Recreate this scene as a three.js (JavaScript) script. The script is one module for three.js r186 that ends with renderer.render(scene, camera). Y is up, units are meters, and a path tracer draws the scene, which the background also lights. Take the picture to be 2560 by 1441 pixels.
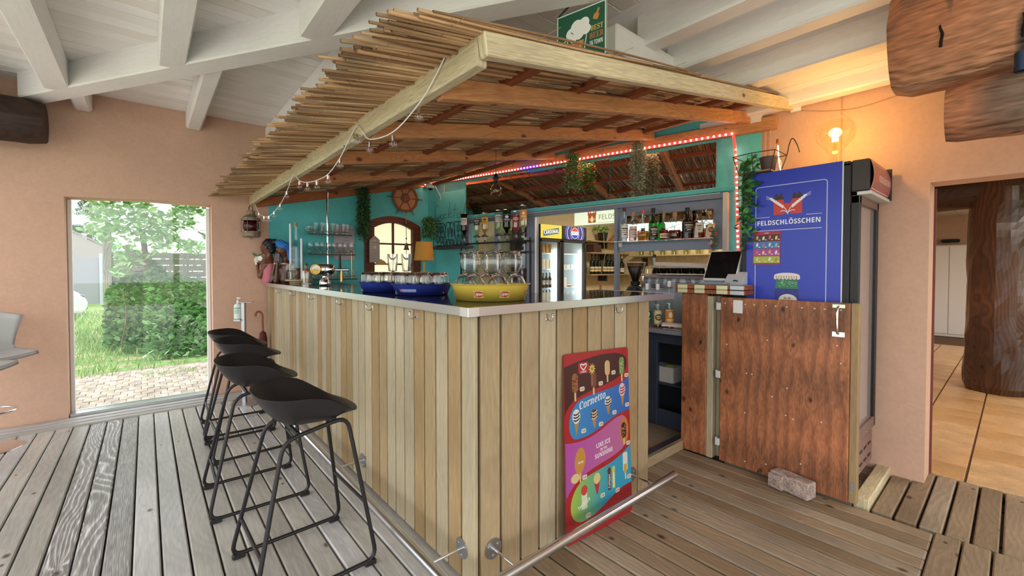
import * as THREE from 'three';
import { mergeGeometries, toCreasedNormals, mergeVertices } from 'three/addons/utils/BufferGeometryUtils.js';
import { MarchingCubes } from 'three/addons/objects/MarchingCubes.js';
import { RectAreaLightUniformsLib } from 'three/addons/lights/RectAreaLightUniformsLib.js';
RectAreaLightUniformsLib.init();

// ---------- camera, sky, exposure ----------
const scene = new THREE.Scene();
const FPX = 1076;
const camera = new THREE.PerspectiveCamera(2 * Math.atan(720.5 / FPX) * 180 / Math.PI, 2560 / 1441, 0.05, 300);
camera.setViewOffset(2560, 1441, 0, 28, 2560, 1441);
camera.position.set(0, 1.4, 0);
camera.rotation.order = 'YXZ';
camera.rotation.set(THREE.MathUtils.degToRad(-1.2), THREE.MathUtils.degToRad(-40.4), 0);
scene.add(camera);
scene.background = new THREE.Color().setRGB(0.95, 0.98, 1.0);
scene.backgroundIntensity = 1.0;
const renderer = new THREE.WebGLRenderer();
renderer.toneMapping = THREE.LinearToneMapping;
renderer.toneMappingExposure = 2.95;
renderer.shadowMap.enabled = true;

// ---------- helpers ----------
const V = (x, y, z) => new THREE.Vector3(x, y, z);
const PI = Math.PI, D2R = PI / 180;
function rng(seed) { let a = seed >>> 0; return () => { a = (a + 0x6D2B79F5) >>> 0; let t = a; t = Math.imul(t ^ (t >>> 15), t | 1); t ^= t + Math.imul(t ^ (t >>> 7), t | 61); return ((t ^ (t >>> 14)) >>> 0) / 4294967296; }; }
const R = rng(11);
const rr = (a, b, r = R) => a + (b - a) * r();
function hash(x, y, s) { let h = Math.imul(x, 374761393) ^ Math.imul(y, 668265263) ^ Math.imul(s, 974634541); h = Math.imul(h ^ (h >>> 13), 1274126177); return ((h ^ (h >>> 16)) >>> 0) / 4294967296; }
function vnoise(x, y, px, py, s) {           // value noise, periodic over px, py cells
  const xi = Math.floor(x), yi = Math.floor(y); let fx = x - xi, fy = y - yi; fx = fx * fx * (3 - 2 * fx); fy = fy * fy * (3 - 2 * fy);
  const m = (a, n) => ((a % n) + n) % n, x0 = m(xi, px), x1 = m(xi + 1, px), y0 = m(yi, py), y1 = m(yi + 1, py);
  const a = hash(x0, y0, s), b = hash(x1, y0, s), c = hash(x0, y1, s), d = hash(x1, y1, s);
  return a + (b - a) * fx + (c - a) * fy + (a - b - c + d) * fx * fy;
}
const mix = (a, b, t) => a + (b - a) * t, clamp = (v, a = 0, b = 1) => Math.min(b, Math.max(a, v));
function dataTex(w, h, fn, sx, sy, srgb = true) {   // covers sx by sy metres
  const d = new Uint8Array(w * h * 4);
  for (let j = 0; j < h; j++) for (let i = 0; i < w; i++) { const c = fn(i / w, j / h, i, j), o = (j * w + i) * 4; d[o] = clamp(c[0], 0, 255); d[o + 1] = clamp(c[1], 0, 255); d[o + 2] = clamp(c[2], 0, 255); d[o + 3] = 255; }
  const t = new THREE.DataTexture(d, w, h); t.wrapS = t.wrapT = THREE.RepeatWrapping; t.magFilter = THREE.LinearFilter; t.minFilter = THREE.LinearMipmapLinearFilter; t.generateMipmaps = true;
  if (srgb) t.colorSpace = THREE.SRGBColorSpace; t.repeat.set(1 / sx, 1 / sy); t.needsUpdate = true; return t;
}
// wood: u along the grain, v across. c0 = early wood, c1 = late wood
function woodTex(seed, o) {
  const { w = 1024, h = 256, len = 2.4, wid = 0.5, rings = 26, c0, c1, contrast = 1, knots = 5, fibre = 0.10, blot = 0.12, warp = 1.6, sharp = 1, wob = 1.1 } = o;
  const r = rng(seed * 77 + 5), ks = [];
  for (let i = 0; i < knots; i++) ks.push([r(), r(), rr(0.008, 0.018, r), r() < 0.5]);
  return dataTex(w, h, (u, v) => {
    let t = v * rings + warp * (vnoise(u * 5, v * 3, 5, 3, seed) - 0.5) * 3 + (vnoise(u * 18, v * 8, 18, 8, seed + 1) - 0.5) * wob, dark = 0;
    for (const [ku, kv, kr] of ks) {
      let du = Math.abs(u - ku); du = Math.min(du, 1 - du) * len; let dv = v - kv; if (dv > 0.5) dv -= 1; if (dv < -0.5) dv += 1; dv *= wid;
      const q = Math.sqrt(du * du * 0.16 + dv * dv) / kr; t += 5.5 * Math.exp(-q * 0.55) * (dv > 0 ? 1 : -1) * Math.min(1, Math.abs(dv) / kr); const q2 = Math.sqrt(du * du * 0.4 + dv * dv) / kr;
      dark = Math.max(dark, clamp(1.25 - q2) * 1.3);
    }
    let ring = t - Math.floor(t); ring = ring < 0.72 ? Math.pow(ring / 0.72, 1.6 * sharp) : 1 - (ring - 0.72) / 0.28;
    const fb = vnoise(u * 60, v * 128, 60, 128, seed + 2) - 0.5 + 0.6 * (vnoise(u * 24, v * 256, 24, 256, seed + 3) - 0.5), bl = vnoise(u * 7, v * 2, 7, 2, seed + 4) - 0.5;
    const k = clamp(ring * 0.75 * contrast + fb * 0.35 * contrast), g = 1 + fb * fibre * 2 + bl * blot * 2 - dark * 0.45;
    return [mix(c0[0], c1[0], k) * g, mix(c0[1], c1[1], k) * g * (1 - dark * 0.1), mix(c0[2], c1[2], k) * g * (1 - dark * 0.15)];
  }, len, wid);
}
function plasterTex(seed, base, amp, size = 2, n = 512) {
  return dataTex(n, n, (u, v) => { const a = vnoise(u * 128, v * 128, 128, 128, seed) - 0.5, b = vnoise(u * 32, v * 32, 32, 32, seed + 1) - 0.5, c = vnoise(u * 5, v * 5, 5, 5, seed + 2) - 0.5; const g = 1 + amp * (a * 0.9 + b * 0.6 + c * 0.9); return base.map((x) => x * g); }, size, size);
}
function bumpTex(seed, fx, fy, size, n = 256) { return dataTex(n, n, (u, v) => { const a = vnoise(u * fx, v * fy, fx, fy, seed) * 0.6 + vnoise(u * fx * 2, v * fy * 2, fx * 2, fy * 2, seed + 1) * 0.4; return [a * 255, a * 255, a * 255]; }, size, size, false); }
function canvasTex(w, h, draw) { const c = document.createElement('canvas'); c.width = w; c.height = h; const x = c.getContext('2d'); draw(x, w, h); const t = new THREE.CanvasTexture(c); t.colorSpace = THREE.SRGBColorSpace; t.anisotropy = 4; return t; }
const mat = (color, roughness = 0.6, metalness = 0, extra = {}) => new THREE.MeshStandardMaterial({ color, roughness, metalness, ...extra });
const tmat = (map, roughness = 0.6, extra = {}) => new THREE.MeshStandardMaterial({ map, roughness, ...extra });
const glassM = (color = 0xffffff, extra = {}) => new THREE.MeshPhysicalMaterial({ color, roughness: 0.02, transmission: 1, thickness: 0, ior: 1.5, ...extra });

// geometry
function prep(g) { if (g.index) g = g.toNonIndexed(); for (const k of Object.keys(g.attributes)) if (!['position', 'normal', 'uv'].includes(k)) g.deleteAttribute(k); if (!g.attributes.normal) g.computeVertexNormals(); if (!g.attributes.uv) g.setAttribute('uv', new THREE.BufferAttribute(new Float32Array(g.attributes.position.count * 2), 2)); return g; }
const merge = (...gs) => mergeGeometries(gs.flat(3).filter(Boolean).map(prep));
function at(g, x = 0, y = 0, z = 0, rx = 0, ry = 0, rz = 0, s) { g = g.clone(); if (s) Array.isArray(s) ? g.scale(...s) : g.scale(s, s, s); if (rx) g.rotateX(rx); if (ry) g.rotateY(ry); if (rz) g.rotateZ(rz); return g.translate(x, y, z); }
// chamfered box centred at 0, uv in metres with u along the grain axis
function cbox(w, h, d, c = 0.003, grain, uo = 0, vo = 0) {
  const H = [w / 2, h / 2, d / 2]; c = Math.min(c, H[0] * 0.45, H[1] * 0.45, H[2] * 0.45);
  if (grain === undefined) grain = w >= h && w >= d ? 0 : h >= d ? 1 : 2;
  const P = [], U = [], p3 = (sx, sy, sz, k) => [sx * (H[0] - (k === 0 ? 0 : c)), sy * (H[1] - (k === 1 ? 0 : c)), sz * (H[2] - (k === 2 ? 0 : c))];
  const tri = (a, b, cc, ax) => {
    const e1 = [b[0] - a[0], b[1] - a[1], b[2] - a[2]], e2 = [cc[0] - a[0], cc[1] - a[1], cc[2] - a[2]];
    const n = [e1[1] * e2[2] - e1[2] * e2[1], e1[2] * e2[0] - e1[0] * e2[2], e1[0] * e2[1] - e1[1] * e2[0]], m = [(a[0] + b[0] + cc[0]), (a[1] + b[1] + cc[1]), (a[2] + b[2] + cc[2])];
    if (n[0] * m[0] + n[1] * m[1] + n[2] * m[2] < 0) [b, cc] = [cc, b];
    const o = [0, 1, 2].filter((q) => q !== ax), ug = o.includes(grain) ? grain : o[0], vg = o.find((q) => q !== ug);
    for (const q of [a, b, cc]) { P.push(...q); U.push(q[ug] + uo, q[vg] + vo + (ax === vg ? 0 : 0.13 * ax)); }
  };
  const S = [-1, 1];
  for (let ax = 0; ax < 3; ax++) for (const s of S) {
    const o = [0, 1, 2].filter((q) => q !== ax), q = (i, j) => { const v = [0, 0, 0]; v[ax] = s; v[o[0]] = i; v[o[1]] = j; return p3(...v, ax); };
    tri(q(-1, -1), q(1, -1), q(1, 1), ax); tri(q(-1, -1), q(1, 1), q(-1, 1), ax);
  }
  if (c > 0.0004) {
    for (let ax = 0; ax < 3; ax++) { const o = [0, 1, 2].filter((q) => q !== ax); for (const s of S) for (const t of S) { const q = (e, k) => { const v = [0, 0, 0]; v[ax] = e; v[o[0]] = s; v[o[1]] = t; return p3(...v, k); }; tri(q(-1, o[0]), q(1, o[0]), q(1, o[1]), o[0]); tri(q(-1, o[0]), q(1, o[1]), q(-1, o[1]), o[0]); } }
    for (const a of S) for (const b of S) for (const e of S) tri(p3(a, b, e, 0), p3(a, b, e, 1), p3(a, b, e, 2), 0);
  }
  const g = new THREE.BufferGeometry(); g.setAttribute('position', new THREE.Float32BufferAttribute(P, 3)); g.setAttribute('uv', new THREE.Float32BufferAttribute(U, 2)); g.computeVertexNormals(); return g;
}
const cyl = (r1, r2, h, n = 16, open = false) => prep(new THREE.CylinderGeometry(r1, r2, h, n, 1, open));
const sph = (r, a = 14, b = 10) => prep(new THREE.SphereGeometry(r, a, b));
const tor = (r, t, a = 8, b = 24, arc = PI * 2) => prep(new THREE.TorusGeometry(r, t, a, b, arc));
const lathe = (pts, n = 24) => prep(new THREE.LatheGeometry(pts.map(([x, y]) => new THREE.Vector2(x, y)), n));
function tube(pts, r, seg = 40, rad = 8, closed = false, tension = 0.5, type = 'catmullrom') { const c = new THREE.CatmullRomCurve3(pts.map((p) => V(...p)), closed, type, tension); return prep(new THREE.TubeGeometry(c, seg, r, rad, closed)); }
function pipe(pts, r, rb = 0.05, rad = 8, closed = false) {   // straight runs with rounded bends, capped
  const p = pts.map((q) => V(...q)), path = new THREE.CurvePath(), n = p.length, arr = []; let last = null;
  for (let i = 0; i < n; i++) {
    if (!closed && (i === 0 || i === n - 1)) { arr.push([p[i]]); continue; }
    const a = p[(i + n - 1) % n], b = p[i], c = p[(i + 1) % n], d1 = a.clone().sub(b), d2 = c.clone().sub(b), k = Math.min(rb, d1.length() * 0.45, d2.length() * 0.45);
    arr.push([b.clone().add(d1.setLength(k)), b, b.clone().add(d2.setLength(k))]);
  }
  const out = []; for (const e of arr) { if (e.length === 1) out.push(e[0]); else for (let k = 0; k <= 5; k++) { const t = k / 5; out.push(e[0].clone().multiplyScalar((1 - t) * (1 - t)).addScaledVector(e[1], 2 * t * (1 - t)).addScaledVector(e[2], t * t)); } }
  if (closed) out.push(out[0].clone());
  const pos = [], nor = [], uv = []; let up = V(0.31, 0.83, 0.47), fr = [], L = 0;
  for (let i = 0; i < out.length; i++) {
    const t = out[Math.min(i + 1, out.length - 1)].clone().sub(out[Math.max(i - 1, 0)]).normalize(); if (closed && (i === 0 || i === out.length - 1)) t.copy(out[1]).sub(out[out.length - 2]).normalize();
    up = up.clone().addScaledVector(t, -up.dot(t)).normalize(); if (i) L += out[i].distanceTo(out[i - 1]); fr.push([out[i], up, t.clone().cross(up), L]);
  }
  if (closed) { fr[fr.length - 1] = [fr[0][0], fr[0][1], fr[0][2], L]; }
  const vx = (i, j) => { const [o, u, w] = fr[i], a = (j / rad) * PI * 2, nn = u.clone().multiplyScalar(Math.cos(a)).addScaledVector(w, Math.sin(a)); return [o.clone().addScaledVector(nn, r), nn, [fr[i][3], (j / rad) * r * 6]]; };
  const put = (v, n0) => { pos.push(v[0].x, v[0].y, v[0].z); const q = n0 || v[1]; nor.push(q.x, q.y, q.z); uv.push(...v[2]); };
  for (let i = 0; i + 1 < fr.length; i++) for (let j = 0; j < rad; j++) { const a = vx(i, j), b = vx(i + 1, j), c = vx(i + 1, j + 1), d = vx(i, j + 1); put(a); put(d); put(b); put(b); put(d); put(c); }
  if (!closed) for (const e of [0, fr.length - 1]) { const t = fr[e][1].clone().cross(fr[e][2]).multiplyScalar(e ? 1 : -1).negate(); for (let j = 0; j < rad; j++) { const a = vx(e, j), b = vx(e, j + 1), o = [fr[e][0], t, [0, 0]]; put(o, t); put(e ? b : a, t); put(e ? a : b, t); } }
  const g = new THREE.BufferGeometry(); g.setAttribute('position', new THREE.Float32BufferAttribute(pos, 3)); g.setAttribute('normal', new THREE.Float32BufferAttribute(nor, 3)); g.setAttribute('uv', new THREE.Float32BufferAttribute(uv, 2)); return g;
}
function shp(pts) { const s = new THREE.Shape(); pts.forEach((p, i) => (i ? s.lineTo(p[0], p[1]) : s.moveTo(p[0], p[1]))); return s; }
function extr(shape, depth, bevel = 0, seg = 10) { const g = new THREE.ExtrudeGeometry(shape, { depth, bevelEnabled: bevel > 0, bevelThickness: bevel, bevelSize: bevel, bevelOffset: -bevel, bevelSegments: 2, curveSegments: seg }); return prep(g); }
function rrect(w, h, r, cx = 0, cy = 0) { const s = new THREE.Shape(), x = cx - w / 2, y = cy - h / 2; s.moveTo(x + r, y); s.lineTo(x + w - r, y); s.quadraticCurveTo(x + w, y, x + w, y + r); s.lineTo(x + w, y + h - r); s.quadraticCurveTo(x + w, y + h, x + w - r, y + h); s.lineTo(x + r, y + h); s.quadraticCurveTo(x, y + h, x, y + h - r); s.lineTo(x, y + r); s.quadraticCurveTo(x, y, x + r, y); return s; }
// flat quad facing +z with uv 0..1 (for prints)
const quad = (w, h) => prep(new THREE.PlaneGeometry(w, h));
// box from a to b points (a beam)
function beamGeo(a, b, w, h, c = 0.003, uo = 0) { const A = V(...a), B = V(...b), d = B.clone().sub(A), g = cbox(d.length(), h, w, c, 0, uo, uo * 0.37); const m = new THREE.Matrix4(), x = d.clone().normalize(), z = x.clone().cross(V(0, 1, 0)).normalize(), y = z.clone().cross(x); m.makeBasis(x, y, z).setPosition(A.add(B).multiplyScalar(0.5)); return g.applyMatrix4(m); }

// scene graph
const used = {};
function numbered(n) { if (used[n] === undefined) { used[n] = 0; return n; } used[n]++; return n + '_' + String(used[n]).padStart(3, '0'); }
function shade(o) { o.traverse((m) => { if (m.isMesh) { m.castShadow = true; m.receiveShadow = true; } }); return o; }
function thing(name, label, category, p = [0, 0, 0], ry = 0, group) { const g = new THREE.Group(); g.name = numbered(name); g.position.set(...p); g.rotation.y = ry; g.userData = { label, category }; if (group) g.userData.group = group; scene.add(g); return g; }
function part(parent, name, geo, m, p, r, label) { const o = new THREE.Mesh(geo, m); o.name = name; if (p) o.position.set(...p); if (r) o.rotation.set(...r); if (label) o.userData.label = label; o.castShadow = o.receiveShadow = true; parent.add(o); return o; }
function solo(name, label, category, geo, m, p = [0, 0, 0], ry = 0, group) { const o = new THREE.Mesh(geo, m); o.name = numbered(name); o.position.set(...p); o.rotation.y = ry; o.userData = { label, category }; if (group) o.userData.group = group; o.castShadow = o.receiveShadow = true; scene.add(o); return o; }
function struct(name, geo, m, p = [0, 0, 0], ry = 0) { const o = geo ? new THREE.Mesh(geo, m) : new THREE.Group(); o.name = numbered(name); o.position.set(...p); o.rotation.y = ry; o.userData = { kind: 'structure' }; o.castShadow = o.receiveShadow = true; scene.add(o); return o; }
function dup(o, p, ry, label, group) { const c = o.clone(); c.name = numbered(o.name.replace(/_\d{3}$/, '')); c.userData = { ...o.userData }; if (label) c.userData.label = label; if (group) c.userData.group = group; c.position.set(...p); if (ry !== undefined) c.rotation.y = ry; scene.add(c); return c; }
// leaves or blades as one instanced part
function scatter(parent, name, geo, m, list, colors) {   // list of [x,y,z, rx,ry,rz, s]
  const im = new THREE.InstancedMesh(geo, m, list.length), o = new THREE.Object3D(), c = new THREE.Color();
  list.forEach((l, i) => { o.position.set(l[0], l[1], l[2]); o.rotation.set(l[3], l[4], l[5]); o.scale.setScalar(l[6]); o.updateMatrix(); im.setMatrixAt(i, o.matrix); if (colors) { c.set(colors[Math.floor(hash(i, 7, 3) * colors.length)]); c.multiplyScalar(0.8 + 0.4 * hash(i, 5, 9)); im.setColorAt(i, c); } });
  im.name = name; im.userData.kind = 'stuff'; im.castShadow = im.receiveShadow = true; parent.add(im); return im;
}
function leafGeo(l = 1, w = 0.5, fold = 0.15, curl = 0.2) { // small folded leaf along +y
  const p = [[0, 0, 0], [w * 0.5, l * 0.4, fold * w], [0, l * 0.45, 0], [-w * 0.5, l * 0.4, fold * w], [0, l, curl * l]], t = [[0, 1, 2], [0, 2, 3], [2, 1, 4], [3, 2, 4]], P = [], U = [];
  for (const f of t) for (const i of f) { P.push(...p[i]); U.push(p[i][0], p[i][1]); }
  const g = new THREE.BufferGeometry(); g.setAttribute('position', new THREE.Float32BufferAttribute(P, 3)); g.setAttribute('uv', new THREE.Float32BufferAttribute(U, 2)); g.computeVertexNormals(); return g;
}
// back-wall frame: s metres from its right end, y up, o metres in front
const BW0 = [3.825, 0, -1.367], BWR = -81.04 * D2R, BWL = [-0.15568, -0.98781];
const bw = (s, y, o = 0) => [BW0[0] + BWL[0] * s - 0.98781 * o, y, BW0[2] + BWL[1] * s + 0.15568 * o];

// ---------- shared materials ----------
const T = {
  pine: woodTex(3, { c0: [182, 167, 138], c1: [154, 133, 101], contrast: 0.3, fibre: 0.05, knots: 1, rings: 12, blot: 0.05 }),
  pine2: woodTex(8, { c0: [174, 152, 118], c1: [146, 117, 82], contrast: 0.32, fibre: 0.05, knots: 1, rings: 9, blot: 0.06 }),
  yellow: woodTex(21, { c0: [216, 202, 166], c1: [190, 168, 126], contrast: 0.5, knots: 6, rings: 10, blot: 0.05, wid: 0.3 }),
  stain: woodTex(31, { c0: [206, 150, 100], c1: [168, 108, 64], contrast: 0.6, knots: 8, rings: 9, wid: 0.3, blot: 0.08 }),
  deck: woodTex(41, { c0: [194, 192, 191], c1: [162, 158, 155], contrast: 0.4, fibre: 0.06, knots: 9, rings: 22, w: 1024, h: 512, len: 3, wid: 0.8, blot: 0.10 }),
  deck2: woodTex(47, { c0: [162, 147, 127], c1: [128, 110, 90], contrast: 0.5, fibre: 0.07, knots: 12, rings: 26, w: 1024, h: 512, len: 2.4, wid: 0.8, blot: 0.12 }),
  brown: woodTex(53, { c0: [174, 110, 72], c1: [110, 64, 42], contrast: 0.7, knots: 9, rings: 13, w: 1024, h: 1024, len: 1.3, wid: 0.85, blot: 0.2, warp: 0.22, wob: 0.2, fibre: 0.16 }),
  whitewood: woodTex(61, { c0: [249, 247, 244], c1: [243, 240, 236], contrast: 0.4, knots: 0, rings: 8, blot: 0.02, fibre: 0.015 }),
  log: woodTex(71, { c0: [92, 62, 44], c1: [48, 32, 24], contrast: 0.9, knots: 5, rings: 14, blot: 0.25, wid: 0.7 }),
  logpale: woodTex(73, { c0: [186, 138, 104], c1: [110, 72, 52], contrast: 0.8, knots: 5, rings: 10, blot: 0.3, wid: 0.9 }),
  grey: woodTex(83, { c0: [176, 170, 160], c1: [128, 120, 110], contrast: 0.8, knots: 4, rings: 18, blot: 0.12 }),
  salmon: plasterTex(5, [214, 174, 150], 0.04),
  teal: plasterTex(9, [98, 204, 206], 0.05),
};
const M = {
  pineA: tmat(T.pine, 0.62), pineB: tmat(T.pine2, 0.62), pineC: tmat(T.pine, 0.62, { color: 0xf2e6d2 }), pineD: tmat(T.pine2, 0.62, { color: 0xf6ecd8 }),
  yellow: tmat(T.yellow, 0.6), stain: tmat(T.stain, 0.6), stain2: tmat(T.stain, 0.6, { color: 0xd8b8a0 }), batten: tmat(T.stain, 0.65, { color: 0xb89078 }),
  deck: [0xffffff, 0xf2efe8, 0xe9e6de, 0xfaf5ec].map((c) => tmat(T.deck, 0.38, { color: c })),
  deck2: [0xffffff, 0xefe6da, 0xe2d6c6, 0xf6efe2].map((c) => tmat(T.deck2, 0.55, { color: c })),
  brown: tmat(T.brown, 0.5), white: tmat(T.whitewood, 0.55), log: tmat(T.log, 0.6), logpale: tmat(T.logpale, 0.65), greywood: tmat(T.grey, 0.8),
  salmon: tmat(T.salmon, 0.9), teal: tmat(T.teal, 0.8),
  steel: mat(0xcfd2d6, 0.28, 1), chrome: mat(0xe4e6e8, 0.09, 1), brushed: mat(0xb9bcc0, 0.38, 1), black: mat(0x1c1a1b, 0.5), blackm: mat(0x221f20, 0.42, 0.2), dark: mat(0x2b2a2c, 0.6),
  whitep: mat(0xf0efec, 0.5), offwhite: mat(0xe6e2d8, 0.6), blueGrey: mat(0x8b93a8, 0.55), navy: mat(0x3a4458, 0.5), plug: mat(0xd9d9d4, 0.45), mirror: mat(0xd2cfc8, 0.015, 1),
  glass: glassM(), drink: glassM(0xffffff, { thickness: 0.002, ior: 1.45, roughness: 0.0 }), brass: mat(0xc9a24e, 0.3, 1), gold: mat(0xd8a848, 0.4), cork: mat(0xb98a5a, 0.8), paper: mat(0xeeeae6, 0.8), red: mat(0xb02a2e, 0.5), rope: mat(0xc9b28a, 0.9), leafD: new THREE.MeshPhysicalMaterial({ color: 0xffffff, roughness: 0.85, transmission: 0.3, thickness: 0, side: THREE.DoubleSide }),
};
// ================= THE SETTING =================
const LZ = -5.6, RX = 3.825, CEIL = 3.01;
{ // floor of deck planks
  const floor = struct('floor', null);
  const base = part(floor, 'deck_base', merge(at(cbox(3.5, 0.06, 8.0, 0), -0.66, -0.11, -1.58), at(cbox(2.98, 0.06, 4.3, 0), 2.57, -0.11, 0.27)), M.greywood);
  const worn = tmat(woodTex(97, { c0: [134, 128, 126], c1: [222, 221, 223], contrast: 1.25, knots: 4, rings: 17, w: 1024, h: 512, len: 3.2, wid: 0.55, blot: 0.05, warp: 2.6, sharp: 2.2 }), 0.4);
  const worn2 = tmat(woodTex(98, { c0: [142, 138, 136], c1: [200, 199, 199], contrast: 0.8, knots: 2, rings: 60, w: 1024, h: 512, len: 3.2, wid: 0.55, blot: 0.06, warp: 1.2 }), 0.42);
  let k = 0; const pr = rng(5), gcache = {};
  const plank = (x0, x1, z0, z1, m, y = 0, along = 'z', par = floor) => {
    const w = Math.abs(x1 - x0), d = Math.abs(z1 - z0), v = Math.floor(pr() * 6), key = [w.toFixed(3), d.toFixed(3), v].join();
    const g = gcache[key] || (gcache[key] = cbox(w, 0.06, d, 0.006, along === 'z' ? 2 : 0, v * 0.83, v * 0.29)); k++;
    part(par, 'plank', g, m, [(x0 + x1) / 2, y - 0.03 + (pr() - 0.5) * 0.004, (z0 + z1) / 2]);
  };
  const gap = 0.008, P = 0.1085;
  for (let i = -25; i < 7; i++) { // left of the bar, running towards the glazed opening
    const x0 = 0.366 + i * P, m = i === -7 || i === -6 ? worn : i === -5 ? worn2 : M.deck[Math.floor(pr() * 4)];
    plank(x0 + gap / 2, x0 + P - gap / 2, -5.36, 0.9, m);
    if (x0 < 0.9) plank(x0 + gap / 2, x0 + P - gap / 2, 0.91, 2.4, M.deck[Math.floor(pr() * 4)]);
  }
  for (let i = 0; i < 20; i++) { // right of the bar
    const x1 = 3.095 + 0.05 - i * 0.1045, x0 = x1 - 0.1045; if (x0 < 1.1) break;
    plank(x0 + 0.0045, x1 - 0.0045, i < 12 ? -1.9 : -1.9, -0.268, M.deck2[Math.floor(pr() * 4)]);
  }
  for (let i = 0; i < 40; i++) { // near boards running to the doorway
    const z0 = -0.262 + i * 0.104; if (z0 > 2.3) break; plank(1.13, 3.172, z0, z0 + 0.096, M.deck2[Math.floor(pr() * 4)], 0, 'x');
  }
  for (let i = 0; i < 45; i++) { const z0 = -0.532 + i * 0.1; if (z0 > 2.3) break; plank(3.18, 4.06, z0 + 0.005, z0 + 0.093, M.deck2[Math.floor(pr() * 4)], 0, 'x'); }
  // fine boards under the drinks fridge
  for (let i = 0; i < 11; i++) plank(3.18 + i * 0.062, 3.18 + i * 0.062 + 0.058, -1.36, -0.62, M.deck2[i % 4], 0.012);
  part(floor, 'edge_board', cbox(0.66, 0.09, 0.075, 0.006), M.yellow, [3.51, 0.0, -0.575]);
  // strips along the glazed opening
  for (let i = 0; i < 3; i++) part(floor, 'threshold_strip', cbox(3.45, 0.05, 0.07, 0.004), i < 1 ? M.deck[1] : M.deck[0], [-0.68, -0.012 + i * 0.008, -5.395 - i * 0.075]);
  part(floor, 'bar_floor', cbox(2.9, 0.12, 3.95, 0.004, 2), M.deck2[0], [2.62, 0.0, -3.66]);
}
// door sill strip into the bar
{ const g = thing('bar_threshold', 'aluminium edged wooden step at the gap between bar end and brown panel', 'threshold', [2.82, 0, -1.675]);
  part(g, 'step_board', cbox(0.66, 0.07, 0.05, 0.003), M.pineB, [0, 0.035, 0]); part(g, 'metal_edge', cbox(0.66, 0.022, 0.06, 0.003), M.steel, [0, 0.08, -0.005]); }

// left wall with the glazed opening, arched bar window
const SALM = M.salmon;
{ const h = (x0, x1, y0, y1) => { const p = new THREE.Path(); p.moveTo(x0, y0); p.lineTo(x1, y0); p.lineTo(x1, y1); p.lineTo(x0, y1); p.closePath(); return p; };
  const s = shp([[-2.46, -0.12], [-0.555, -0.12], [-0.555, 2.045], [0.0, 2.075], [0.545, 2.07], [0.545, -0.12], [1.085, -0.12], [1.085, 3.2], [-2.46, 3.2]]);
  struct('wall_left', extr(s, 0.24), SALM, [0, 0, LZ - 0.24]);
  const t = shp([[1.085, -0.12], [3.4, -0.12], [3.4, 3.2], [1.085, 3.2]]), p = new THREE.Path();
  p.moveTo(2.22, 0.95); p.lineTo(3.0, 0.95); p.lineTo(3.0, 1.99); p.quadraticCurveTo(2.61, 2.22, 2.22, 1.99); p.closePath(); t.holes.push(p);
  struct('wall_bar_left', extr(t, 0.24), M.teal, [0, 0, LZ - 0.24]);
  // aluminium sill and frame of the opening
  const d = struct('door_1', null);
  part(d, 'sill', merge(at(cbox(1.1, 0.035, 0.06, 0.004), 0, 0.03, LZ - 0.06), at(cbox(1.1, 0.02, 0.05, 0.003), 0, 0.035, LZ - 0.13), at(cbox(1.1, 0.05, 0.04, 0.004), 0, 0.02, LZ - 0.19)), M.steel);
  part(d, 'frame', merge(at(cbox(0.03, 2.02, 0.05, 0.004), -0.538, 1.03, LZ - 0.18), at(cbox(0.035, 2.04, 0.05, 0.004), 0.525, 1.03, LZ - 0.18)), M.whitep);
  part(d, 'pane', cbox(1.04, 1.99, 0.006, 0), M.glass, [-0.007, 1.045, LZ - 0.18]);
}
{ // arched brown window behind the bar
  const w = struct('window_1', null), o = new THREE.Shape(); o.moveTo(2.2, 0.93); o.lineTo(3.02, 0.93); o.lineTo(3.02, 1.985); o.quadraticCurveTo(2.61, 2.235, 2.2, 1.985); o.closePath();
  const i = new THREE.Path(); i.moveTo(2.335, 1.0); i.lineTo(2.335, 1.94); i.quadraticCurveTo(2.62, 2.1, 2.9, 1.94); i.lineTo(2.9, 1.0); i.closePath(); o.holes.push(i);
  const wm = tmat(T.brown, 0.5, { color: 0xb09488 }); part(w, 'frame', extr(o, 0.07, 0.006), wm, [0, 0, LZ - 0.05]);
  part(w, 'muntin', cbox(0.028, 1.1, 0.03, 0.003), wm, [2.62, 1.5, LZ - 0.03]); for (const y of [1.45, 1.73]) part(w, 'muntin', cbox(0.58, 0.022, 0.028, 0.003), wm, [2.618, y, LZ - 0.032]);
  const fb = bumpTex(77, 40, 40, 0.4), fm = new THREE.MeshPhysicalMaterial({ color: 0xece4d0, roughness: 0.55, transmission: 0.92, thickness: 0, bumpMap: fb, bumpScale: 0.004 });
  for (const [x0, x1] of [[2.33, 2.607], [2.633, 2.905]]) for (const [y0, y1] of [[0.99, 1.44], [1.46, 1.72], [1.74, 2.03]]) part(w, 'pane', cbox(x1 - x0, y1 - y0, 0.005, 0), fm, [(x0 + x1) / 2, (y0 + y1) / 2, LZ - 0.04]);
}
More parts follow.
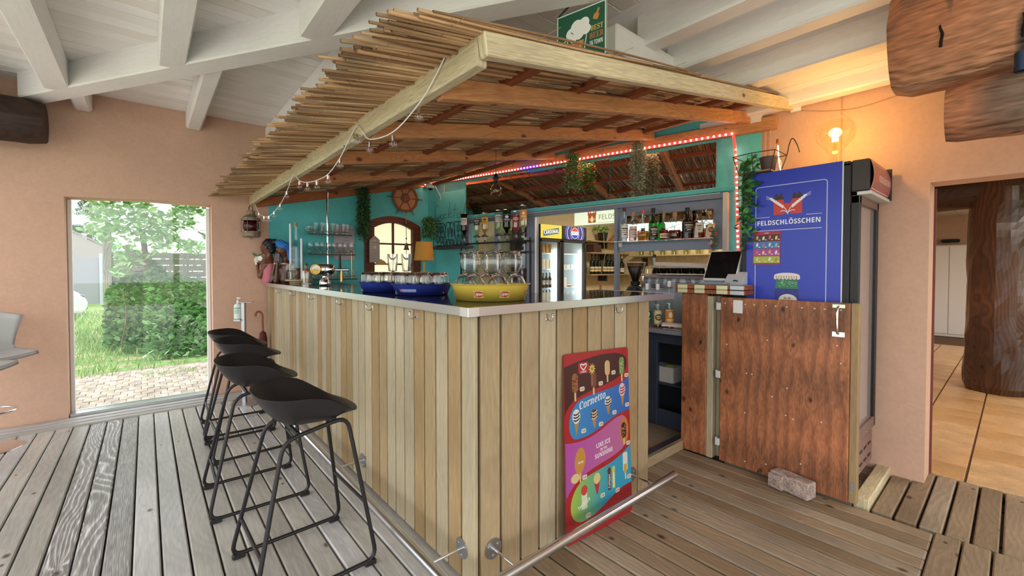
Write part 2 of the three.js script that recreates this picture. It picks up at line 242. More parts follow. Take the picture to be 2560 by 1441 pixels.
// back wall, teal, with the long hatch
{ const s = shp([[0.02, -0.12], [0.02, 3.2], [-4.42, 3.2], [-4.42, -0.12]]), p = new THREE.Path(); p.moveTo(-0.27, 1.06); p.lineTo(-0.27, 2.035); p.lineTo(-3.44, 2.035); p.lineTo(-3.44, 1.06); p.closePath(); s.holes.push(p);
  struct('wall_back', at(extr(s, 0.14), 0, 0, -0.14), M.teal, BW0, BWR);
  struct('trim_1', at(cbox(3.3, 0.042, 0.05, 0.006), -1.83, 2.068, 0.025), M.teal, BW0, BWR);        // ledge under the mirrors
  struct('trim_2', at(cbox(0.6, 2.4, 0.03, 0.004), -3.78, 1.25, 0.012), M.teal, BW0, BWR); }          // boxed panel left of the hatch
// right wall with the doorway
{ const s = shp([[-2.5, -0.12], [-0.9, -0.12], [-0.9, 1.945], [0.372, 1.945], [0.372, -0.12], [1.39, -0.12], [1.39, 3.3], [-2.5, 3.3]]);
  const g = extr(s, 0.225); g.rotateY(PI / 2); struct('wall_right', g, SALM, [RX, 0, 0]);
  struct('trim_3', cbox(0.012, 1.93, 0.012, 0), mat(0x7a4038, 0.6), [4.055, 0.965, -0.366]); }
// ceiling: painted boards on the flat part, smooth panels sloping to the right wall
{ const c = struct('ceiling', null), cr = rng(31), gs = [0, 1, 2, 3].map((v) => cbox(4.7, 0.02, 0.1145, 0.003, 0, v * 0.7, v * 0.21)), pitch = 0.12;
  const wm = [M.white, tmat(T.whitewood, 0.55, { color: 0xf6f3ee }), tmat(T.whitewood, 0.55, { color: 0xfbfaf8 })];
  for (let i = 0; i < 80; i++) { const z = LZ + 0.06 + i * pitch; if (z > 2.45) break; part(c, 'board', gs[i % 4], wm[Math.floor(cr() * 3)], [-0.03, CEIL + 0.01 + (cr() - 0.5) * 0.005, z]); }
  part(c, 'roof_slab', merge(at(cbox(4.8, 0.1, 8.15, 0), -0.05, CEIL + 0.08, -1.55)), M.dark);
  const dx = 4.06 - 2.3, dy = 2.63 - CEIL, L = Math.hypot(dx, dy);
  for (let i = 0; i < 4; i++) { const t = (i + 0.5) / 4; part(c, 'panel', cbox(L / 4 - 0.004, 0.03, 8.15, 0.003, 2, i * 0.4, i * 0.2), wm[0], [2.3 + dx * t, CEIL + dy * t + 0.018, -1.55], [0, 0, Math.atan2(dy, dx)]); }
  // joists
  const wj = M.white, y0 = 2.81, hj = 0.2;
  const dia = (x) => -5.36 + (x + 0.69) * 1.6;                       // centre line of the diagonal beam
  for (const [x, w] of [[-0.515, 0.155], [0.16, 0.15], [0.81, 0.16], [-1.18, 0.15], [-1.85, 0.15]]) { const z0 = Math.max(-5.55, dia(x) + 0.1); part(c, 'joist', cbox(w, hj, 2.4 - z0, 0.008, 2, x), wj, [x, y0 + hj / 2, (z0 + 2.4) / 2]); }
  for (const [x, w] of [[-0.415, 0.12], [0.4, 0.13], [1.13, 0.14], [2.5, 0.13]]) { const z1 = Math.min(dia(x) - 0.12, -2.3); part(c, 'joist', cbox(w, 0.17, z1 - LZ, 0.018, 2, x), wj, [x, 2.925, (z1 + LZ) / 2]); }
  part(c, 'diagonal_beam', beamGeo([-0.72, 2.92, -5.42], [2.3, 2.92, -0.6], 0.165, 0.22, 0.01), wj);
  part(c, 'header_beam', cbox(1.7, 0.17, 0.15, 0.01), wj, [2.97, 2.76, -1.62]);
  for (const [x, y, w] of [[2.47, 2.91, 0.14], [2.83, 2.85, 0.14], [3.22, 2.77, 0.14], [3.74, 2.73, 0.12]]) part(c, 'joist', cbox(w, 0.22, 4.0, 0.012, 2, x), wj, [x, y, 0.4]);
}
// behind the camera the room stands open to a pale paved terrace: posts and a thin lintel only
{ struct('wall_front', merge(at(cbox(6.4, 0.16, 0.14, 0), 0.7, 2.95, 2.45), ...[-2.35, 0.6].map((x) => at(cbox(0.12, 3.0, 0.12, 0), x, 1.45, 2.45)), at(cbox(0.5, 3.0, 0.14, 0), 3.8, 1.45, 2.45)), M.white);
  struct('wall_side', merge(at(cbox(0.14, 0.16, 8.0, 0), -2.4, 2.95, -1.58), ...[-5.5, -2.9, -0.2].map((z) => at(cbox(0.12, 3.0, 0.12, 0), -2.4, 1.45, z))), M.white);
  const tt = tmat(plasterTex(140, [214, 208, 198], 0.1, 3), 0.85); struct('terrace_side', at(cbox(9, 0.06, 17, 0), -6.96, -0.13, 2.9), tt); struct('terrace_front', at(cbox(6.4, 0.06, 9, 0), 0.75, -0.13, 6.95), tt); }
// store room behind the hatch
const CREAM = tmat(plasterTex(15, [214, 196, 160], 0.06), 0.85);
{ const tl = tmat(plasterTex(16, [206, 186, 146], 0.16, 1.2), 0.4);
  struct('wall_store_back', at(cbox(3.3, 2.7, 0.12, 0), 5.1, 1.3, -4.81), CREAM); struct('wall_store_side', at(cbox(0.12, 2.7, 3.5, 0), 6.66, 1.3, -3.1), tl);
  struct('wall_store_near', at(cbox(2.55, 2.9, 0.12, 0), 5.3, 1.4, -1.45), CREAM); struct('ceiling_store', at(cbox(3.0, 0.1, 3.5, 0), 5.25, 2.62, -3.1), M.whitep); struct('floor_store', at(cbox(2.8, 0.1, 3.5, 0), 5.3, -0.06, -3.1), mat(0x8d7a68, 0.7)); }
// room beyond the doorway
{ const f = struct('floor_tiled', null), tc = ['#d9b284', '#cfa674', '#dcb98c', '#d3ac7c'].map((c, i) => tmat(plasterTex(120 + i, [0, 0, 0].map((_, k) => parseInt(c.slice(1 + 2 * k, 3 + 2 * k), 16)), 0.12, 0.6, 128), 0.32)), tg = cbox(0.285, 0.02, 0.328, 0.003), tr = rng(8);
  part(f, 'grout', cbox(9.4, 0.05, 6.2, 0), mat(0x6f5844, 0.9), [8.75, -0.035, 1.7]);
  for (let i = 0; i < 24; i++) for (let j = 0; j < 9; j++) { const x = 4.062 + 0.1425 + i * 0.29, z = -1.222 + 0.17 + j * 0.34; if (i > 14 && j > 4) continue; part(f, 'tile', tg, tc[Math.floor(tr() * 4)], [x, -0.005, z]); }
  struct('wall_beyond_side', at(cbox(9.2, 2.8, 0.12, 0), 8.7, 1.3, -1.32), SALM); struct('wall_beyond_end', at(cbox(0.12, 2.8, 6.2, 0), 13.1, 1.3, 1.7), SALM);
  struct('wall_beyond_front', merge(at(cbox(9.2, 0.6, 0.15, 0), 8.7, 2.4, 4.8), at(cbox(1.2, 2.4, 0.15, 0), 4.7, 1.0, 4.8), at(cbox(1.0, 2.4, 0.15, 0), 12.6, 1.0, 4.8)), SALM);
  const c = struct('ceiling_beyond', null), cg = cbox(1.5, 0.02, 0.225, 0.004), cm = mat(0xd9cfc6, 0.7);
  for (let i = 0; i < 6; i++) for (let j = 0; j < 14; j++) part(c, 'panel', cg, cm, [4.8 + i * 1.51, 2.49, -1.14 + j * 0.23]);
  part(c, 'slab', cbox(9.2, 0.08, 6.2, 0), M.dark, [8.7, 2.56, 1.7]);
}
// ================= THE BAR =================
const HC = 1.235, FX = 1.06, RZ = -1.5;
{ const b = thing('bar_counter', 'L-shaped bar front clad in upright pale pine boards under a steel edged top', 'bar', [0, 0, 0]);
  part(b, 'carcass', merge(at(cbox(0.06, 1.17, 4.02, 0), FX + 0.06, 0.6, -3.56), at(cbox(1.33, 1.17, 0.06, 0), 1.76, 0.6, RZ - 0.065), at(cbox(0.03, 1.15, 0.5, 0), 2.38, 0.6, -1.8)), M.pineB);
  const br = rng(19), ms = [M.pineA, M.pineA, M.pineC, M.pineD], ms2 = [M.pineB, M.pineA, M.pineD, M.pineB];
  const gF = [0, 1, 2, 3, 4].map((v) => cbox(0.022, 1.185, 0.097, 0.004, 1, v * 0.47, v * 0.13)), gR = [0, 1, 2, 3].map((v) => cbox(0.108, 1.185, 0.022, 0.004, 1, v * 0.53, v * 0.17));
  for (let i = 0; i < 37; i++) { const z = -1.5435 - i * 0.1105; if (z < -5.56) break; part(b, 'board', gF[Math.floor(br() * 5)], ms[Math.floor(br() * 4)], [FX + 0.011, 0.605, z]); }
  for (let i = 0; i < 11; i++) { const x = 1.155 + i * 0.1205; part(b, 'board', gR[Math.floor(br() * 4)], ms2[i === 0 ? 0 : Math.floor(br() * 4)], [x + (i > 9 ? 0 : 0), 0.605, RZ - 0.013]); }
  // robe hooks under the counter edge
  const hook = at(merge(at(cbox(0.022, 0.04, 0.004, 0.002), 0, 0, 0.002), tube([[0, -0.008, 0.004], [0, -0.018, 0.02], [0, -0.016, 0.045], [0, 0.006, 0.055], [0, 0.02, 0.052]], 0.0045, 20, 6), at(sph(0.008, 8, 6), 0, 0.022, 0.052)), 0, 0, 0, 0, 0, 0, 0.78);
  for (const z of [-4.93, -4.37, -3.77, -3.09, -2.565, -2.0]) part(b, 'coat_hook', hook, M.chrome, [FX, 1.155, z], [0, -PI / 2, 0], 'chrome coat hook');
  for (const x of [1.5, 2.065]) part(b, 'coat_hook', hook, M.chrome, [x, 1.155, RZ], [0, 0, 0], 'chrome coat hook');
}
{ const c = thing('bar_worktop', 'dark glossy bar worktop with a wide brushed steel edge', 'worktop', [0, HC, 0]);
  const s = new THREE.Shape(); s.moveTo(1.004, 5.5); s.quadraticCurveTo(1.02, 5.585, 1.12, 5.59); s.lineTo(1.62, 5.59); s.lineTo(1.62, 2.06); s.lineTo(2.62, 2.06); s.lineTo(2.62, 1.454); s.lineTo(1.004, 1.454); s.closePath();
  const g = extr(s, 0.03); g.rotateX(-PI / 2); part(c, 'slab', g, mat(0x34383f, 0.07, 0.0), [0, -0.031, 0]);
  const es = new THREE.Shape(); es.moveTo(1.0, 5.5); es.quadraticCurveTo(1.015, 5.59, 1.13, 5.595); es.lineTo(1.13, 5.585); es.quadraticCurveTo(1.025, 5.58, 1.006, 5.5); es.lineTo(1.006, 1.456); es.lineTo(2.625, 1.456); es.lineTo(2.625, 1.45); es.lineTo(1.0, 1.45); es.closePath();
  const e = extr(es, 0.037, 0.0015); e.rotateX(-PI / 2); part(c, 'steel_edge', e, mat(0xd0d3d8, 0.3, 1), [0, -0.0365, 0]);
  part(c, 'corner_cap', merge(at(cbox(0.004, 0.0395, 0.06, 0.001), 0.9985, -0.018, -1.478), at(cbox(0.055, 0.0395, 0.004, 0.001), 1.025, -0.018, -1.4485)), mat(0xe6e8ec, 0.35, 1));
  part(c, 'end_cap', cbox(0.004, 0.039, 0.6, 0.001), M.brushed, [2.626, -0.018, -1.755]);
}
{ // foot rails
  const disc = (p, ry, par) => { const q = new THREE.Group(); q.name = 'bracket'; q.position.set(...p); q.rotation.y = ry; par.add(q);
    part(q, 'wall_plate', at(cyl(0.045, 0.045, 0.005, 28), 0, 0, 0.0025, PI / 2), M.brushed); part(q, 'rod', at(cyl(0.0065, 0.0065, 0.165, 10), 0, 0, 0.085, PI / 2), M.chrome);
    for (let i = 0; i < 3; i++) part(q, 'screw', at(cyl(0.006, 0.006, 0.003, 8), 0.029 * Math.cos(i * 2.094 + 0.5), 0.029 * Math.sin(i * 2.094 + 0.5), 0.006, PI / 2), M.chrome); };
  const a = thing('foot_rail', 'long stainless foot rail in front of the bar stools', 'foot rail', [0, 0, 0]);
  part(a, 'rail', pipe([[0.89, 0.148, -5.45], [0.89, 0.148, -1.34]], 0.021, 0, 14), M.steel); for (const z of [-1.59, -2.74, -3.9, -5.05]) disc([FX, 0.148, z], -PI / 2, a);
  const b = thing('foot_rail', 'short stainless foot rail passing across the ice cream poster', 'foot rail', [0, 0, 0]);
  part(b, 'rail', pipe([[0.905, 0.146, -1.33], [2.43, 0.146, -1.33]], 0.021, 0, 14), M.steel); for (const x of [1.165, 2.226]) disc([x, 0.146, RZ], 0, b);
}
// ---------- ice cream poster ----------
const ICE = (x, W, H) => {
  const g = (c0, c1, x0, y0, x1, y1) => { const q = x.createLinearGradient(x0, y0, x1, y1); q.addColorStop(0, c0); q.addColorStop(1, c1); return q; };
  x.fillStyle = '#b8252c'; x.fillRect(0, 0, W, H);
  const band = (y0, y1, fill) => { x.beginPath(); x.moveTo(0.03 * W, y0 + 0.05 * H); x.bezierCurveTo(0.06 * W, y0, 0.5 * W, y0 + 0.02 * H, W, y0 - 0.01 * H); x.lineTo(W, y1 - 0.02 * H); x.bezierCurveTo(0.7 * W, y1 + 0.03 * H, 0.3 * W, y1, 0, y1 + 0.01 * H); x.lineTo(0, y0 + 0.08 * H); x.closePath(); x.fillStyle = fill; x.fill(); };
  x.fillStyle = '#4a1c1e'; x.beginPath(); x.moveTo(0, 0.07 * H); x.bezierCurveTo(0.4 * W, 0.02 * H, W * 0.98, -0.01 * H, W * 0.97, 0.09 * H); x.bezierCurveTo(W * 0.98, 0.2 * H, 0.5 * W, 0.2 * H, 0.25 * W, 0.235 * H); x.bezierCurveTo(0.1 * W, 0.25 * H, 0, 0.3 * H, 0, 0.35 * H); x.closePath(); x.fill();
  x.fillStyle = g('#3f9bd6', '#2b6cc8', 0, 0, W, 0); x.beginPath(); x.moveTo(W, 0.17 * H); x.bezierCurveTo(0.85 * W, 0.25 * H, 0.4 * W, 0.22 * H, 0.2 * W, 0.26 * H); x.bezierCurveTo(0.02 * W, 0.3 * H, 0.02 * W, 0.45 * H, 0.15 * W, 0.465 * H); x.bezierCurveTo(0.45 * W, 0.48 * H, 0.65 * W, 0.39 * H, W, 0.38 * H); x.closePath(); x.fill();
  x.strokeStyle = '#b8252c'; x.lineWidth = 0.03 * W; x.beginPath(); x.moveTo(W, 0.16 * H); x.bezierCurveTo(0.85 * W, 0.245 * H, 0.4 * W, 0.215 * H, 0.2 * W, 0.253 * H); x.bezierCurveTo(0.0, 0.3 * H, 0.0, 0.46 * H, 0.15 * W, 0.475 * H); x.bezierCurveTo(0.45 * W, 0.49 * H, 0.65 * W, 0.4 * H, W * 0.9, 0.395 * H); x.stroke();
  x.fillStyle = g('#c154b4', '#d07aa0', 0, 0, W, 0); x.beginPath(); x.moveTo(0, 0.47 * H); x.bezierCurveTo(0.45 * W, 0.52 * H, 0.65 * W, 0.4 * H, 0.86 * W, 0.405 * H); x.bezierCurveTo(0.99 * W, 0.41 * H, 0.98 * W, 0.55 * H, 0.86 * W, 0.6 * H); x.bezierCurveTo(0.6 * W, 0.66 * H, 0.2 * W, 0.62 * H, 0, 0.76 * H); x.closePath(); x.fill();
  x.fillStyle = '#d88a3a'; x.beginPath(); x.ellipse(0.9 * W, 0.5 * H, 0.07 * W, 0.08 * H, 0, 0, 7); x.fill();
  x.fillStyle = g('#b5cf4a', '#35a8d0', 0.5 * W, 0, W, 0.1 * H); x.beginPath(); x.moveTo(W, 0.59 * H); x.bezierCurveTo(0.7 * W, 0.69 * H, 0.35 * W, 0.66 * H, 0.2 * W, 0.7 * H); x.bezierCurveTo(0.0, 0.76 * H, 0.02 * W, 0.9 * H, 0.22 * W, 0.91 * H); x.bezierCurveTo(0.5 * W, 0.92 * H, 0.7 * W, 0.81 * H, W, 0.82 * H); x.closePath(); x.fill();
  x.strokeStyle = '#b8252c'; x.beginPath(); x.moveTo(0.95 * W, 0.59 * H); x.bezierCurveTo(0.7 * W, 0.68 * H, 0.35 * W, 0.65 * H, 0.2 * W, 0.69 * H); x.bezierCurveTo(-0.02 * W, 0.74 * H, 0.0, 0.9 * H, 0.2 * W, 0.925 * H); x.stroke();
  const price = (u, v) => { x.fillStyle = '#f3ead0'; x.beginPath(); x.roundRect(u * W - 0.035 * W, v * H - 0.011 * H, 0.07 * W, 0.024 * H, 0.01 * H); x.fill(); x.fillStyle = '#6a3a2a'; x.font = `bold ${0.014 * H}px sans-serif`; x.textAlign = 'center'; x.fillText('3.50', u * W, v * H + 0.006 * H); };
  const bar = (u, v, h, c, dots) => { x.save(); x.translate(u * W, v * H); x.fillStyle = '#e8cf9a'; x.fillRect(-0.013 * W, h * H * 0.45, 0.026 * W, h * H * 0.5); x.fillStyle = c; x.beginPath(); x.roundRect(-0.042 * W, -h * H * 0.55, 0.084 * W, h * H * 1.05, 0.04 * W); x.fill(); if (dots) { x.fillStyle = dots; for (let i = 0; i < 26; i++) { x.beginPath(); x.arc((hash(i, 1, 5) - 0.5) * 0.07 * W, (hash(i, 2, 5) - 0.5) * h * H * 0.9, 0.006 * W, 0, 7); x.fill(); } } else { x.fillStyle = 'rgba(255,255,255,0.35)'; x.fillRect(-0.025 * W, -h * H * 0.4, 0.01 * W, h * H * 0.7); } x.restore(); };
  bar(0.15, 0.165, 0.1, '#a86a3a', '#5a2c18'); bar(0.42, 0.165, 0.085, '#8a4a34'); bar(0.64, 0.11, 0.085, '#e3bf80'); bar(0.88, 0.11, 0.1, '#7fa05a', '#c8d890'); price(0.25, 0.2); price(0.53, 0.19); price(0.74, 0.14); price(0.96, 0.17);
  x.fillStyle = '#c42a30'; x.beginPath(); x.roundRect(0.2 * W, 0.055 * H, 0.15 * W, 0.062 * H, 0.02 * W); x.fill(); x.strokeStyle = '#fff'; x.lineWidth = 0.012 * W; x.beginPath(); x.moveTo(0.275 * W, 0.098 * H); x.bezierCurveTo(0.2 * W, 0.07 * H, 0.24 * W, 0.055 * H, 0.275 * W, 0.072 * H); x.bezierCurveTo(0.31 * W, 0.055 * H, 0.35 * W, 0.07 * H, 0.275 * W, 0.098 * H); x.stroke(); x.fillStyle = '#fff'; x.font = `bold ${0.016 * H}px sans-serif`; x.textAlign = 'center'; x.fillText('LUSSO', 0.275 * W, 0.113 * H);
  x.fillStyle = '#f0d060'; x.beginPath(); for (let i = 0; i < 20; i++) { const a = i * PI / 10, r = i % 2 ? 0.03 : 0.06; x.lineTo(0.4 * W + Math.cos(a) * r * W, 0.1 * H + Math.sin(a) * r * W); } x.fill(); x.fillStyle = '#4a2a10'; x.font = `bold ${0.022 * H}px serif`; x.fillText('M', 0.4 * W, 0.108 * H);
  const cone = (u, v, h, c, c2) => { x.save(); x.translate(u * W, v * H); x.fillStyle = '#c89050'; x.beginPath(); x.moveTo(-0.04 * W, 0); x.lineTo(0.04 * W, 0); x.lineTo(0.005 * W, h * H * 0.65); x.lineTo(-0.005 * W, h * H * 0.65); x.fill(); x.fillStyle = c; x.beginPath(); x.ellipse(0, -0.012 * H, 0.055 * W, h * H * 0.3, 0, 0, 7); x.fill(); x.strokeStyle = c2; x.lineWidth = 0.012 * W; for (let i = -1; i < 2; i++) { x.beginPath(); x.moveTo(-0.04 * W, i * 0.016 * H - 0.01 * H); x.quadraticCurveTo(0, i * 0.016 * H + 0.004 * H, 0.045 * W, i * 0.016 * H - 0.016 * H); x.stroke(); } x.restore(); };
  cone(0.16, 0.355, 0.13, '#f4f2ee', '#2a2420'); cone(0.42, 0.37, 0.1, '#6a4430', '#e8dcc8'); cone(0.64, 0.315, 0.1, '#f0ece4', '#403020'); cone(0.88, 0.265, 0.13, '#f2d8d8', '#b83848'); price(0.26, 0.43); price(0.52, 0.42); price(0.74, 0.375); price(0.96, 0.35);
  x.save(); x.translate(0.4 * W, 0.295 * H); x.rotate(-0.15); x.fillStyle = '#fff'; x.font = `italic bold ${0.055 * H}px serif`; x.textAlign = 'center'; x.fillText('Cornetto', 0, 0); x.restore();
  x.fillStyle = '#d89a48'; x.beginPath(); x.ellipse(0.2 * W, 0.585 * H, 0.075 * W, 0.07 * H, 0.15, 0, 7); x.fill(); x.fillStyle = '#e8cf9a'; x.fillRect(0.19 * W, 0.65 * H, 0.02 * W, 0.05 * H); x.fillStyle = '#f0d890'; x.beginPath(); x.ellipse(0.13 * W, 0.67 * H, 0.06 * W, 0.025 * H, 0, 0, 7); x.fill(); x.fillStyle = '#fff'; x.font = `bold ${0.016 * H}px sans-serif`; x.fillText('Exotic', 0.21 * W, 0.6 * H); price(0.26, 0.68);
  x.save(); x.translate(0.55 * W, 0.545 * H); x.rotate(-0.08); x.fillStyle = '#fff'; x.font = `bold ${0.034 * H}px sans-serif`; x.fillText('LIKE ICE', 0, 0); x.font = `bold ${0.02 * H}px sans-serif`; x.fillText('IN THE', 0, 0.024 * H); x.font = `bold ${0.034 * H}px sans-serif`; x.fillText('SUNSHINE', 0, 0.056 * H); x.restore();
  bar(0.89, 0.5, 0.09, '#4a2418', '#c89a70'); x.fillStyle = '#fff'; x.font = `italic bold ${0.022 * H}px serif`; x.fillText('Magnum', 0.86, 0); price(0.96, 0.58);
  x.fillStyle = '#e8f0c8'; x.fillRect(0.21 * W, 0.75 * H, 0.08 * W, 0.1 * H); x.fillStyle = '#d84848'; x.beginPath(); x.arc(0.25 * W, 0.75 * H, 0.045 * W, 0, 7); x.fill(); x.save(); x.translate(0.25 * W, 0.83 * H); x.rotate(-0.3); x.fillStyle = '#fff'; x.font = `bold ${0.026 * H}px sans-serif`; x.fillText('TWISTER', 0, 0); x.restore();
  x.fillStyle = '#c03848'; x.beginPath(); x.moveTo(0.39 * W, 0.72 * H); x.lineTo(0.49 * W, 0.72 * H); x.lineTo(0.45 * W, 0.8 * H); x.lineTo(0.43 * W, 0.8 * H); x.fill(); x.fillStyle = '#f0d890'; x.beginPath(); x.arc(0.44 * W, 0.715 * H, 0.05 * W, 0, 7); x.fill();
  for (const [u, c] of [[0.63, '#6a3a24'], [0.7, '#d8d870']]) { x.fillStyle = c; x.fillRect(u * W - 0.022 * W, 0.7 * H, 0.044 * W, 0.11 * H); x.beginPath(); x.arc(u * W, 0.7 * H, 0.028 * W, 0, 7); x.fill(); x.save(); x.translate(u * W + 0.012 * W, 0.8 * H); x.rotate(-PI / 2); x.fillStyle = '#fff'; x.textAlign = 'left'; x.font = `bold ${0.022 * H}px sans-serif`; x.fillText('Calippo', 0, 0); x.restore(); x.textAlign = 'center'; }
  x.fillStyle = '#f2eedc'; x.beginPath(); x.roundRect(0.86 * W, 0.63 * H, 0.08 * W, 0.11 * H, 0.02 * W); x.fill(); x.fillStyle = '#d8b040'; x.fillRect(0.875 * W, 0.7 * H, 0.05 * W, 0.05 * H); x.fillStyle = '#f0e4c0'; x.fillRect(0.89 * W, 0.75 * H, 0.02 * W, 0.04 * H); price(0.52, 0.82); price(0.76, 0.83); price(0.96, 0.78); price(0.3, 0.89);
  x.save(); x.translate(0.3 * W, 0.965 * H); x.fillStyle = '#fff'; x.font = `bold ${0.02 * H}px sans-serif`; x.fillText('DE MEILLEURE PLAISIR GLACE SORBET', 0.02 * W, 0); x.restore();
};
const posterTex = canvasTex(768, 1280, ICE);
{ const g = thing('ice_cream_poster', 'tall ice cream price poster leaning on the pine bar end', 'poster', [1.845, 0.003, -1.423]);
  g.rotation.set(-4.1 * D2R, 0, -2.7 * D2R); part(g, 'board', at(extr(rrect(0.555, 0.945, 0.02), 0.004), 0, 0.4725, -0.004), mat(0xb8252c, 0.4));
  const s = new THREE.ShapeGeometry(rrect(0.553, 0.943, 0.02)), u = s.attributes.uv, p = s.attributes.position; for (let i = 0; i < u.count; i++) u.setXY(i, p.getX(i) / 0.555 + 0.5, p.getY(i) / 0.945 + 0.5); part(g, 'print', at(prep(s), 0, 0.4725, 0.001), tmat(posterTex, 0.35, { color: 0xdadada })); }
// ---------- bar stools ----------
function seatGeo() {
  const nA = 56, nR = 12, top = [], bot = [], sm = (a, b, v) => { const t = clamp((v - a) / (b - a)); return t * t * (3 - 2 * t); };
  const f = (t, a, lower) => { const c = Math.cos(a), s = Math.sin(a), ex = 0.78, px = Math.sign(c) * Math.pow(Math.abs(c), ex) * (c > 0 ? 0.235 : 0.205), pz = Math.sign(s) * Math.pow(Math.abs(s), ex) * 0.24 * (1 - 0.1 * sm(0.2, 1, c));
    const rim = 0.742 + 0.103 * sm(0.78, -0.15, c) , y = 0.69 + (rim - 0.69) * Math.pow(t, c > 0.6 ? 1.7 : 2.6) - (c > 0.5 ? sm(0.5, 1, c) * 0.022 * Math.pow(t, 7) : 0); const k = lower ? (0.965 + 0.035 * t) : 1; return [px * t * k, y - (lower ? 0.016 * (1 - Math.pow(t, 6) * 0.55) : 0), pz * t * k]; };
  const P = [], I = []; for (const lower of [false, true]) for (let j = 0; j <= nR; j++) for (let i = 0; i < nA; i++) P.push(...f(j / nR, (i / nA) * PI * 2, lower));
  const id = (l, j, i) => l * (nR + 1) * nA + j * nA + (i % nA);
  for (let j = 0; j < nR; j++) for (let i = 0; i < nA; i++) { I.push(id(0, j, i), id(0, j + 1, i + 1), id(0, j + 1, i), id(0, j, i), id(0, j, i + 1), id(0, j + 1, i + 1)); I.push(id(1, j, i), id(1, j + 1, i), id(1, j + 1, i + 1), id(1, j, i), id(1, j + 1, i + 1), id(1, j, i + 1)); }
  for (let i = 0; i < nA; i++) I.push(id(0, nR, i), id(0, nR, i + 1), id(1, nR, i + 1), id(0, nR, i), id(1, nR, i + 1), id(1, nR, i));
  const g = new THREE.BufferGeometry(); g.setAttribute('position', new THREE.Float32BufferAttribute(P, 3)); g.setIndex(I); g.computeVertexNormals(); return prep(g);
}
{ const t = thing('bar_stool', 'black plastic shell bar stool standing at the corner end of the bar', 'bar stool', [0.555, 0, -2.185], 0, 'bar stools along the bar');
  part(t, 'seat', seatGeo(), mat(0x242123, 0.42));
  for (const s of [-1, 1]) part(t, 'leg_frame', pipe([[-0.12, 0.652, s * 0.15], [0.155, 0.7, s * 0.15], [0.258, 0.02, s * 0.235], [-0.258, 0.02, s * 0.235]], 0.0095, 0.06, 10, true), M.blackm);
  part(t, 'seat_support', merge(at(cbox(0.012, 0.02, 0.3, 0.002), -0.06, 0.668, 0), at(cbox(0.012, 0.03, 0.3, 0.002), 0.1, 0.693, 0)), M.blackm);
  part(t, 'footrest', pipe([[0.217, 0.29, -0.2], [0.217, 0.29, 0.2]], 0.008, 0, 8), M.blackm); part(t, 'footrest', pipe([[-0.217, 0.2, -0.21], [-0.217, 0.2, 0.21]], 0.008, 0, 8), M.blackm);
  for (const x of [-1, 1]) for (const z of [-1, 1]) part(t, 'foot_cap', cbox(0.055, 0.024, 0.032, 0.006), M.black, [x * 0.225, 0.013, z * 0.235]);
  t.rotation.y = 0.03;
  dup(t, [0.505, 0, -3.06], -0.02, 'black plastic shell bar stool second from the bar corner'); dup(t, [0.59, 0, -3.9], 0.02, 'black plastic shell bar stool third from the bar corner'); dup(t, [0.6, 0, -4.47], -0.04, 'black plastic shell bar stool nearest the hand sanitiser stand');
}
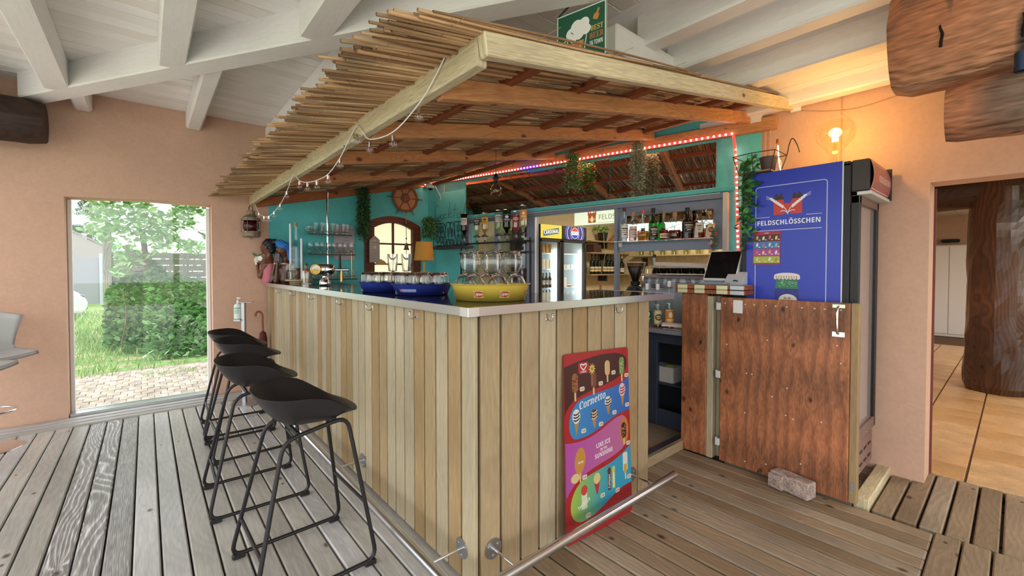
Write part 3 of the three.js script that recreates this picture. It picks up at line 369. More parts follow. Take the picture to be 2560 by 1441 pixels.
// ================= REED CANOPY =================
{ const c = thing('reed_canopy', 'sloping reed thatched canopy on a timber frame above the bar', 'canopy', [0, 0, 0]);
  part(c, 'front_beam', beamGeo([0.92, 2.168, -1.245], [0.92, 2.16, -5.585], 0.05, 0.105, 0.006), M.yellow, null, null, 'pale yellow pine beam along the front edge');
  part(c, 'side_beam', beamGeo([0.9, 2.175, -1.22], [3.8, 2.652, -1.15], 0.045, 0.085, 0.006, 0.6), M.yellow, null, null, 'pale yellow pine beam along the open side');
  const raf = [[-1.60, 3.79, -1.45], [-2.31, 3.62, -2.235], [-3.1, 3.44, -3.34], [-4.1, 3.25, -4.55]];
  raf.forEach(([z0, x1, z1], i) => part(c, 'rafter', beamGeo([0.95, 2.155, z0], [x1, 2.63 - i * -0.008, z1], 0.058, 0.09, 0.006, i * 0.77), M.stain));
  part(c, 'rafter', beamGeo([0.95, 2.13, -5.56], [3.1, 2.62, -5.57], 0.05, 0.1, 0.004, 3.1), M.stain2);
  const yb = (x) => 2.225 + 0.168 * (x - 0.92), xe = (z) => 3.79 + Math.min(0, z + 1.367) * 0.1576;
  for (const [x, z1] of [[1.3, -5.5], [1.75, -5.5], [2.2, -5.5], [2.65, -5.5], [3.08, -5.5], [3.45, -3.1]]) part(c, 'batten', beamGeo([x, yb(x) - 0.022, -1.2], [x, yb(x) - 0.022, z1], 0.045, 0.035, 0.003, x), M.batten);
  const wb = merge(cbox(0.05, 0.004, 0.03, 0.001), at(cbox(0.004, 0.045, 0.03, 0.001), -0.025, 0.02, 0), at(cbox(0.13, 0.003, 0.006, 0.0005), 0.06, 0.003, 0)); for (const [x, z, y] of [[1.52, -1.62, 2.3], [1.25, -2.33, 2.262], [1.3, -3.12, 2.268]]) part(c, 'bracket', wb, M.whitep, [x, y, z], null, 'small white angle bracket');
  // reeds
  const q = rng(404), cols = [[208, 170, 126], [188, 148, 106], [220, 187, 144], [168, 128, 90], [198, 159, 115]];
  const rt = cols.map((cc, i) => tmat(woodTex(200 + i, { w: 512, h: 32, len: 1.2, wid: 0.03, c0: cc, c1: cc.map((v) => v * 0.72), rings: 2, knots: 0, contrast: 0.6, blot: 0.3 }), 0.5));
  const reed = (L, r, bend, taper = 0.75) => { const n = 5, P = []; for (let i = 0; i <= n; i++) P.push([i / n * L, bend * Math.sin(PI * i / n), bend * 0.6 * Math.sin(2.2 * i / n)]); const g = tube(P, r, n, 6); const nd = []; for (let k = 0.12; k < L; k += 0.28) nd.push(at(cyl(r * 1.14, r * 1.14, 0.006, 6), k, bend * Math.sin(PI * k / L), bend * 0.6 * Math.sin(2.2 * k / L), 0, 0, PI / 2)); return merge(g, nd); };
  const shapes = []; for (let i = 0; i < 10; i++) shapes.push(reed(rr(1.1, 1.6, q), rr(0.0045, 0.0075, q), rr(-0.012, 0.012, q)));
  const yr = (x) => x < 0.92 ? 2.236 + 0.25 * (x - 0.92) : 2.236 + 0.168 * (x - 0.92);
  for (let i = 0; i < 295; i++) { // the overhanging reeds along the front edge
    const z = -1.215 - i * 0.0146 + rr(-0.006, 0.006, q), x = 0.56 + rr(-0.07, 0.09, q) + 0.03 * Math.sin(i * 0.21), s = shapes[Math.floor(q() * 10)];
    part(c, 'reed', s, rt[Math.floor(q() * 5)], [x, yr(x) + rr(0, 0.016, q), z], [0, rr(-0.035, 0.035, q), Math.atan(0.178) + rr(-0.01, 0.012, q)]);
  }
  // the rest of the mat, too many to pick apart
  const by = rt.map(() => []);
  for (let layer = 0; layer < 2; layer++) for (let z = -1.2; z > -5.57; z -= 0.0105) { let x = layer ? rr(0.53, 0.7, q) : rr(0.52, 0.9, q); const end = xe(z);
    while (x < end - 0.1) { const L = Math.min(rr(0.9, 1.7, q), end - x), g = reed(L, rr(0.004, 0.0068, q), rr(-0.012, 0.012, q)); by[Math.floor(q() * 5)].push(at(g, x, yr(x) + 0.006 + layer * 0.012 + rr(-0.004, 0.008, q), z + rr(-0.006, 0.006, q), 0, rr(-0.02, 0.02, q), Math.atan(0.168))); x += L - 0.04; } }
  by.forEach((l, i) => { const m = part(c, 'reed_mat', merge(l), rt[i]); m.userData.kind = 'stuff'; });
  const wire = []; for (const x of [0.78, 1.15, 1.6, 2.05, 2.5, 2.95]) wire.push(tube([[x, yr(x) - 0.008, -1.08], [x, yr(x) - 0.01, -2.6], [x, yr(x) - 0.008, -4], [x, yr(x) - 0.01, -5.5]], 0.0012, 12, 4)); part(c, 'binding_wire', merge(wire), mat(0xb8a888, 0.5, 0.5)).userData.kind = 'stuff';
}
{ // string lights along the front beam
  const k = 0.946, P = (z, y) => [0.885, 1.4 + (y - 1.4) * k, z * k], bulbs = [[-1.737, 2.07], [-2.002, 2.008], [-2.29, 2.038], [-2.46, 2.12], [-2.512, 2.137], [-2.759, 2.038], [-2.994, 1.975], [-3.242, 1.973], [-3.471, 1.993], [-3.691, 2.039], [-4.099, 2.015], [-4.336, 1.933], [-4.578, 1.89], [-4.806, 1.868], [-5.032, 1.887], [-5.296, 1.948]];
  const t = thing('string_lights', 'white corded string of small clear globe bulbs draped along the canopy beam', 'string lights', [0, 0, 0]);
  const pts = [[-1.5, 2.27], [-1.6, 2.2], ...bulbs.slice(0, 3).map(([z, y]) => [z, y + 0.06]), [-2.4, 2.17], [-2.5, 2.21], ...bulbs.slice(5, 10).map(([z, y]) => [z, y + 0.05]), [-3.87, 2.16], ...bulbs.slice(10).map(([z, y]) => [z, y + 0.04]), [-5.5, 2.1]];
  part(t, 'cord', tube(pts.map(([z, y]) => P(z, y)), 0.003, 160, 5), M.whitep);
  const gb = sph(0.019, 14, 10), gm = glassM(0xffffff, { roughness: 0.05 }), cap = at(cyl(0.0075, 0.0075, 0.026, 8), 0, 0.028, 0), fil = merge(tube([[-0.006, 0.012, 0], [-0.007, -0.006, 0.002], [0, -0.01, 0], [0.007, -0.004, 0], [0.006, 0.012, 0]], 0.0012, 12, 4));
  bulbs.forEach(([z, y]) => { const q = new THREE.Group(); q.name = 'bulb'; q.position.set(...P(z, y)); t.add(q); part(q, 'globe', gb, gm); part(q, 'socket', cap, M.chrome); part(q, 'filament', fil, mat(0xd8b0a8, 0.4)); });
}
// ================= BACK WALL =================
{ const b = thing('wall_beam', 'brown timber beam along the teal wall carrying the canopy rafters', 'beam', [0, 0, 0]);
  part(b, 'timber', beamGeo(bw(-0.115, 2.547, 0.035), bw(4.3, 2.64, 0.035), 0.06, 0.1, 0.005, 1.3), M.stain);
  for (const s of [0.25, 1.4, 2.6, 3.9]) part(b, 'bolt', at(cyl(0.007, 0.007, 0.01, 8), 0, 0, 0, PI / 2), M.brushed, bw(s, 2.56 + s * 0.021, 0.067), [0, BWR, 0]); }
[[0.336, 1.346], [1.35, 2.386], [2.39, 3.468]].forEach(([a, b], i) => { const w = b - a, y1 = 2.487 + i * 0.025, h = y1 - 2.09; solo('wall_mirror', ['frameless wall mirror panel nearest the drinks fridge above the hatch', 'frameless wall mirror panel in the middle of the row above the hatch', 'frameless wall mirror panel above the inverted spirit bottles'][i], 'mirror', cbox(w - 0.004, h, 0.006, 0.0015), M.mirror, bw((a + b) / 2, 2.09 + h / 2, 0.012), BWR - (i === 2 ? 0.006 : i === 1 ? -0.004 : 0), 'wall mirrors'); });
{ // LED rope
  const t = thing('led_rope_light', 'pink red LED rope light along the wall beam and down the teal wall', 'rope light', [0, 0, 0]), sk = new THREE.MeshPhysicalMaterial({ color: 0xf08a88, roughness: 0.35, transmission: 0.55, thickness: 0, emissive: 0xff4a48, emissiveIntensity: 0.35 }), skp = new THREE.MeshPhysicalMaterial({ color: 0x9a60e8, roughness: 0.35, transmission: 0.55, thickness: 0, emissive: 0x7a30ff, emissiveIntensity: 0.9 });
  const yl = (s) => 2.51 + (s - 0.183) * 0.0217, pt = (s) => bw(s, yl(s), 0.078);
  part(t, 'tube', merge(pipe([bw(0.155, 1.5, 0.014), bw(0.175, 1.98, 0.02), bw(0.178, 2.3, 0.03), bw(0.183, 2.44, 0.075), pt(0.19), pt(1.2), pt(2.21)], 0.012, 0.03, 8), pipe([pt(2.49), pt(4.31)], 0.012, 0, 8)), sk); part(t, 'tube', pipe([pt(2.21), pt(2.49)], 0.0125, 0, 8), skp, null, null, 'violet stretch of tube');
  const lg = sph(0.0095, 8, 6), lm = new THREE.MeshStandardMaterial({ color: 0xfff0e0, emissive: 0xffe2c8, emissiveIntensity: 3.5 }), lv = new THREE.MeshStandardMaterial({ color: 0xe8d8ff, emissive: 0xc8a0ff, emissiveIntensity: 4 });
  for (let s = 0.2; s < 4.31; s += 0.047) part(t, 'led', lg, s > 2.21 && s < 2.49 ? lv : lm, bw(s, yl(s), 0.086));
  for (let y = 1.53; y < 2.42; y += 0.045) part(t, 'led', lg, lm, bw(0.158 + (y - 1.5) * 0.026, y, 0.024 + Math.max(0, y - 2.2) * 0.1));
  const strip = (s0, s1, col, I) => { const l = new THREE.RectAreaLight(col, I, Math.abs(s1 - s0), 0.03); const p = bw((s0 + s1) / 2, yl((s0 + s1) / 2) - 0.012, 0.11); l.position.set(...p); const q = bw((s0 + s1) / 2, 1.9, 0.6); l.lookAt(...q); scene.add(l); };
  strip(0.2, 2.2, 0xffb090, 9); strip(2.22, 2.48, 0x9050ff, 14); strip(2.5, 4.3, 0xffb090, 9); { const l = new THREE.RectAreaLight(0xff8a78, 4, 0.03, 0.9); l.position.set(...bw(0.17, 1.97, 0.05)); l.lookAt(...bw(0.17, 1.97, 1)); scene.add(l); }
}
{ // grey hatch framing
  const h = struct('window_2', null); h.position.set(...BW0); h.rotation.y = BWR; const m = M.blueGrey, b = (s0, s1, y0, y1, d, z, mm = m, n = 'frame') => part(h, n, cbox(Math.abs(s1 - s0), y1 - y0, d, 0.003), mm, [-(s0 + s1) / 2, (y0 + y1) / 2, z]);
  b(0.27, 3.45, 1.995, 2.045, 0.07, 0.0); b(0.3, 3.4, 2.036, 2.044, 0.02, 0.03, M.offwhite, 'curtain_rail'); b(0.235, 0.275, 1.06, 2.04, 0.06, 0.02, M.offwhite, 'post'); b(1.255, 1.29, 1.06, 1.995, 0.07, 0, m, 'post'); b(2.285, 2.42, 1.06, 1.995, 0.06, 0, m, 'post'); b(2.28, 2.295, 1.06, 1.985, 0.02, 0.03, M.whitep, 'edge_strip'); b(3.4, 3.45, 1.06, 1.995, 0.06, 0, m, 'post'); b(2.9, 2.96, 1.06, 1.995, 0.05, -0.02, m, 'post'); b(0.27, 3.45, 1.04, 1.075, 0.14, -0.02, m, 'sill');
  b(2.42, 2.9, 1.075, 1.995, 0.006, -0.03, M.glass, 'pane'); b(2.96, 3.4, 1.075, 1.995, 0.006, -0.03, M.glass, 'pane'); b(2.86, 2.99, 1.08, 1.13, 0.03, 0.02, mat(0x70788c, 0.5), 'latch');
}
{ // bottle shelf with a mirrored back
  const t = thing('bottle_shelf', 'blue grey wall shelf unit with mirrored back beside the hatch', 'shelf', BW0, BWR), m = M.blueGrey, b = (n, s0, s1, y0, y1, d, z, mm = m) => part(t, n, cbox(Math.abs(s1 - s0), y1 - y0, d, 0.003), mm, [-(s0 + s1) / 2, (y0 + y1) / 2, z]);
  b('top_panel', 0.28, 1.25, 1.915, 1.993, 0.02, 0.0); b('side_panel', 0.28, 0.36, 1.56, 1.92, 0.02, 0.0); b('side_panel', 1.18, 1.25, 1.56, 1.92, 0.02, 0.0); b('lower_board', 0.28, 1.25, 1.562, 1.655, 0.022, 0.0); b('mirror', 0.36, 1.18, 1.655, 1.915, 0.005, -0.012, M.mirror);
  b('glass_shelf', 0.31, 1.25, 1.645, 1.655, 0.15, 0.085, glassM(0xdff5ee)); for (const s of [0.37, 1.22]) b('shelf_clip', s - 0.018, s + 0.018, 1.605, 1.645, 0.03, 0.03, M.plug); }
// bottles
const labelTex = (bg, fg, kind) => canvasTex(128, 128, (x) => { x.fillStyle = bg; x.fillRect(0, 0, 128, 128); x.strokeStyle = fg; x.lineWidth = 3; x.strokeRect(6, 6, 116, 116); x.fillStyle = fg; if (kind === 0) { x.fillRect(18, 30, 92, 14); x.fillRect(30, 54, 68, 6); x.fillRect(24, 70, 80, 6); x.fillRect(40, 88, 48, 10); } else if (kind === 1) { x.beginPath(); x.arc(64, 46, 24, 0, 7); x.fill(); x.fillRect(20, 82, 88, 10); x.fillRect(34, 100, 60, 5); } else { x.beginPath(); x.ellipse(64, 64, 48, 30, 0, 0, 7); x.fill(); x.fillStyle = bg; x.fillRect(32, 54, 64, 8); x.fillRect(40, 70, 48, 6); } });
const LB = { white: tmat(labelTex('#f2ede2', '#6a5a4a', 0), 0.6), cream: tmat(labelTex('#efe0b4', '#7a5a2a', 2), 0.6), black: tmat(labelTex('#1e1c1e', '#d8d0b8', 0), 0.5), green: tmat(labelTex('#1e7a48', '#e8f2e4', 1), 0.5), orange: tmat(labelTex('#e8902c', '#fff2d8', 1), 0.5), pink: tmat(labelTex('#e9d3cb', '#a06a58', 0), 0.6), red: tmat(labelTex('#a8222c', '#f0e0d0', 2), 0.5), roundel: tmat(labelTex('#17151a', '#f2f0ee', 1), 0.4), yellow: tmat(labelTex('#e8c24a', '#8a2a20', 1), 0.5) };
const tint = (c) => glassM(c, { roughness: 0.04 }), liq = (c) => new THREE.MeshPhysicalMaterial({ color: c, roughness: 0.1, transmission: 0.75, thickness: 0 });
const GL = { clear: glassM(0xf4fbfa, { ior: 1.8 }), green: tint(0x2f9a4a), dark: mat(0x14130f, 0.12), brown: tint(0x7a4a1c), amber: liq(0xd98a2c), gold: liq(0xe8b848), redl: liq(0xa82c34), wine: mat(0x101a16, 0.1), pink: liq(0xe8b4a8), darkred: mat(0x3a0c12, 0.15), pale: liq(0xf0e8c8) };
const PROF = {
  std: (h, r) => [[0, 0], [r * 0.96, 0], [r, 0.006], [r, h * 0.55], [r * 0.9, h * 0.62], [r * 0.45, h * 0.7], [r * 0.36, h * 0.75], [r * 0.34, h * 0.93], [r * 0.4, h * 0.935], [r * 0.4, h * 0.96]],
  wine: (h, r) => [[0, 0.006], [r * 0.94, 0], [r, 0.006], [r, h * 0.6], [r * 0.85, h * 0.68], [r * 0.42, h * 0.76], [r * 0.37, h * 0.8], [r * 0.36, h * 0.96], [r * 0.4, h * 0.97], [r * 0.4, h]],
  cone: (h, r) => [[0, 0], [r * 0.8, 0], [r, h * 0.1], [r * 0.98, h * 0.22], [r * 0.62, h * 0.5], [r * 0.28, h * 0.68], [r * 0.24, h * 0.85], [r * 0.3, h * 0.87]],
  flask: (h, r) => [[0, 0], [r * 0.7, 0], [r, h * 0.13], [r, h * 0.2], [r * 0.75, h * 0.34], [r * 0.32, h * 0.45], [r * 0.26, h * 0.5], [r * 0.26, h * 0.9], [r * 0.34, h * 0.91]],
  squat: (h, r) => [[0, 0], [r * 0.97, 0], [r, 0.006], [r, h * 0.52], [r * 0.92, h * 0.6], [r * 0.4, h * 0.68], [r * 0.3, h * 0.72], [r * 0.3, h * 0.86], [r * 0.42, h * 0.87]] };
function bottleParts(t, o) { // o: h r prof glass liq lvl label ly lh cap caph sq
  const { h, r, prof = 'std', glass, liquid, lvl = 0.5, label, ly = 0.28, lh = 0.2, cap = M.black, caph = 0.05, n = o.sq ? 4 : 20 } = o, pr = PROF[prof](h, r);
  const g = lathe(pr, n), rotY = o.sq ? PI / 4 : 0; part(t, 'glass_body', o.sq ? at(g, 0, 0, 0, 0, rotY, 0, [1.25, 1, 1.25]) : g, glass);
  if (liquid) { const q = pr.filter(([, y]) => y <= h * lvl).map(([x, y]) => [x * 0.93, y + 0.004]); const last = q[q.length - 1]; q.push([last[0], h * lvl], [0, h * lvl]); part(t, 'liquid', o.sq ? at(lathe(q, n), 0, 0, 0, 0, rotY, 0, [1.25, 1, 1.25]) : lathe(q, n), liquid); }
  if (label) { const lg = o.sq ? cbox(r * 1.5, lh * h, r * 1.79, 0.001) : prep(new THREE.CylinderGeometry(r * 1.012, r * 1.012, lh * h, 20, 1, true, -1.15, 2.3)); if (o.sq) { const u = quad(r * 1.5, lh * h); part(t, 'label', at(u, 0, h * ly + lh * h / 2, r * 0.9), label); } else part(t, 'label', at(lg, 0, h * ly + lh * h / 2, 0), label); }
  const top = pr[pr.length - 1]; part(t, 'cap', at(cyl(top[0] * 1.08, top[0] * 1.08, caph, 12), 0, top[1] + caph / 2 - 0.004, 0), cap); return t;
}
const FACE = -40.4 * D2R;  // labels turned towards the room
function bottle(label, p, o, group, name = 'bottle') { const t = thing(name, label, 'bottle', p, o.ry ?? FACE, group); return bottleParts(t, o); }
const onShelf = (s) => bw(s, 1.656, 0.085);
bottle('tall clear vodka bottle with dark red cap at the hatch end of the shelf', onShelf(1.155), { h: 0.31, r: 0.037, glass: GL.clear, label: LB.white, ly: 0.1, lh: 0.42, cap: mat(0x5a1c18, 0.4), caph: 0.035 });
bottle('clear bottle with pale pink label and wooden stopper on the shelf', onShelf(1.067), { h: 0.28, r: 0.038, prof: 'squat', glass: GL.clear, liquid: GL.pink, lvl: 0.4, label: LB.pink, ly: 0.12, lh: 0.38, cap: M.cork, caph: 0.04 });
bottle('long necked round bottle of golden liqueur on the shelf', onShelf(0.966), { h: 0.29, r: 0.054, prof: 'flask', glass: GL.clear, liquid: GL.gold, lvl: 0.3, cap: mat(0xc86a58, 0.5), caph: 0.03 });
bottle('green glass whisky bottle with black label on the shelf', onShelf(0.865), { h: 0.27, r: 0.041, glass: GL.green, label: LB.black, ly: 0.08, lh: 0.42, cap: M.black, caph: 0.045 });
bottle('clear decanter bottle of red brown spirit with gold neck on the shelf', onShelf(0.767), { h: 0.25, r: 0.045, prof: 'cone', glass: GL.clear, liquid: GL.redl, lvl: 0.36, label: LB.cream, ly: 0.06, lh: 0.17, cap: mat(0x9a7a3c, 0.4), caph: 0.05 });
bottle('cone shaped decanter with amber cognac and wooden stopper on the shelf', onShelf(0.663), { h: 0.24, r: 0.055, prof: 'cone', glass: GL.clear, liquid: liq(0x9a4436), lvl: 0.34, cap: M.cork, caph: 0.04 });
bottle('black whisky bottle with pale band label on the shelf', onShelf(0.554), { h: 0.255, r: 0.044, glass: GL.dark, label: LB.black, ly: 0.2, lh: 0.38, cap: M.black, caph: 0.035 });
bottle('square bourbon bottle with white label on the shelf', onShelf(0.468), { h: 0.25, r: 0.042, prof: 'squat', sq: true, glass: GL.clear, liquid: GL.amber, lvl: 0.4, label: LB.white, ly: 0.2, lh: 0.34, cap: M.dark, caph: 0.03 });
bottle('square bourbon bottle with yellow cream label at the wall end of the shelf', onShelf(0.372), { h: 0.235, r: 0.044, prof: 'squat', sq: true, glass: GL.clear, liquid: GL.gold, lvl: 0.3, label: LB.cream, ly: 0.08, lh: 0.42, cap: M.cork, caph: 0.03 });
{ // inverted spirit bottles
  const st = thing('spirit_rack', 'black and clear wall rack of spirit measures behind the wine glasses', 'bottle rack', bw(2.87, 1.0, 0.12), BWR); part(st, 'rail', cbox(1.2, 0.02, 0.02, 0.003), M.black, [0, 0.71, 0]); part(st, 'rail', cbox(1.2, 0.012, 0.05, 0.002), M.black, [0, 0.585, 0.01]); for (const x of [-0.58, 0.58]) part(st, 'post', cbox(0.02, 0.75, 0.02, 0.002), M.black, [x, 0.375, 0]); part(st, 'base', cbox(1.2, 0.015, 0.14, 0.003), M.black, [0, 0.0, 0]);
  const defs = [['upside down brown bottle of herb liqueur with white label', 3.362, 2.1, 0.042, GL.brown, LB.white, liq(0x3a2408)], ['upside down clear bottle with silver script label', 3.127, 2.065, 0.04, GL.clear, LB.black, GL.pale], ['upside down clear bottle with yellow and red label', 2.987, 2.077, 0.043, GL.clear, LB.yellow, GL.gold], ['upside down pale green bottle with small round label', 2.752, 2.09, 0.046, tint(0xd8f0e4), LB.white, GL.pale], ['upside down vermouth bottle in green glass with black roundel label', 2.623, 2.085, 0.05, GL.green, LB.roundel, mat(0x120c10, 0.2)], ['upside down bottle of bright red aperitif', 2.482, 2.054, 0.043, GL.clear, LB.red, mat(0xb01824, 0.25)], ['upside down tall clear bottle with orange label beside the grey post', 2.373, 2.115, 0.043, GL.clear, LB.orange, GL.pale]];
  for (const [lab, s, top, r, gl, lb, lq] of defs) { const t = thing('spirit_bottle', lab, 'bottle', bw(s, top, 0.15), FACE, 'spirit bottles in the rack'), h = top - 1.79; const q = new THREE.Group();
    part(t, 'glass_body', at(lathe([[0, 0], [r * 0.96, 0], [r, 0.006], [r, h * 0.68], [r * 0.85, h * 0.75], [r * 0.42, h * 0.83], [r * 0.34, h * 0.97], [r * 0.34, h]], 18), 0, 0, 0, PI), gl); if (lq) part(t, 'liquid', at(lathe([[0, h * 0.15], [r * 0.92, h * 0.15], [r * 0.92, h * 0.68], [r * 0.36, h * 0.83], [r * 0.3, h * 0.95], [0, h * 0.95]], 16), 0, 0, 0, PI), lq);
    part(t, 'label', at(prep(new THREE.CylinderGeometry(r * 1.015, r * 1.015, h * 0.3, 18, 1, true, -1.2, 2.4)), 0, -h * 0.33, 0), lb); part(t, 'measure', merge(at(cyl(r * 0.5, r * 0.55, 0.05, 14), 0, -h - 0.02, 0)), glassM(0xf0f0f0)); part(t, 'measure_cap', merge(at(cyl(r * 0.62, r * 0.62, 0.014, 14), 0, -h + 0.012, 0), at(cbox(0.09, 0.014, 0.014, 0.002), 0, -h - 0.0, 0), at(cyl(0.006, 0.011, 0.05, 10), 0, -h - 0.07, 0)), M.black); }
}
// back counter under the hatch
{ const t = thing('back_counter', 'dark blue cupboard run with grey worktop below the hatch', 'cupboard', [0, 0, 0]); const m = M.navy;
  part(t, 'worktop', merge(at(cbox(0.52, 0.035, 2.6, 0.004), 3.42, 0.885, -2.98)), mat(0x8c8c96, 0.35)); part(t, 'top_rail', cbox(0.03, 0.1, 2.56, 0.003), m, [3.32, 0.815, -2.98]); for (const z of [-1.71, -2.02, -2.9, -4.24]) part(t, 'post', cbox(0.04, 0.72, 0.09, 0.003), m, [3.32, 0.43, z]); part(t, 'shelf', cbox(0.36, 0.02, 2.56, 0.002), m, [3.5, 0.42, -2.98]); part(t, 'bottom_rail', cbox(0.03, 0.14, 2.56, 0.003), m, [3.32, 0.135, -2.98]); part(t, 'back_panel', cbox(0.01, 0.8, 2.3, 0), mat(0x1c2028, 0.8), [3.5, 0.45, -2.9]);
  part(t, 'corner_worktop', cbox(1.6, 0.035, 0.5, 0.004), mat(0x8c8c96, 0.35), [2.3, 0.985, -5.33]); part(t, 'corner_front', cbox(1.6, 0.85, 0.02, 0.004), m, [2.3, 0.52, -5.12]); }
{ const t = thing('white_bin', 'small white plastic tub on the cupboard shelf', 'tub', [3.42, 0.43, -1.95]); part(t, 'body', at(extr(rrect(0.16, 0.2, 0.02), 0.13), 0, 0, 0, -PI / 2), M.plug); part(t, 'cloth', at(sph(0.045, 10, 8), -0.02, 0.12, 0.04, 0, 0, 0, [1, 0.5, 1]), mat(0xc8d860, 0.9)); }
{ const t = thing('spray_bottle', 'spray bottle with yellow trigger head inside the dark cupboard', 'spray bottle', [3.45, 0.43, -1.78], -2.2); part(t, 'body', lathe([[0, 0], [0.035, 0], [0.036, 0.01], [0.034, 0.12], [0.014, 0.16], [0.012, 0.19], [0, 0.19]], 16), mat(0xb8bcc0, 0.3)); part(t, 'trigger_head', merge(at(cbox(0.025, 0.03, 0.06, 0.004), 0, 0.205, 0.015), at(cbox(0.01, 0.045, 0.012, 0.002), 0, 0.175, 0.035, 0.4)), mat(0xe8c818, 0.4)); }
bottle('clear syrup bottle with green label and white pourer behind the bar', [3.26, 0.903, -2.05], { h: 0.33, r: 0.036, glass: GL.clear, label: LB.green, ly: 0.1, lh: 0.34, cap: M.whitep, caph: 0.05 });
bottle('clear syrup bottle with white and yellow label and white pourer behind the bar', [3.26, 0.903, -1.95], { h: 0.33, r: 0.037, glass: GL.clear, liquid: GL.amber, lvl: 0.12, label: LB.cream, ly: 0.08, lh: 0.36, cap: M.whitep, caph: 0.05 });
bottle('clear syrup bottle with orange label and white pourer behind the bar', [3.25, 0.903, -1.84], { h: 0.36, r: 0.038, glass: GL.clear, liquid: liq(0x8a4030), lvl: 0.08, label: LB.orange, ly: 0.1, lh: 0.34, cap: M.whitep, caph: 0.05 });
{ const t = thing('order_pad', 'curled sheets of white paper lying on the grey back worktop', 'papers', [3.21, 0.905, -1.73]); const roll = []; for (let i = 0; i <= 10; i++) { const a = i / 10 * 2.6; roll.push([0.05 * Math.cos(a) * 1.3, 0.05 * Math.sin(a)]); } const P = [...roll, ...roll.slice().reverse().map(([x, y]) => [x * 0.96, y * 0.96])]; part(t, 'sheet', at(extr(shp(P), 0.18), 0, 0, -0.14, 0, 0.3), M.paper); part(t, 'sheet', cbox(0.12, 0.003, 0.3, 0), M.paper, [0.04, 0.002, 0.02]); part(t, 'pen', pipe([[-0.02, 0.01, 0.1], [0.06, 0.01, 0.02]], 0.004, 0, 6), M.red); }
// coffee corner
{ const t = thing('coffee_machine', 'grey steel espresso machine with slotted back panel', 'coffee machine', [3.53, 0.903, -1.83]);
  const s = new THREE.Shape(); s.moveTo(-0.2, 0); s.lineTo(-0.2, 0.38); s.quadraticCurveTo(-0.2, 0.44, -0.14, 0.44); s.lineTo(0.18, 0.44); s.lineTo(0.18, 0); s.closePath(); part(t, 'body', at(extr(s, 0.6, 0.006), 0, 0, -0.3), mat(0x9aa0a6, 0.35, 0.6)); part(t, 'side_trim', at(cbox(0.4, 0.42, 0.02, 0.006), 0, 0.22, -0.312), M.chrome);
  for (let k = 0; k < 7; k++) for (let j = 0; j < 7; j++) part(t, 'vent_slot', cbox(0.004, 0.006, k === 4 ? 0.03 : 0.045, 0.001), M.black, [-0.207, 0.33 + j * 0.0125, -0.27 + k * 0.075 + 0.012 * Math.cos((j - 3) * 0.4) * (k > 4 ? 1 : -1)]);
  part(t, 'cup_rail', pipe([[-0.17, 0.45, -0.28], [-0.17, 0.5, -0.28], [-0.17, 0.5, 0.28], [-0.17, 0.45, 0.28]], 0.005, 0.02, 6), M.chrome); }
const cupG = lathe([[0, 0.004], [0.022, 0], [0.026, 0.004], [0.036, 0.045], [0.036, 0.05], [0.033, 0.048], [0.023, 0.008], [0, 0.008]], 16);
for (let i = 0; i < 9; i++) solo('espresso_cup', 'upturned dark glass espresso cup on top of the coffee machine', 'cup', at(cupG, 0, 0.052, 0, PI), glassM(0x8a8a90), [3.42 + (i % 2) * 0.09, 1.347, -2.06 + Math.floor(i / 2) * 0.1], 0, 'cups on the coffee machine');
{ const t = thing('cup_towel', 'folded pale towel laid over the cups on the coffee machine', 'towel', [3.46, 1.425, -1.8]); const g = cbox(0.2, 0.035, 0.5, 0.015); part(t, 'cloth', g, mat(0xc8bcb0, 0.95)); t.rotation.set(0.04, 0.02, 0.02); }
{ const t = thing('coffee_grinder', 'coffee grinder with a clear hopper full of dark beans', 'grinder', [3.44, 0.903, -2.285]);
  part(t, 'hopper', lathe([[0.03, 0.37], [0.034, 0.37], [0.088, 0.53], [0.092, 0.545], [0.088, 0.545], [0.03, 0.375]], 24), glassM(0xf0ece6)); part(t, 'beans', lathe([[0, 0.372], [0.028, 0.372], [0.078, 0.51], [0, 0.515]], 20), tmat(plasterTex(301, [34, 22, 18], 0.9, 0.08, 64), 0.35)); part(t, 'lid', lathe([[0, 0.555], [0.06, 0.553], [0.096, 0.547], [0.096, 0.542], [0, 0.542]], 24), mat(0xe8dcc0, 0.4)); part(t, 'collar', at(cyl(0.045, 0.04, 0.035, 18), 0, 0.355, 0), M.black); part(t, 'body', lathe([[0, 0], [0.095, 0], [0.1, 0.02], [0.095, 0.27], [0.07, 0.32], [0.045, 0.34], [0, 0.34]], 24), mat(0x2c3a30, 0.35)); part(t, 'chute', cbox(0.05, 0.05, 0.06, 0.006), M.black, [-0.07, 0.3, 0.03]); }
bottle('grey whipped cream dispenser bottle between the grinder and the hatch post', [3.6, 0.903, -2.19], { h: 0.62, r: 0.035, glass: mat(0xb8b8b8, 0.4), label: LB.white, ly: 0.4, lh: 0.2, cap: M.dark, caph: 0.03 });
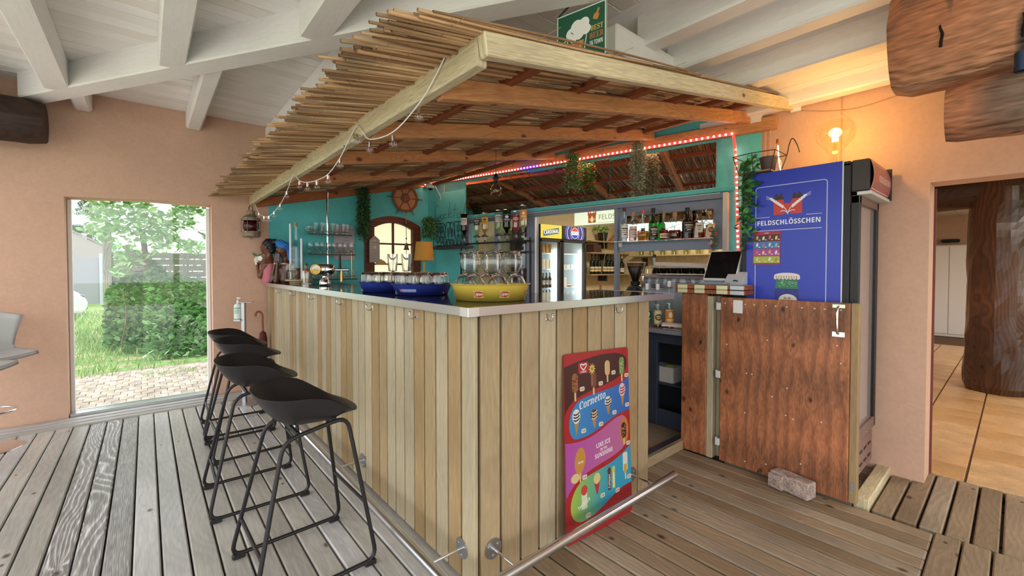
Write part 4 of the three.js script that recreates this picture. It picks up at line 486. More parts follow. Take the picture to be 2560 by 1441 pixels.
// ---------- left part of the wall behind the bar ----------
{ const t = thing('helm_ornament', 'brown wooden ship wheel hanging above the arched window', 'ship wheel', [2.775, 2.373, -5.56]); const w = mat(0x8a5238, 0.6), w2 = mat(0xbf8a5e, 0.7);
  part(t, 'backing_disc', at(cyl(0.18, 0.18, 0.01, 40), 0, 0, -0.008, PI / 2), w2); part(t, 'rim', at(tor(0.178, 0.018, 8, 48), 0, 0, 0.004, 0, 0, 0, [1, 1, 0.8]), w); part(t, 'hub', merge(at(tor(0.055, 0.012, 8, 30), 0, 0, 0.008), at(cyl(0.042, 0.042, 0.02, 24), 0, 0, 0.004, PI / 2)), w);
  for (let i = 0; i < 6; i++) { const a = i * PI / 3; part(t, 'spoke', merge(at(cbox(0.13, 0.011, 0.012, 0.002), Math.cos(a) * 0.115, Math.sin(a) * 0.115, 0.004, 0, 0, a), at(cyl(0.006, 0.01, 0.06, 8), Math.cos(a) * 0.228, Math.sin(a) * 0.228, 0, 0, 0, a - PI / 2), at(sph(0.009, 8, 6), Math.cos(a) * 0.26, Math.sin(a) * 0.26, 0)), w); }
  part(t, 'hanging_rope', tube([[-0.05, 0.185, 0], [-0.03, 0.23, 0.0], [0, 0.2, 0.01], [0.03, 0.23, 0], [0.05, 0.185, 0]], 0.007, 30, 6), M.rope); part(t, 'rope_loop', merge(tube([[-0.035, -0.19, 0.01], [-0.02, -0.25, 0.015], [0.0, -0.29, 0.015], [0.02, -0.25, 0.015], [0.035, -0.19, 0.01]], 0.006, 30, 6), tube([[0, -0.28, 0.015], [0, -0.36, 0.015]], 0.004, 4, 5)), M.rope); }
{ const t = thing('hanging_bell', 'small metal bell on a cord in front of the arched window', 'bell', [2.78, 1.65, -5.545]); part(t, 'bell', lathe([[0, 0.095], [0.012, 0.095], [0.022, 0.08], [0.028, 0.03], [0.04, 0.005], [0.042, 0], [0.036, 0], [0, 0.05]], 18), mat(0x8a7a5c, 0.45, 0.7)); part(t, 'cord', merge(tube([[0, 0.09, 0], [0, 0.2, 0.0], [0, 0.45, 0]], 0.004, 6, 5), at(sph(0.012, 8, 6), 0, 0.16, 0), tube([[0, 0.02, 0], [0, -0.1, 0], [-0.005, -0.2, 0]], 0.004, 6, 5)), mat(0x4a4036, 0.9)); }
{ const t = thing('house_plaque', 'grey wooden house shaped plaque with white heart on the window frame', 'plaque', [2.31, 1.47, -5.53]); const s = shp([[-0.07, 0], [0.07, 0], [0.07, 0.3], [0, 0.36], [-0.07, 0.3]]); part(t, 'board', extr(s, 0.015, 0.002), M.greywood); part(t, 'heart', at(sph(0.022, 10, 8), 0, 0.2, 0.02, 0, 0, 0, [1, 1, 0.4]), mat(0xe0c8a8, 0.6)); part(t, 'roof', extr(shp([[0, -0.03], [0.16, -0.03], [0.14, 0.01], [0.08, 0.045], [0.03, 0.01]]), 0.03), mat(0xcaa06a, 0.7), [0, 0, 0.005]); part(t, 'knob', at(sph(0.012, 8, 6), 0, 0.29, 0.02), M.whitep); }
{ const tx = canvasTex(192, 320, (x) => { x.fillStyle = '#c9bfc6'; x.fillRect(0, 0, 192, 320); x.fillStyle = '#8a8088'; for (let i = 0; i < 9; i++) x.fillRect(90 - (i % 3) * 20, 30 + i * 26, 70 - (i % 2) * 25, 4); x.fillStyle = '#f6f2e6'; x.fillRect(160, 150, 16, 20); }); const t = thing('notice_sheet', 'pinkish grey handwritten sheet taped to the teal wall', 'notice', [1.94, 1.72, -5.592]); part(t, 'sheet', cbox(0.26, 0.43, 0.003, 0), mat(0xc9bfc6, 0.8)); part(t, 'writing', quad(0.26, 0.43), tmat(tx, 0.8), [0, 0, 0.002]); }
{ const t = thing('table_lamp', 'table lamp with an ochre drum shade in the bar corner', 'lamp', [2.757, 1.005, -5.0]); part(t, 'shade', lathe([[0.128, 0.49], [0.104, 0.73], [0.101, 0.73], [0.125, 0.49], [0.128, 0.49]], 30), new THREE.MeshPhysicalMaterial({ color: 0xe2a343, roughness: 0.9, transmission: 0.12, thickness: 0 })); part(t, 'pole', at(cyl(0.014, 0.018, 0.55, 12), 0, 0.27, 0), mat(0xd9a458, 0.6)); part(t, 'base', at(cyl(0.075, 0.08, 0.02, 20), 0, 0.01, 0), mat(0xd9a458, 0.6)); part(t, 'star_ornament', at(extr(shp([[0, 0.03], [0.008, 0.01], [0.03, 0.008], [0.012, -0.005], [0.018, -0.028], [0, -0.014], [-0.018, -0.028], [-0.012, -0.005], [-0.03, 0.008], [-0.008, 0.01]]), 0.008), -0.07, 0.33, 0.05), mat(0xd98a40, 0.6)); }
solo('framed_card', 'small framed card with red and cream print below the BAR sign', 'card', merge(cbox(0.2, 0.12, 0.02, 0.003)), tmat(canvasTex(128, 80, (x) => { x.fillStyle = '#e8dcc8'; x.fillRect(0, 0, 128, 80); x.fillStyle = '#a83a34'; x.fillRect(8, 8, 112, 20); x.fillStyle = '#c8a878'; x.fillRect(8, 36, 50, 36); x.fillStyle = '#6a5a50'; for (let i = 0; i < 4; i++) x.fillRect(66, 40 + i * 9, 50, 4); }), 0.5), bw(3.8, 1.36, 0.012), BWR);
{ // BAR wire sign on its black shelf
  const t = thing('bar_wire_sign', 'black wire letters reading BAR standing on a dark wall shelf', 'sign', bw(3.7, 1.70, 0.09), BWR); const rows = [0.05, -0.05], L = (pts, ox, z) => tube(pts.map(([x, y]) => [x * 0.19 + ox, y * 0.31 + 0.005, z]), 0.0045, 50, 5, true, 0.02);
  const BO = [[0, 0], [0.7, 0], [0.95, 0.12], [0.95, 0.38], [0.72, 0.52], [0.9, 0.64], [0.9, 0.88], [0.68, 1], [0, 1]], B1 = [[0.3, 0.16], [0.62, 0.16], [0.66, 0.4], [0.3, 0.44]], B2 = [[0.3, 0.6], [0.6, 0.6], [0.6, 0.84], [0.3, 0.84]], AO = [[0, 0], [0.3, 0], [0.36, 0.25], [0.64, 0.25], [0.7, 0], [1, 0], [0.66, 1], [0.34, 1]], A1 = [[0.42, 0.42], [0.58, 0.42], [0.5, 0.78]], RO = [[0, 0], [0.3, 0], [0.3, 0.42], [0.45, 0.42], [0.7, 0], [1, 0], [0.72, 0.45], [0.92, 0.6], [0.92, 0.86], [0.68, 1], [0, 1]], R1 = [[0.3, 0.58], [0.6, 0.6], [0.6, 0.83], [0.3, 0.83]];
  [['letter_b', [BO, B1, B2], -0.31], ['letter_a', [AO, A1], -0.1], ['letter_r', [RO, R1], 0.12]].forEach(([n, ls, ox]) => { const g = []; for (const z of [0.035, -0.035]) for (const l of ls) g.push(L(l, ox, z)); for (const [x, y] of ls[0]) g.push(pipe([[x * 0.19 + ox, y * 0.31 + 0.005, -0.035], [x * 0.19 + ox, y * 0.31 + 0.005, 0.035]], 0.003, 0, 4)); part(t, n, merge(g), M.black); });
  const u = thing('wall_shelf', 'short dark wall shelf under the BAR letters', 'shelf', bw(3.68, 1.675, 0.08), BWR); part(u, 'board', cbox(0.7, 0.035, 0.14, 0.003), mat(0x3a2a2c, 0.5)); part(u, 'metal_end', cbox(0.22, 0.037, 0.142, 0.003), mat(0x30323a, 0.4), [0.245, 0, 0.001]);
  const v = thing('cocktail_wire_sign', 'thin black wire script reading Cocktail above the BAR sign', 'sign', bw(3.7, 2.08, 0.05), BWR); const W = (p, n = 40) => tube(p.map(([x, y]) => [x, y, 0]), 0.0028, n, 4);
  const loop = (x, r = 0.03, y = 0.03) => { const p = []; for (let i = 0; i <= 10; i++) { const a = 1.2 + i / 10 * 6; p.push([x + Math.cos(a) * r, y + Math.sin(a) * r * 1.2]); } return p; };
  part(v, 'letter_c', W([[-0.28, 0.17], [-0.32, 0.2], [-0.37, 0.14], [-0.36, 0.04], [-0.3, 0.02], [-0.26, 0.05]]), M.dark); part(v, 'letter_o', W(loop(-0.22)), M.dark); part(v, 'letter_c', W([[-0.13, 0.06], [-0.17, 0.06], [-0.17, 0.01], [-0.12, 0.01]]), M.dark); part(v, 'letter_k', merge(W([[-0.09, 0], [-0.05, 0.22]], 6), W([[-0.02, 0.08], [-0.075, 0.05], [-0.02, 0]], 12)), M.dark); part(v, 'letter_t', merge(W([[0.02, 0.01], [0.06, 0.19]], 6), W([[0.0, 0.11], [0.09, 0.115]], 4)), M.dark); part(v, 'letter_a', W(loop(0.12)), M.dark); part(v, 'letter_i', W([[0.17, 0.07], [0.165, 0.01], [0.19, 0.01]], 10), M.dark); part(v, 'letter_l', W([[0.22, 0.02], [0.28, 0.2], [0.3, 0.24], [0.25, 0.16], [0.23, 0.04], [0.27, 0.0]], 24), M.dark); }
{ const t = thing('security_camera', 'white dome security camera under the wall beam', 'camera', bw(4.06, 2.515, 0.14), BWR); part(t, 'housing', lathe([[0, 0.06], [0.05, 0.06], [0.058, 0.04], [0.055, 0.01], [0.04, 0], [0, 0]], 24), M.whitep); part(t, 'dome', at(sph(0.036, 16, 10), 0, 0.0, 0, 0, 0, 0, [1, 0.85, 1]), mat(0x111114, 0.08)); part(t, 'cable', tube([[0.05, 0.04, -0.04], [0.09, -0.1, -0.1], [0.07, -0.2, -0.12], [0.12, -0.26, -0.12], [0.15, -0.14, -0.12], [0.16, 0.04, -0.12]], 0.004, 40, 5), M.whitep); }
{ // glass rack on a pole
  const t = thing('glass_rack', 'three tier chrome glass rack on a pole against the teal wall', 'glass rack', [1.67, 1.005, -5.38]); part(t, 'pole', at(cyl(0.013, 0.013, 1.45, 12), 0, 0.725, 0), M.chrome);
  for (const [x, y, w] of [[0, 0.79, 0.5], [0.02, 0.555, 0.54], [0.05, 0.262, 0.52]]) { part(t, 'glass_tray', cbox(w, 0.008, 0.24, 0.002), glassM(0xd8f0e8), [x, y, 0]); part(t, 'tray_rail', pipe([[x - w / 2, y + 0.03, -0.12], [x + w / 2, y + 0.03, -0.12], [x + w / 2, y + 0.03, 0.12], [x - w / 2, y + 0.03, 0.12]], 0.005, 0.02, 6, true), M.chrome); part(t, 'tray_edge', cbox(w, 0.01, 0.006, 0.001), M.dark, [x, y - 0.006, 0.121]); }
  part(t, 'side_rod', at(cyl(0.008, 0.008, 0.33, 8), 0.25, 0.42, 0.1), M.brass); }
const tumG = (h, r0, r1) => lathe([[0, 0.006], [0, 0], [r0, 0], [r1, h], [r1 - 0.0016, h], [r0 - 0.002, 0.006], [0, 0.006]], 18);
{ const tall = tumG(0.13, 0.026, 0.031), low = tumG(0.085, 0.034, 0.039), m = M.drink;
  for (let i = 0; i < 7; i++) solo('highball_glass', 'tall clear highball glass on the top tier of the chrome rack', 'glass', tall, m, [1.53 + i * 0.062, 1.8, -5.36 + (i % 2) * 0.05], 0, 'glasses on the rack top tier');
  for (let i = 0; i < 2; i++) solo('tumbler', 'low clear tumbler at the end of the rack top tier', 'glass', low, m, [1.458, 1.8, -5.43 + i * 0.09], 0, 'tumblers on the rack top tier');
  const goblet = lathe([[0, 0], [0.03, 0], [0.03, 0.003], [0.006, 0.01], [0.006, 0.03], [0.034, 0.06], [0.038, 0.1], [0.034, 0.13], [0.032, 0.13], [0.036, 0.1], [0.032, 0.062], [0, 0.036]], 18);
  for (let i = 0; i < 8; i++) solo('beer_goblet', 'stemmed clear beer goblet on the middle tier of the chrome rack', 'glass', goblet, m, [1.46 + i * 0.066, 1.565, -5.33 + (i % 2) * 0.04], 0, 'goblets on the rack middle tier');
  for (let i = 0; i < 8; i++) solo('highball_glass', 'clear glass on the lowest tier of the chrome rack', 'glass', tumG(0.11, 0.024, 0.029), m, [1.5 + i * 0.06, 1.272, -5.33 + (i % 2) * 0.05], 0, 'glasses on the rack lowest tier'); }
// hanging pendant bulb
{ const t = thing('pendant_bulb', 'clear globe bulb hanging on a black cord under the canopy', 'pendant lamp', [2.45, 2.1, -3.105]); part(t, 'globe', lathe([[0.012, 0.085], [0.018, 0.07], [0.045, 0.035], [0.054, 0], [0.045, -0.032], [0.022, -0.05], [0, -0.054]], 24), glassM(0xfff6ea)); part(t, 'holder', lathe([[0, 0.16], [0.012, 0.16], [0.02, 0.14], [0.02, 0.13], [0.03, 0.125], [0.03, 0.115], [0.02, 0.11], [0.02, 0.075], [0, 0.075]], 18), M.black); part(t, 'cord', at(cyl(0.0025, 0.0025, 0.22, 6), 0, 0.265, 0), M.black); part(t, 'filament', tube([[-0.03, 0.005, 0], [-0.01, 0.012, 0.02], [0.01, 0.004, -0.01], [0.03, 0.008, 0]], 0.0025, 16, 4), mat(0xfff2d8, 0.4)); }
// ================= PLANTS =================
const LEAF = leafGeo(1, 0.5, 0.2, 0.15), NARROW = leafGeo(1, 0.28, 0.1, 0.25), ROUND = (() => { const o = [[0, 0, 0], [0.3, 0.12, 0.05], [0.46, 0.4, 0.09], [0.36, 0.72, 0.1], [0, 1, 0.12], [-0.36, 0.72, 0.1], [-0.46, 0.4, 0.09], [-0.3, 0.12, 0.05]], c = [0, 0.45, 0], P = [], U = []; for (let i = 0; i < 8; i++) for (const v of [c, o[i], o[(i + 1) % 8]]) { P.push(...v); U.push(v[0], v[1]); } const g = new THREE.BufferGeometry(); g.setAttribute('position', new THREE.Float32BufferAttribute(P, 3)); g.setAttribute('uv', new THREE.Float32BufferAttribute(U, 2)); g.computeVertexNormals(); return g; })();
function plantAt(name, label, p, strands, o) { // strands: [dx, dz, y0, y1]
  const t = thing(name, label, 'plant', p, 0), q = rng(o.seed), L = [], st = [];
  for (const [dx, dz, y0, y1, sp = 0.03] of strands) { const n = Math.round(Math.abs(y1 - y0) * o.den); for (let i = 0; i < n; i++) { const f = i / n, y = mix(y0, y1, f); L.push([dx * (0.6 + 0.4 * f) + rr(-sp, sp, q), y + rr(-0.01, 0.01, q), dz * (0.6 + 0.4 * f) + rr(-sp, sp, q), rr(0.6, 2.4, q), rr(0, 6.28, q), rr(-0.5, 0.5, q), o.leaf * rr(0.7, 1.25, q)]); } st.push(tube([[0, y0 + 0.02, 0], [dx * 0.7, y0, dz * 0.7], [dx, mix(y0, y1, 0.5), dz], [dx, y1, dz]], 0.0016, 10, 4)); }
  scatter(t, 'foliage', o.geo || LEAF, M.leafD, L, o.cols); part(t, 'stems', merge(st), mat(0x4a5a30, 0.8)).userData.kind = 'stuff';
  if (o.flowers) { const fq = rng(o.seed + 9); for (let i = 0; i < o.flowers.n; i++) { const s = strands[Math.floor(fq() * strands.length)], f = fq(); part(t, 'flower', merge(at(sph(0.012, 7, 5), 0, 0, 0, 0, 0, 0, [1, 0.6, 1]), ...[0, 1, 2, 3, 4].map((k) => at(sph(0.011, 6, 4), Math.cos(k * 1.257) * 0.013, 0, Math.sin(k * 1.257) * 0.013, 0, 0, 0, [1, 0.35, 1]))), o.flowers.m[i % o.flowers.m.length], [s[0] + rr(-0.04, 0.04, fq), mix(s[2], s[3], f), s[1] + rr(-0.05, 0.05, fq)], [rr(-1, 1, fq), rr(0, 6, fq), rr(-1, 1, fq)]); } }
  return t;
}
const ring = (n, r, y0, y1, sp, q = rng(n * 7 + 3)) => { const a = []; for (let i = 0; i < n; i++) { const t = q() * 6.28, k = Math.sqrt(q()) * r; a.push([Math.cos(t) * k, Math.sin(t) * k, y0 + rr(-0.02, 0.02, q), mix(y1, y0, q() * 0.45), sp]); } return a; };
plantAt('hanging_plant', 'dense dark green artificial plant hanging left of the arched window', [2.14, 2.42, -5.47], ring(26, 0.075, 0, -0.68, 0.03), { seed: 3, den: 190, leaf: 0.038, cols: ['#2f6a34', '#3f8244', '#255428', '#6a9a58'] });
const TP = plantAt('trailing_plant', 'bushy green trailing plant behind the ochre lamp', [3.0, 2.04, -5.3], [...ring(16, 0.09, 0.03, -0.3, 0.04), ...ring(10, 0.12, 0.04, -0.08, 0.03)], { seed: 4, den: 260, leaf: 0.036, cols: ['#3a7a3c', '#5a9a50', '#2a5a2c', '#8ab470'] });
part(TP, 'wall_bracket', pipe([[0, 0.02, 0], [0.21, 0.02, 0]], 0.006, 0, 6), M.dark);
plantAt('flowering_plant', 'hanging plant with small red flowers in front of the mirrors', bw(1.7, 2.58, 0.17), [...ring(12, 0.1, 0, -0.46, 0.04), ...ring(8, 0.06, -0.02, -0.4, 0.03)], { seed: 5, den: 150, leaf: 0.03, cols: ['#4a8a4a', '#6aa85a', '#3a7438', '#9abf7a'], flowers: { n: 34, m: [mat(0xb8402c, 0.6), mat(0xd06a3c, 0.6), mat(0x9a2c24, 0.6)] } });
plantAt('grey_plant', 'pale grey green artificial plant hanging in front of the mirror', bw(1.0, 2.55, 0.16), [...ring(22, 0.085, 0, -0.47, 0.03)], { seed: 6, den: 190, leaf: 0.032, geo: NARROW, cols: ['#a8b098', '#8a9680', '#bcc4a8', '#7c8870'] });
plantAt('pink_flower', 'pink artificial flower stem in front of the shelf end post', bw(0.33, 1.74, 0.14), [[0, 0, 0, -0.22, 0.02], [0.01, 0.01, -0.02, -0.2, 0.025]], { seed: 7, den: 70, leaf: 0.04, cols: ['#2f8a58', '#3a9a5c'], flowers: { n: 7, m: [mat(0xd85a9a, 0.6), mat(0xc8407c, 0.6)] } });
{ // wire basket with ivy on the drinks fridge
  const t = thing('wire_basket', 'geometric black wire basket on the drinks fridge corner', 'basket', [3.3, 2.055, -1.19]); const B = [[-0.09, 0, 0.1], [0.09, 0, 0.1], [0.11, 0, 0], [0.09, 0, -0.1], [-0.09, 0, -0.1], [-0.11, 0, 0]], Tt = B.map(([x, , z]) => [x * 1.25, 0.13, z * 1.35]);
  const gs = []; for (let i = 0; i < 6; i++) { gs.push(pipe([B[i], B[(i + 1) % 6]], 0.003, 0, 5), pipe([Tt[i], Tt[(i + 1) % 6]], 0.003, 0, 5), pipe([B[i], Tt[i]], 0.003, 0, 5)); } gs.push(tube([[0.1, 0.13, 0.14], [0.08, 0.2, 0.16], [0.04, 0.22, 0.19], [0.03, 0.17, 0.22], [0.05, 0.12, 0.23]], 0.0035, 24, 5)); part(t, 'wire_frame', merge(gs), M.dark); part(t, 'tray', cbox(0.18, 0.012, 0.2, 0.003), mat(0xb08a60, 0.7), [0, 0.008, 0]);
  const u = thing('flower_pot', 'small dark plastic pot inside the wire basket', 'pot', [3.32, 2.07, -1.14]); part(u, 'pot', lathe([[0, 0], [0.04, 0], [0.055, 0.09], [0.058, 0.09], [0.058, 0.1], [0.05, 0.1], [0.045, 0.08], [0, 0.075]], 18), mat(0x5a4a48, 0.6));
  plantAt('ivy', 'ivy trailing from the wire basket down the blue fridge side', [3.22, 2.12, -1.24], [[0, 0, 0.05, -0.12, 0.05], [-0.03, 0.02, 0.03, -0.5, 0.03], [-0.04, -0.02, 0.02, -0.62, 0.03], [-0.02, 0.03, 0.02, -0.35, 0.04], [-0.05, -0.04, 0, -0.45, 0.03], [-0.03, 0.0, 0, -0.55, 0.035], [0.02, 0.06, 0.05, 0.0, 0.06]], { seed: 12, den: 75, leaf: 0.05, geo: LEAF, cols: ['#2a6a2c', '#3f8a3c', '#1f5222', '#5aa04e'] }); }
// ================= STORE ROOM =================
const pepsiTex = canvasTex(512, 192, (x) => { x.fillStyle = '#1c1c30'; x.fillRect(0, 0, 512, 192); for (let i = 4; i > 0; i--) { x.strokeStyle = ['#6a6ae0', '#8a8af4', '#4a4ac8', '#c0c0ff'][i % 4]; x.lineWidth = 14; x.beginPath(); x.ellipse(256, 96, 60 + i * 34, 110 + i * 14, 0, 0, 7); x.stroke(); } x.fillStyle = '#f6f6f6'; x.beginPath(); x.ellipse(256, 96, 78, 86, 0, 0, 7); x.fill(); x.fillStyle = '#d04030'; x.beginPath(); x.ellipse(256, 92, 70, 76, 0, PI * 1.08, PI * 1.92); x.fill(); x.fillStyle = '#2848b0'; x.beginPath(); x.ellipse(256, 100, 70, 76, 0, PI * 0.08, PI * 0.92); x.fill(); x.fillStyle = '#fff'; x.fillRect(180, 70, 152, 52); x.fillStyle = '#30406a'; x.font = 'bold 44px sans-serif'; x.textAlign = 'center'; x.fillText('PEPSI', 256, 112); });
const cardTex = canvasTex(512, 192, (x) => { x.fillStyle = '#e8cc4c'; x.fillRect(0, 0, 512, 192); x.save(); x.translate(256, 96); x.rotate(-0.1); x.fillStyle = '#2a5a7a'; x.beginPath(); x.moveTo(-190, -24); x.lineTo(190, -44); x.lineTo(180, 40); x.lineTo(-200, 50); x.fill(); x.fillStyle = '#fff'; x.font = 'bold 74px sans-serif'; x.textAlign = 'center'; x.fillText('CARDINAL', 0, 28, 360); x.restore(); });
function glassFridge(label, x0, x1, tex, lamps, y1 = 1.98) {
  const w = x1 - x0, t = thing('glass_door_fridge', label, 'fridge', [(x0 + x1) / 2, 0, -4.1], 0), d = 0.58, wm = mat(0xe9f2f4, 0.5), bm = M.dark;
  part(t, 'side_wall', cbox(0.03, 1.78, d, 0.004), bm, [-w / 2 + 0.015, 0.9, -d / 2]); part(t, 'side_wall', cbox(0.03, 1.78, d, 0.004), bm, [w / 2 - 0.015, 0.9, -d / 2]); part(t, 'back_wall', cbox(w, 1.78, 0.03, 0.004), wm, [0, 0.9, -d + 0.015]); part(t, 'liner', merge(at(cbox(0.006, 1.7, d - 0.05, 0), -w / 2 + 0.034, 0.92, -d / 2), at(cbox(0.006, 1.7, d - 0.05, 0), w / 2 - 0.034, 0.92, -d / 2), at(cbox(w - 0.06, 0.006, d - 0.05, 0), 0, 1.77, -d / 2)), wm); part(t, 'base', cbox(w, 0.14, d, 0.005), bm, [0, 0.07, -d / 2]); part(t, 'header_box', cbox(w, y1 - 1.79, d, 0.006), bm, [0, (y1 + 1.79) / 2, -d / 2 + 0.03]);
  part(t, 'header_sign', quad(w - 0.01, y1 - 1.8), new THREE.MeshStandardMaterial({ map: tex, emissive: 0xffffff, emissiveMap: tex, emissiveIntensity: 0.14, roughness: 0.4 }), [0, (y1 + 1.795) / 2, 0.033]); part(t, 'door_frame', merge(at(cbox(0.035, 1.66, 0.03, 0.003), -w / 2 + 0.018, 0.95, 0.015), at(cbox(0.035, 1.66, 0.03, 0.003), w / 2 - 0.018, 0.95, 0.015), at(cbox(w, 0.04, 0.03, 0.003), 0, 1.77, 0.015), at(cbox(w, 0.05, 0.03, 0.003), 0, 0.16, 0.015)), M.black); part(t, 'door_glass', cbox(w - 0.06, 1.6, 0.006, 0), M.glass, [0, 0.96, 0.012]);
  for (const y of [0.62, 0.88, 1.12, 1.38, 1.6]) part(t, 'shelf', cbox(w - 0.08, 0.012, d - 0.16, 0.002), wm, [0, y, -d / 2 - 0.02]);
  const lm = new THREE.MeshStandardMaterial({ color: 0xf4ffff, emissive: 0xe4f8ff, emissiveIntensity: 2.2 }); part(t, 'light_tube', at(cyl(0.011, 0.011, 1.1, 10), w / 2 - 0.06, 1.1, -0.06), lm); const l = new THREE.RectAreaLight(0xe4f6ff, 4.5, 0.03, 1.1); l.position.set((x0 + x1) / 2 + w / 2 - 0.075, 1.1, -4.175); l.lookAt((x0 + x1) / 2 - 0.1, 1.1, -4.6); scene.add(l); return t;
}
glassFridge('lit glass door fridge with yellow printed header in the store room', 3.95, 4.365, cardTex); glassFridge('lit glass door fridge with dark header and round emblem in the store room', 4.375, 4.885, pepsiTex);
{ const beer = (lab, p, glass, lb, i) => { const t = thing('beer_bottle', lab, 'bottle', p, 0, 'bottles in the yellow headed fridge'); bottleParts(t, { h: 0.22, r: 0.028, glass, label: lb, ly: 0.2, lh: 0.26, cap: M.whitep, caph: 0.012, n: 12 }); };
  for (let k = 0; k < 5; k++) { beer('dark beer bottle on the middle shelf of the yellow headed fridge', [4.0 + k * 0.066, 1.126, -4.2], mat(0x1c1a12, 0.15), LB.white, k); beer('dark beer bottle on the lower shelf of the yellow headed fridge', [4.0 + k * 0.066, 0.886, -4.2], mat(0x14201a, 0.15), LB.white, k); }
  for (let k = 0; k < 5; k++) solo('carton', 'small cream drink carton on the upper shelf of the yellow headed fridge', 'carton', cbox(0.055, 0.13, 0.05, 0.003), tmat(canvasTex(32, 64, (x) => { x.fillStyle = '#e8e0c8'; x.fillRect(0, 0, 32, 64); x.fillStyle = ['#6a5a3a', '#8a3a2a', '#5a6a3a'][k % 3]; x.fillRect(4, 20, 24, 20); }), 0.5), [4.0 + k * 0.066, 1.452, -4.2], 0, 'cartons in the yellow headed fridge');
  for (let k = 0; k < 5; k++) solo('jar', 'small amber jar on the top shelf of the yellow headed fridge', 'jar', merge(at(cyl(0.025, 0.025, 0.1, 12), 0, 0.05, 0), at(cyl(0.02, 0.02, 0.02, 12), 0, 0.11, 0)), mat(0xc89a5a, 0.3), [4.0 + k * 0.066, 1.607, -4.2], 0, 'jars in the yellow headed fridge');
  for (let k = 0; k < 4; k++) solo('food_tub', 'small clear lidded tub on a shelf of the round emblem fridge', 'tub', merge(cbox(0.09, 0.05, 0.1, 0.006), at(cbox(0.096, 0.01, 0.106, 0.003), 0, 0.028, 0)), mat(0xe4ece8, 0.3), [4.44 + k * 0.1, 1.412, -4.25], 0, 'tubs in the round emblem fridge'); solo('food_box', 'white square box on the middle shelf of the round emblem fridge', 'box', cbox(0.17, 0.13, 0.15, 0.006), M.whitep, [4.5, 1.193, -4.25]); solo('salad_bowl', 'shallow dish of green salad in the round emblem fridge', 'dish', merge(lathe([[0, 0], [0.05, 0], [0.08, 0.03], [0.076, 0.03], [0.05, 0.006], [0, 0.006]], 18), at(sph(0.05, 10, 6), 0, 0.02, 0, 0, 0, 0, [1, 0.5, 1])), mat(0xb8d088, 0.7), [4.58, 0.888, -4.25]); solo('food_plate', 'shallow plate of pink food in the round emblem fridge', 'plate', merge(lathe([[0, 0], [0.05, 0], [0.08, 0.02], [0, 0.012]], 18), at(sph(0.04, 8, 6), 0, 0.016, 0, 0, 0, 0, [1, 0.4, 1])), mat(0xe8c8b8, 0.6), [4.7, 1.128, -4.25]); }
{ // lit brewery sign hanging in the hatch
  const tx = canvasTex(1024, 160, (x) => { x.fillStyle = '#fff6dc'; x.fillRect(0, 0, 1024, 160); x.fillStyle = '#b8502c'; x.fillRect(170, 36, 90, 104); x.fillRect(164, 20, 14, 40); x.fillRect(252, 20, 14, 40); x.fillRect(190, 14, 10, 30); x.fillRect(230, 14, 10, 30); x.fillStyle = '#fff0c0'; x.beginPath(); x.moveTo(215, 140); x.lineTo(205, 90); x.lineTo(215, 60); x.lineTo(225, 90); x.fill(); x.strokeStyle = '#ffe0a0'; x.lineWidth = 6; for (const a of [-0.9, -0.5, 0.5, 0.9]) { x.beginPath(); x.moveTo(215, 130); x.lineTo(215 + Math.sin(a) * 50, 130 - Math.cos(a) * 50); x.stroke(); } x.fillStyle = '#8a8070'; x.font = '72px sans-serif'; x.fillText('FELDSCHLÖSSCHEN', 290, 112, 640); x.fillRect(270, 18, 720, 3); x.fillRect(270, 142, 720, 3); });
  const t = thing('lightbox_sign', 'lit cream lightbox with a red castle emblem inside the hatch', 'sign', [4.19, 2.015, -3.02], BWR); part(t, 'box', cbox(1.2, 0.19, 0.1, 0.006), M.offwhite, [0, 0, -0.05]); for (const x of [-0.5, 0.5]) part(t, 'hanger', at(cyl(0.004, 0.004, 0.46, 6), x, 0.32, -0.05), M.brushed); part(t, 'lit_face', quad(1.19, 0.18), new THREE.MeshStandardMaterial({ map: tx, emissive: 0xffffff, emissiveMap: tx, emissiveIntensity: 0.22 }), [0, 0, 0.001]); const l = new THREE.RectAreaLight(0xfff0d0, 1.5, 1.19, 0.18); l.position.set(4.18, 2.015, -3.02); l.lookAt(3.2, 2.0, -2.86); scene.add(l); }
{ const t = thing('ceiling_lamp', 'flat square ceiling lamp in the store room', 'lamp', [5.2, 2.56, -3.0]); part(t, 'housing', cbox(0.6, 0.04, 0.6, 0.004), M.whitep); part(t, 'diffuser', cbox(0.56, 0.006, 0.56, 0.001), new THREE.MeshStandardMaterial({ color: 0xffffff, emissive: 0xfff0d8, emissiveIntensity: 2 }), [0, -0.022, 0]); const l = new THREE.RectAreaLight(0xfff0d8, 14, 0.56, 0.56); l.position.set(5.2, 2.53, -3.0); l.lookAt(5.2, 0, -3.0); scene.add(l); }
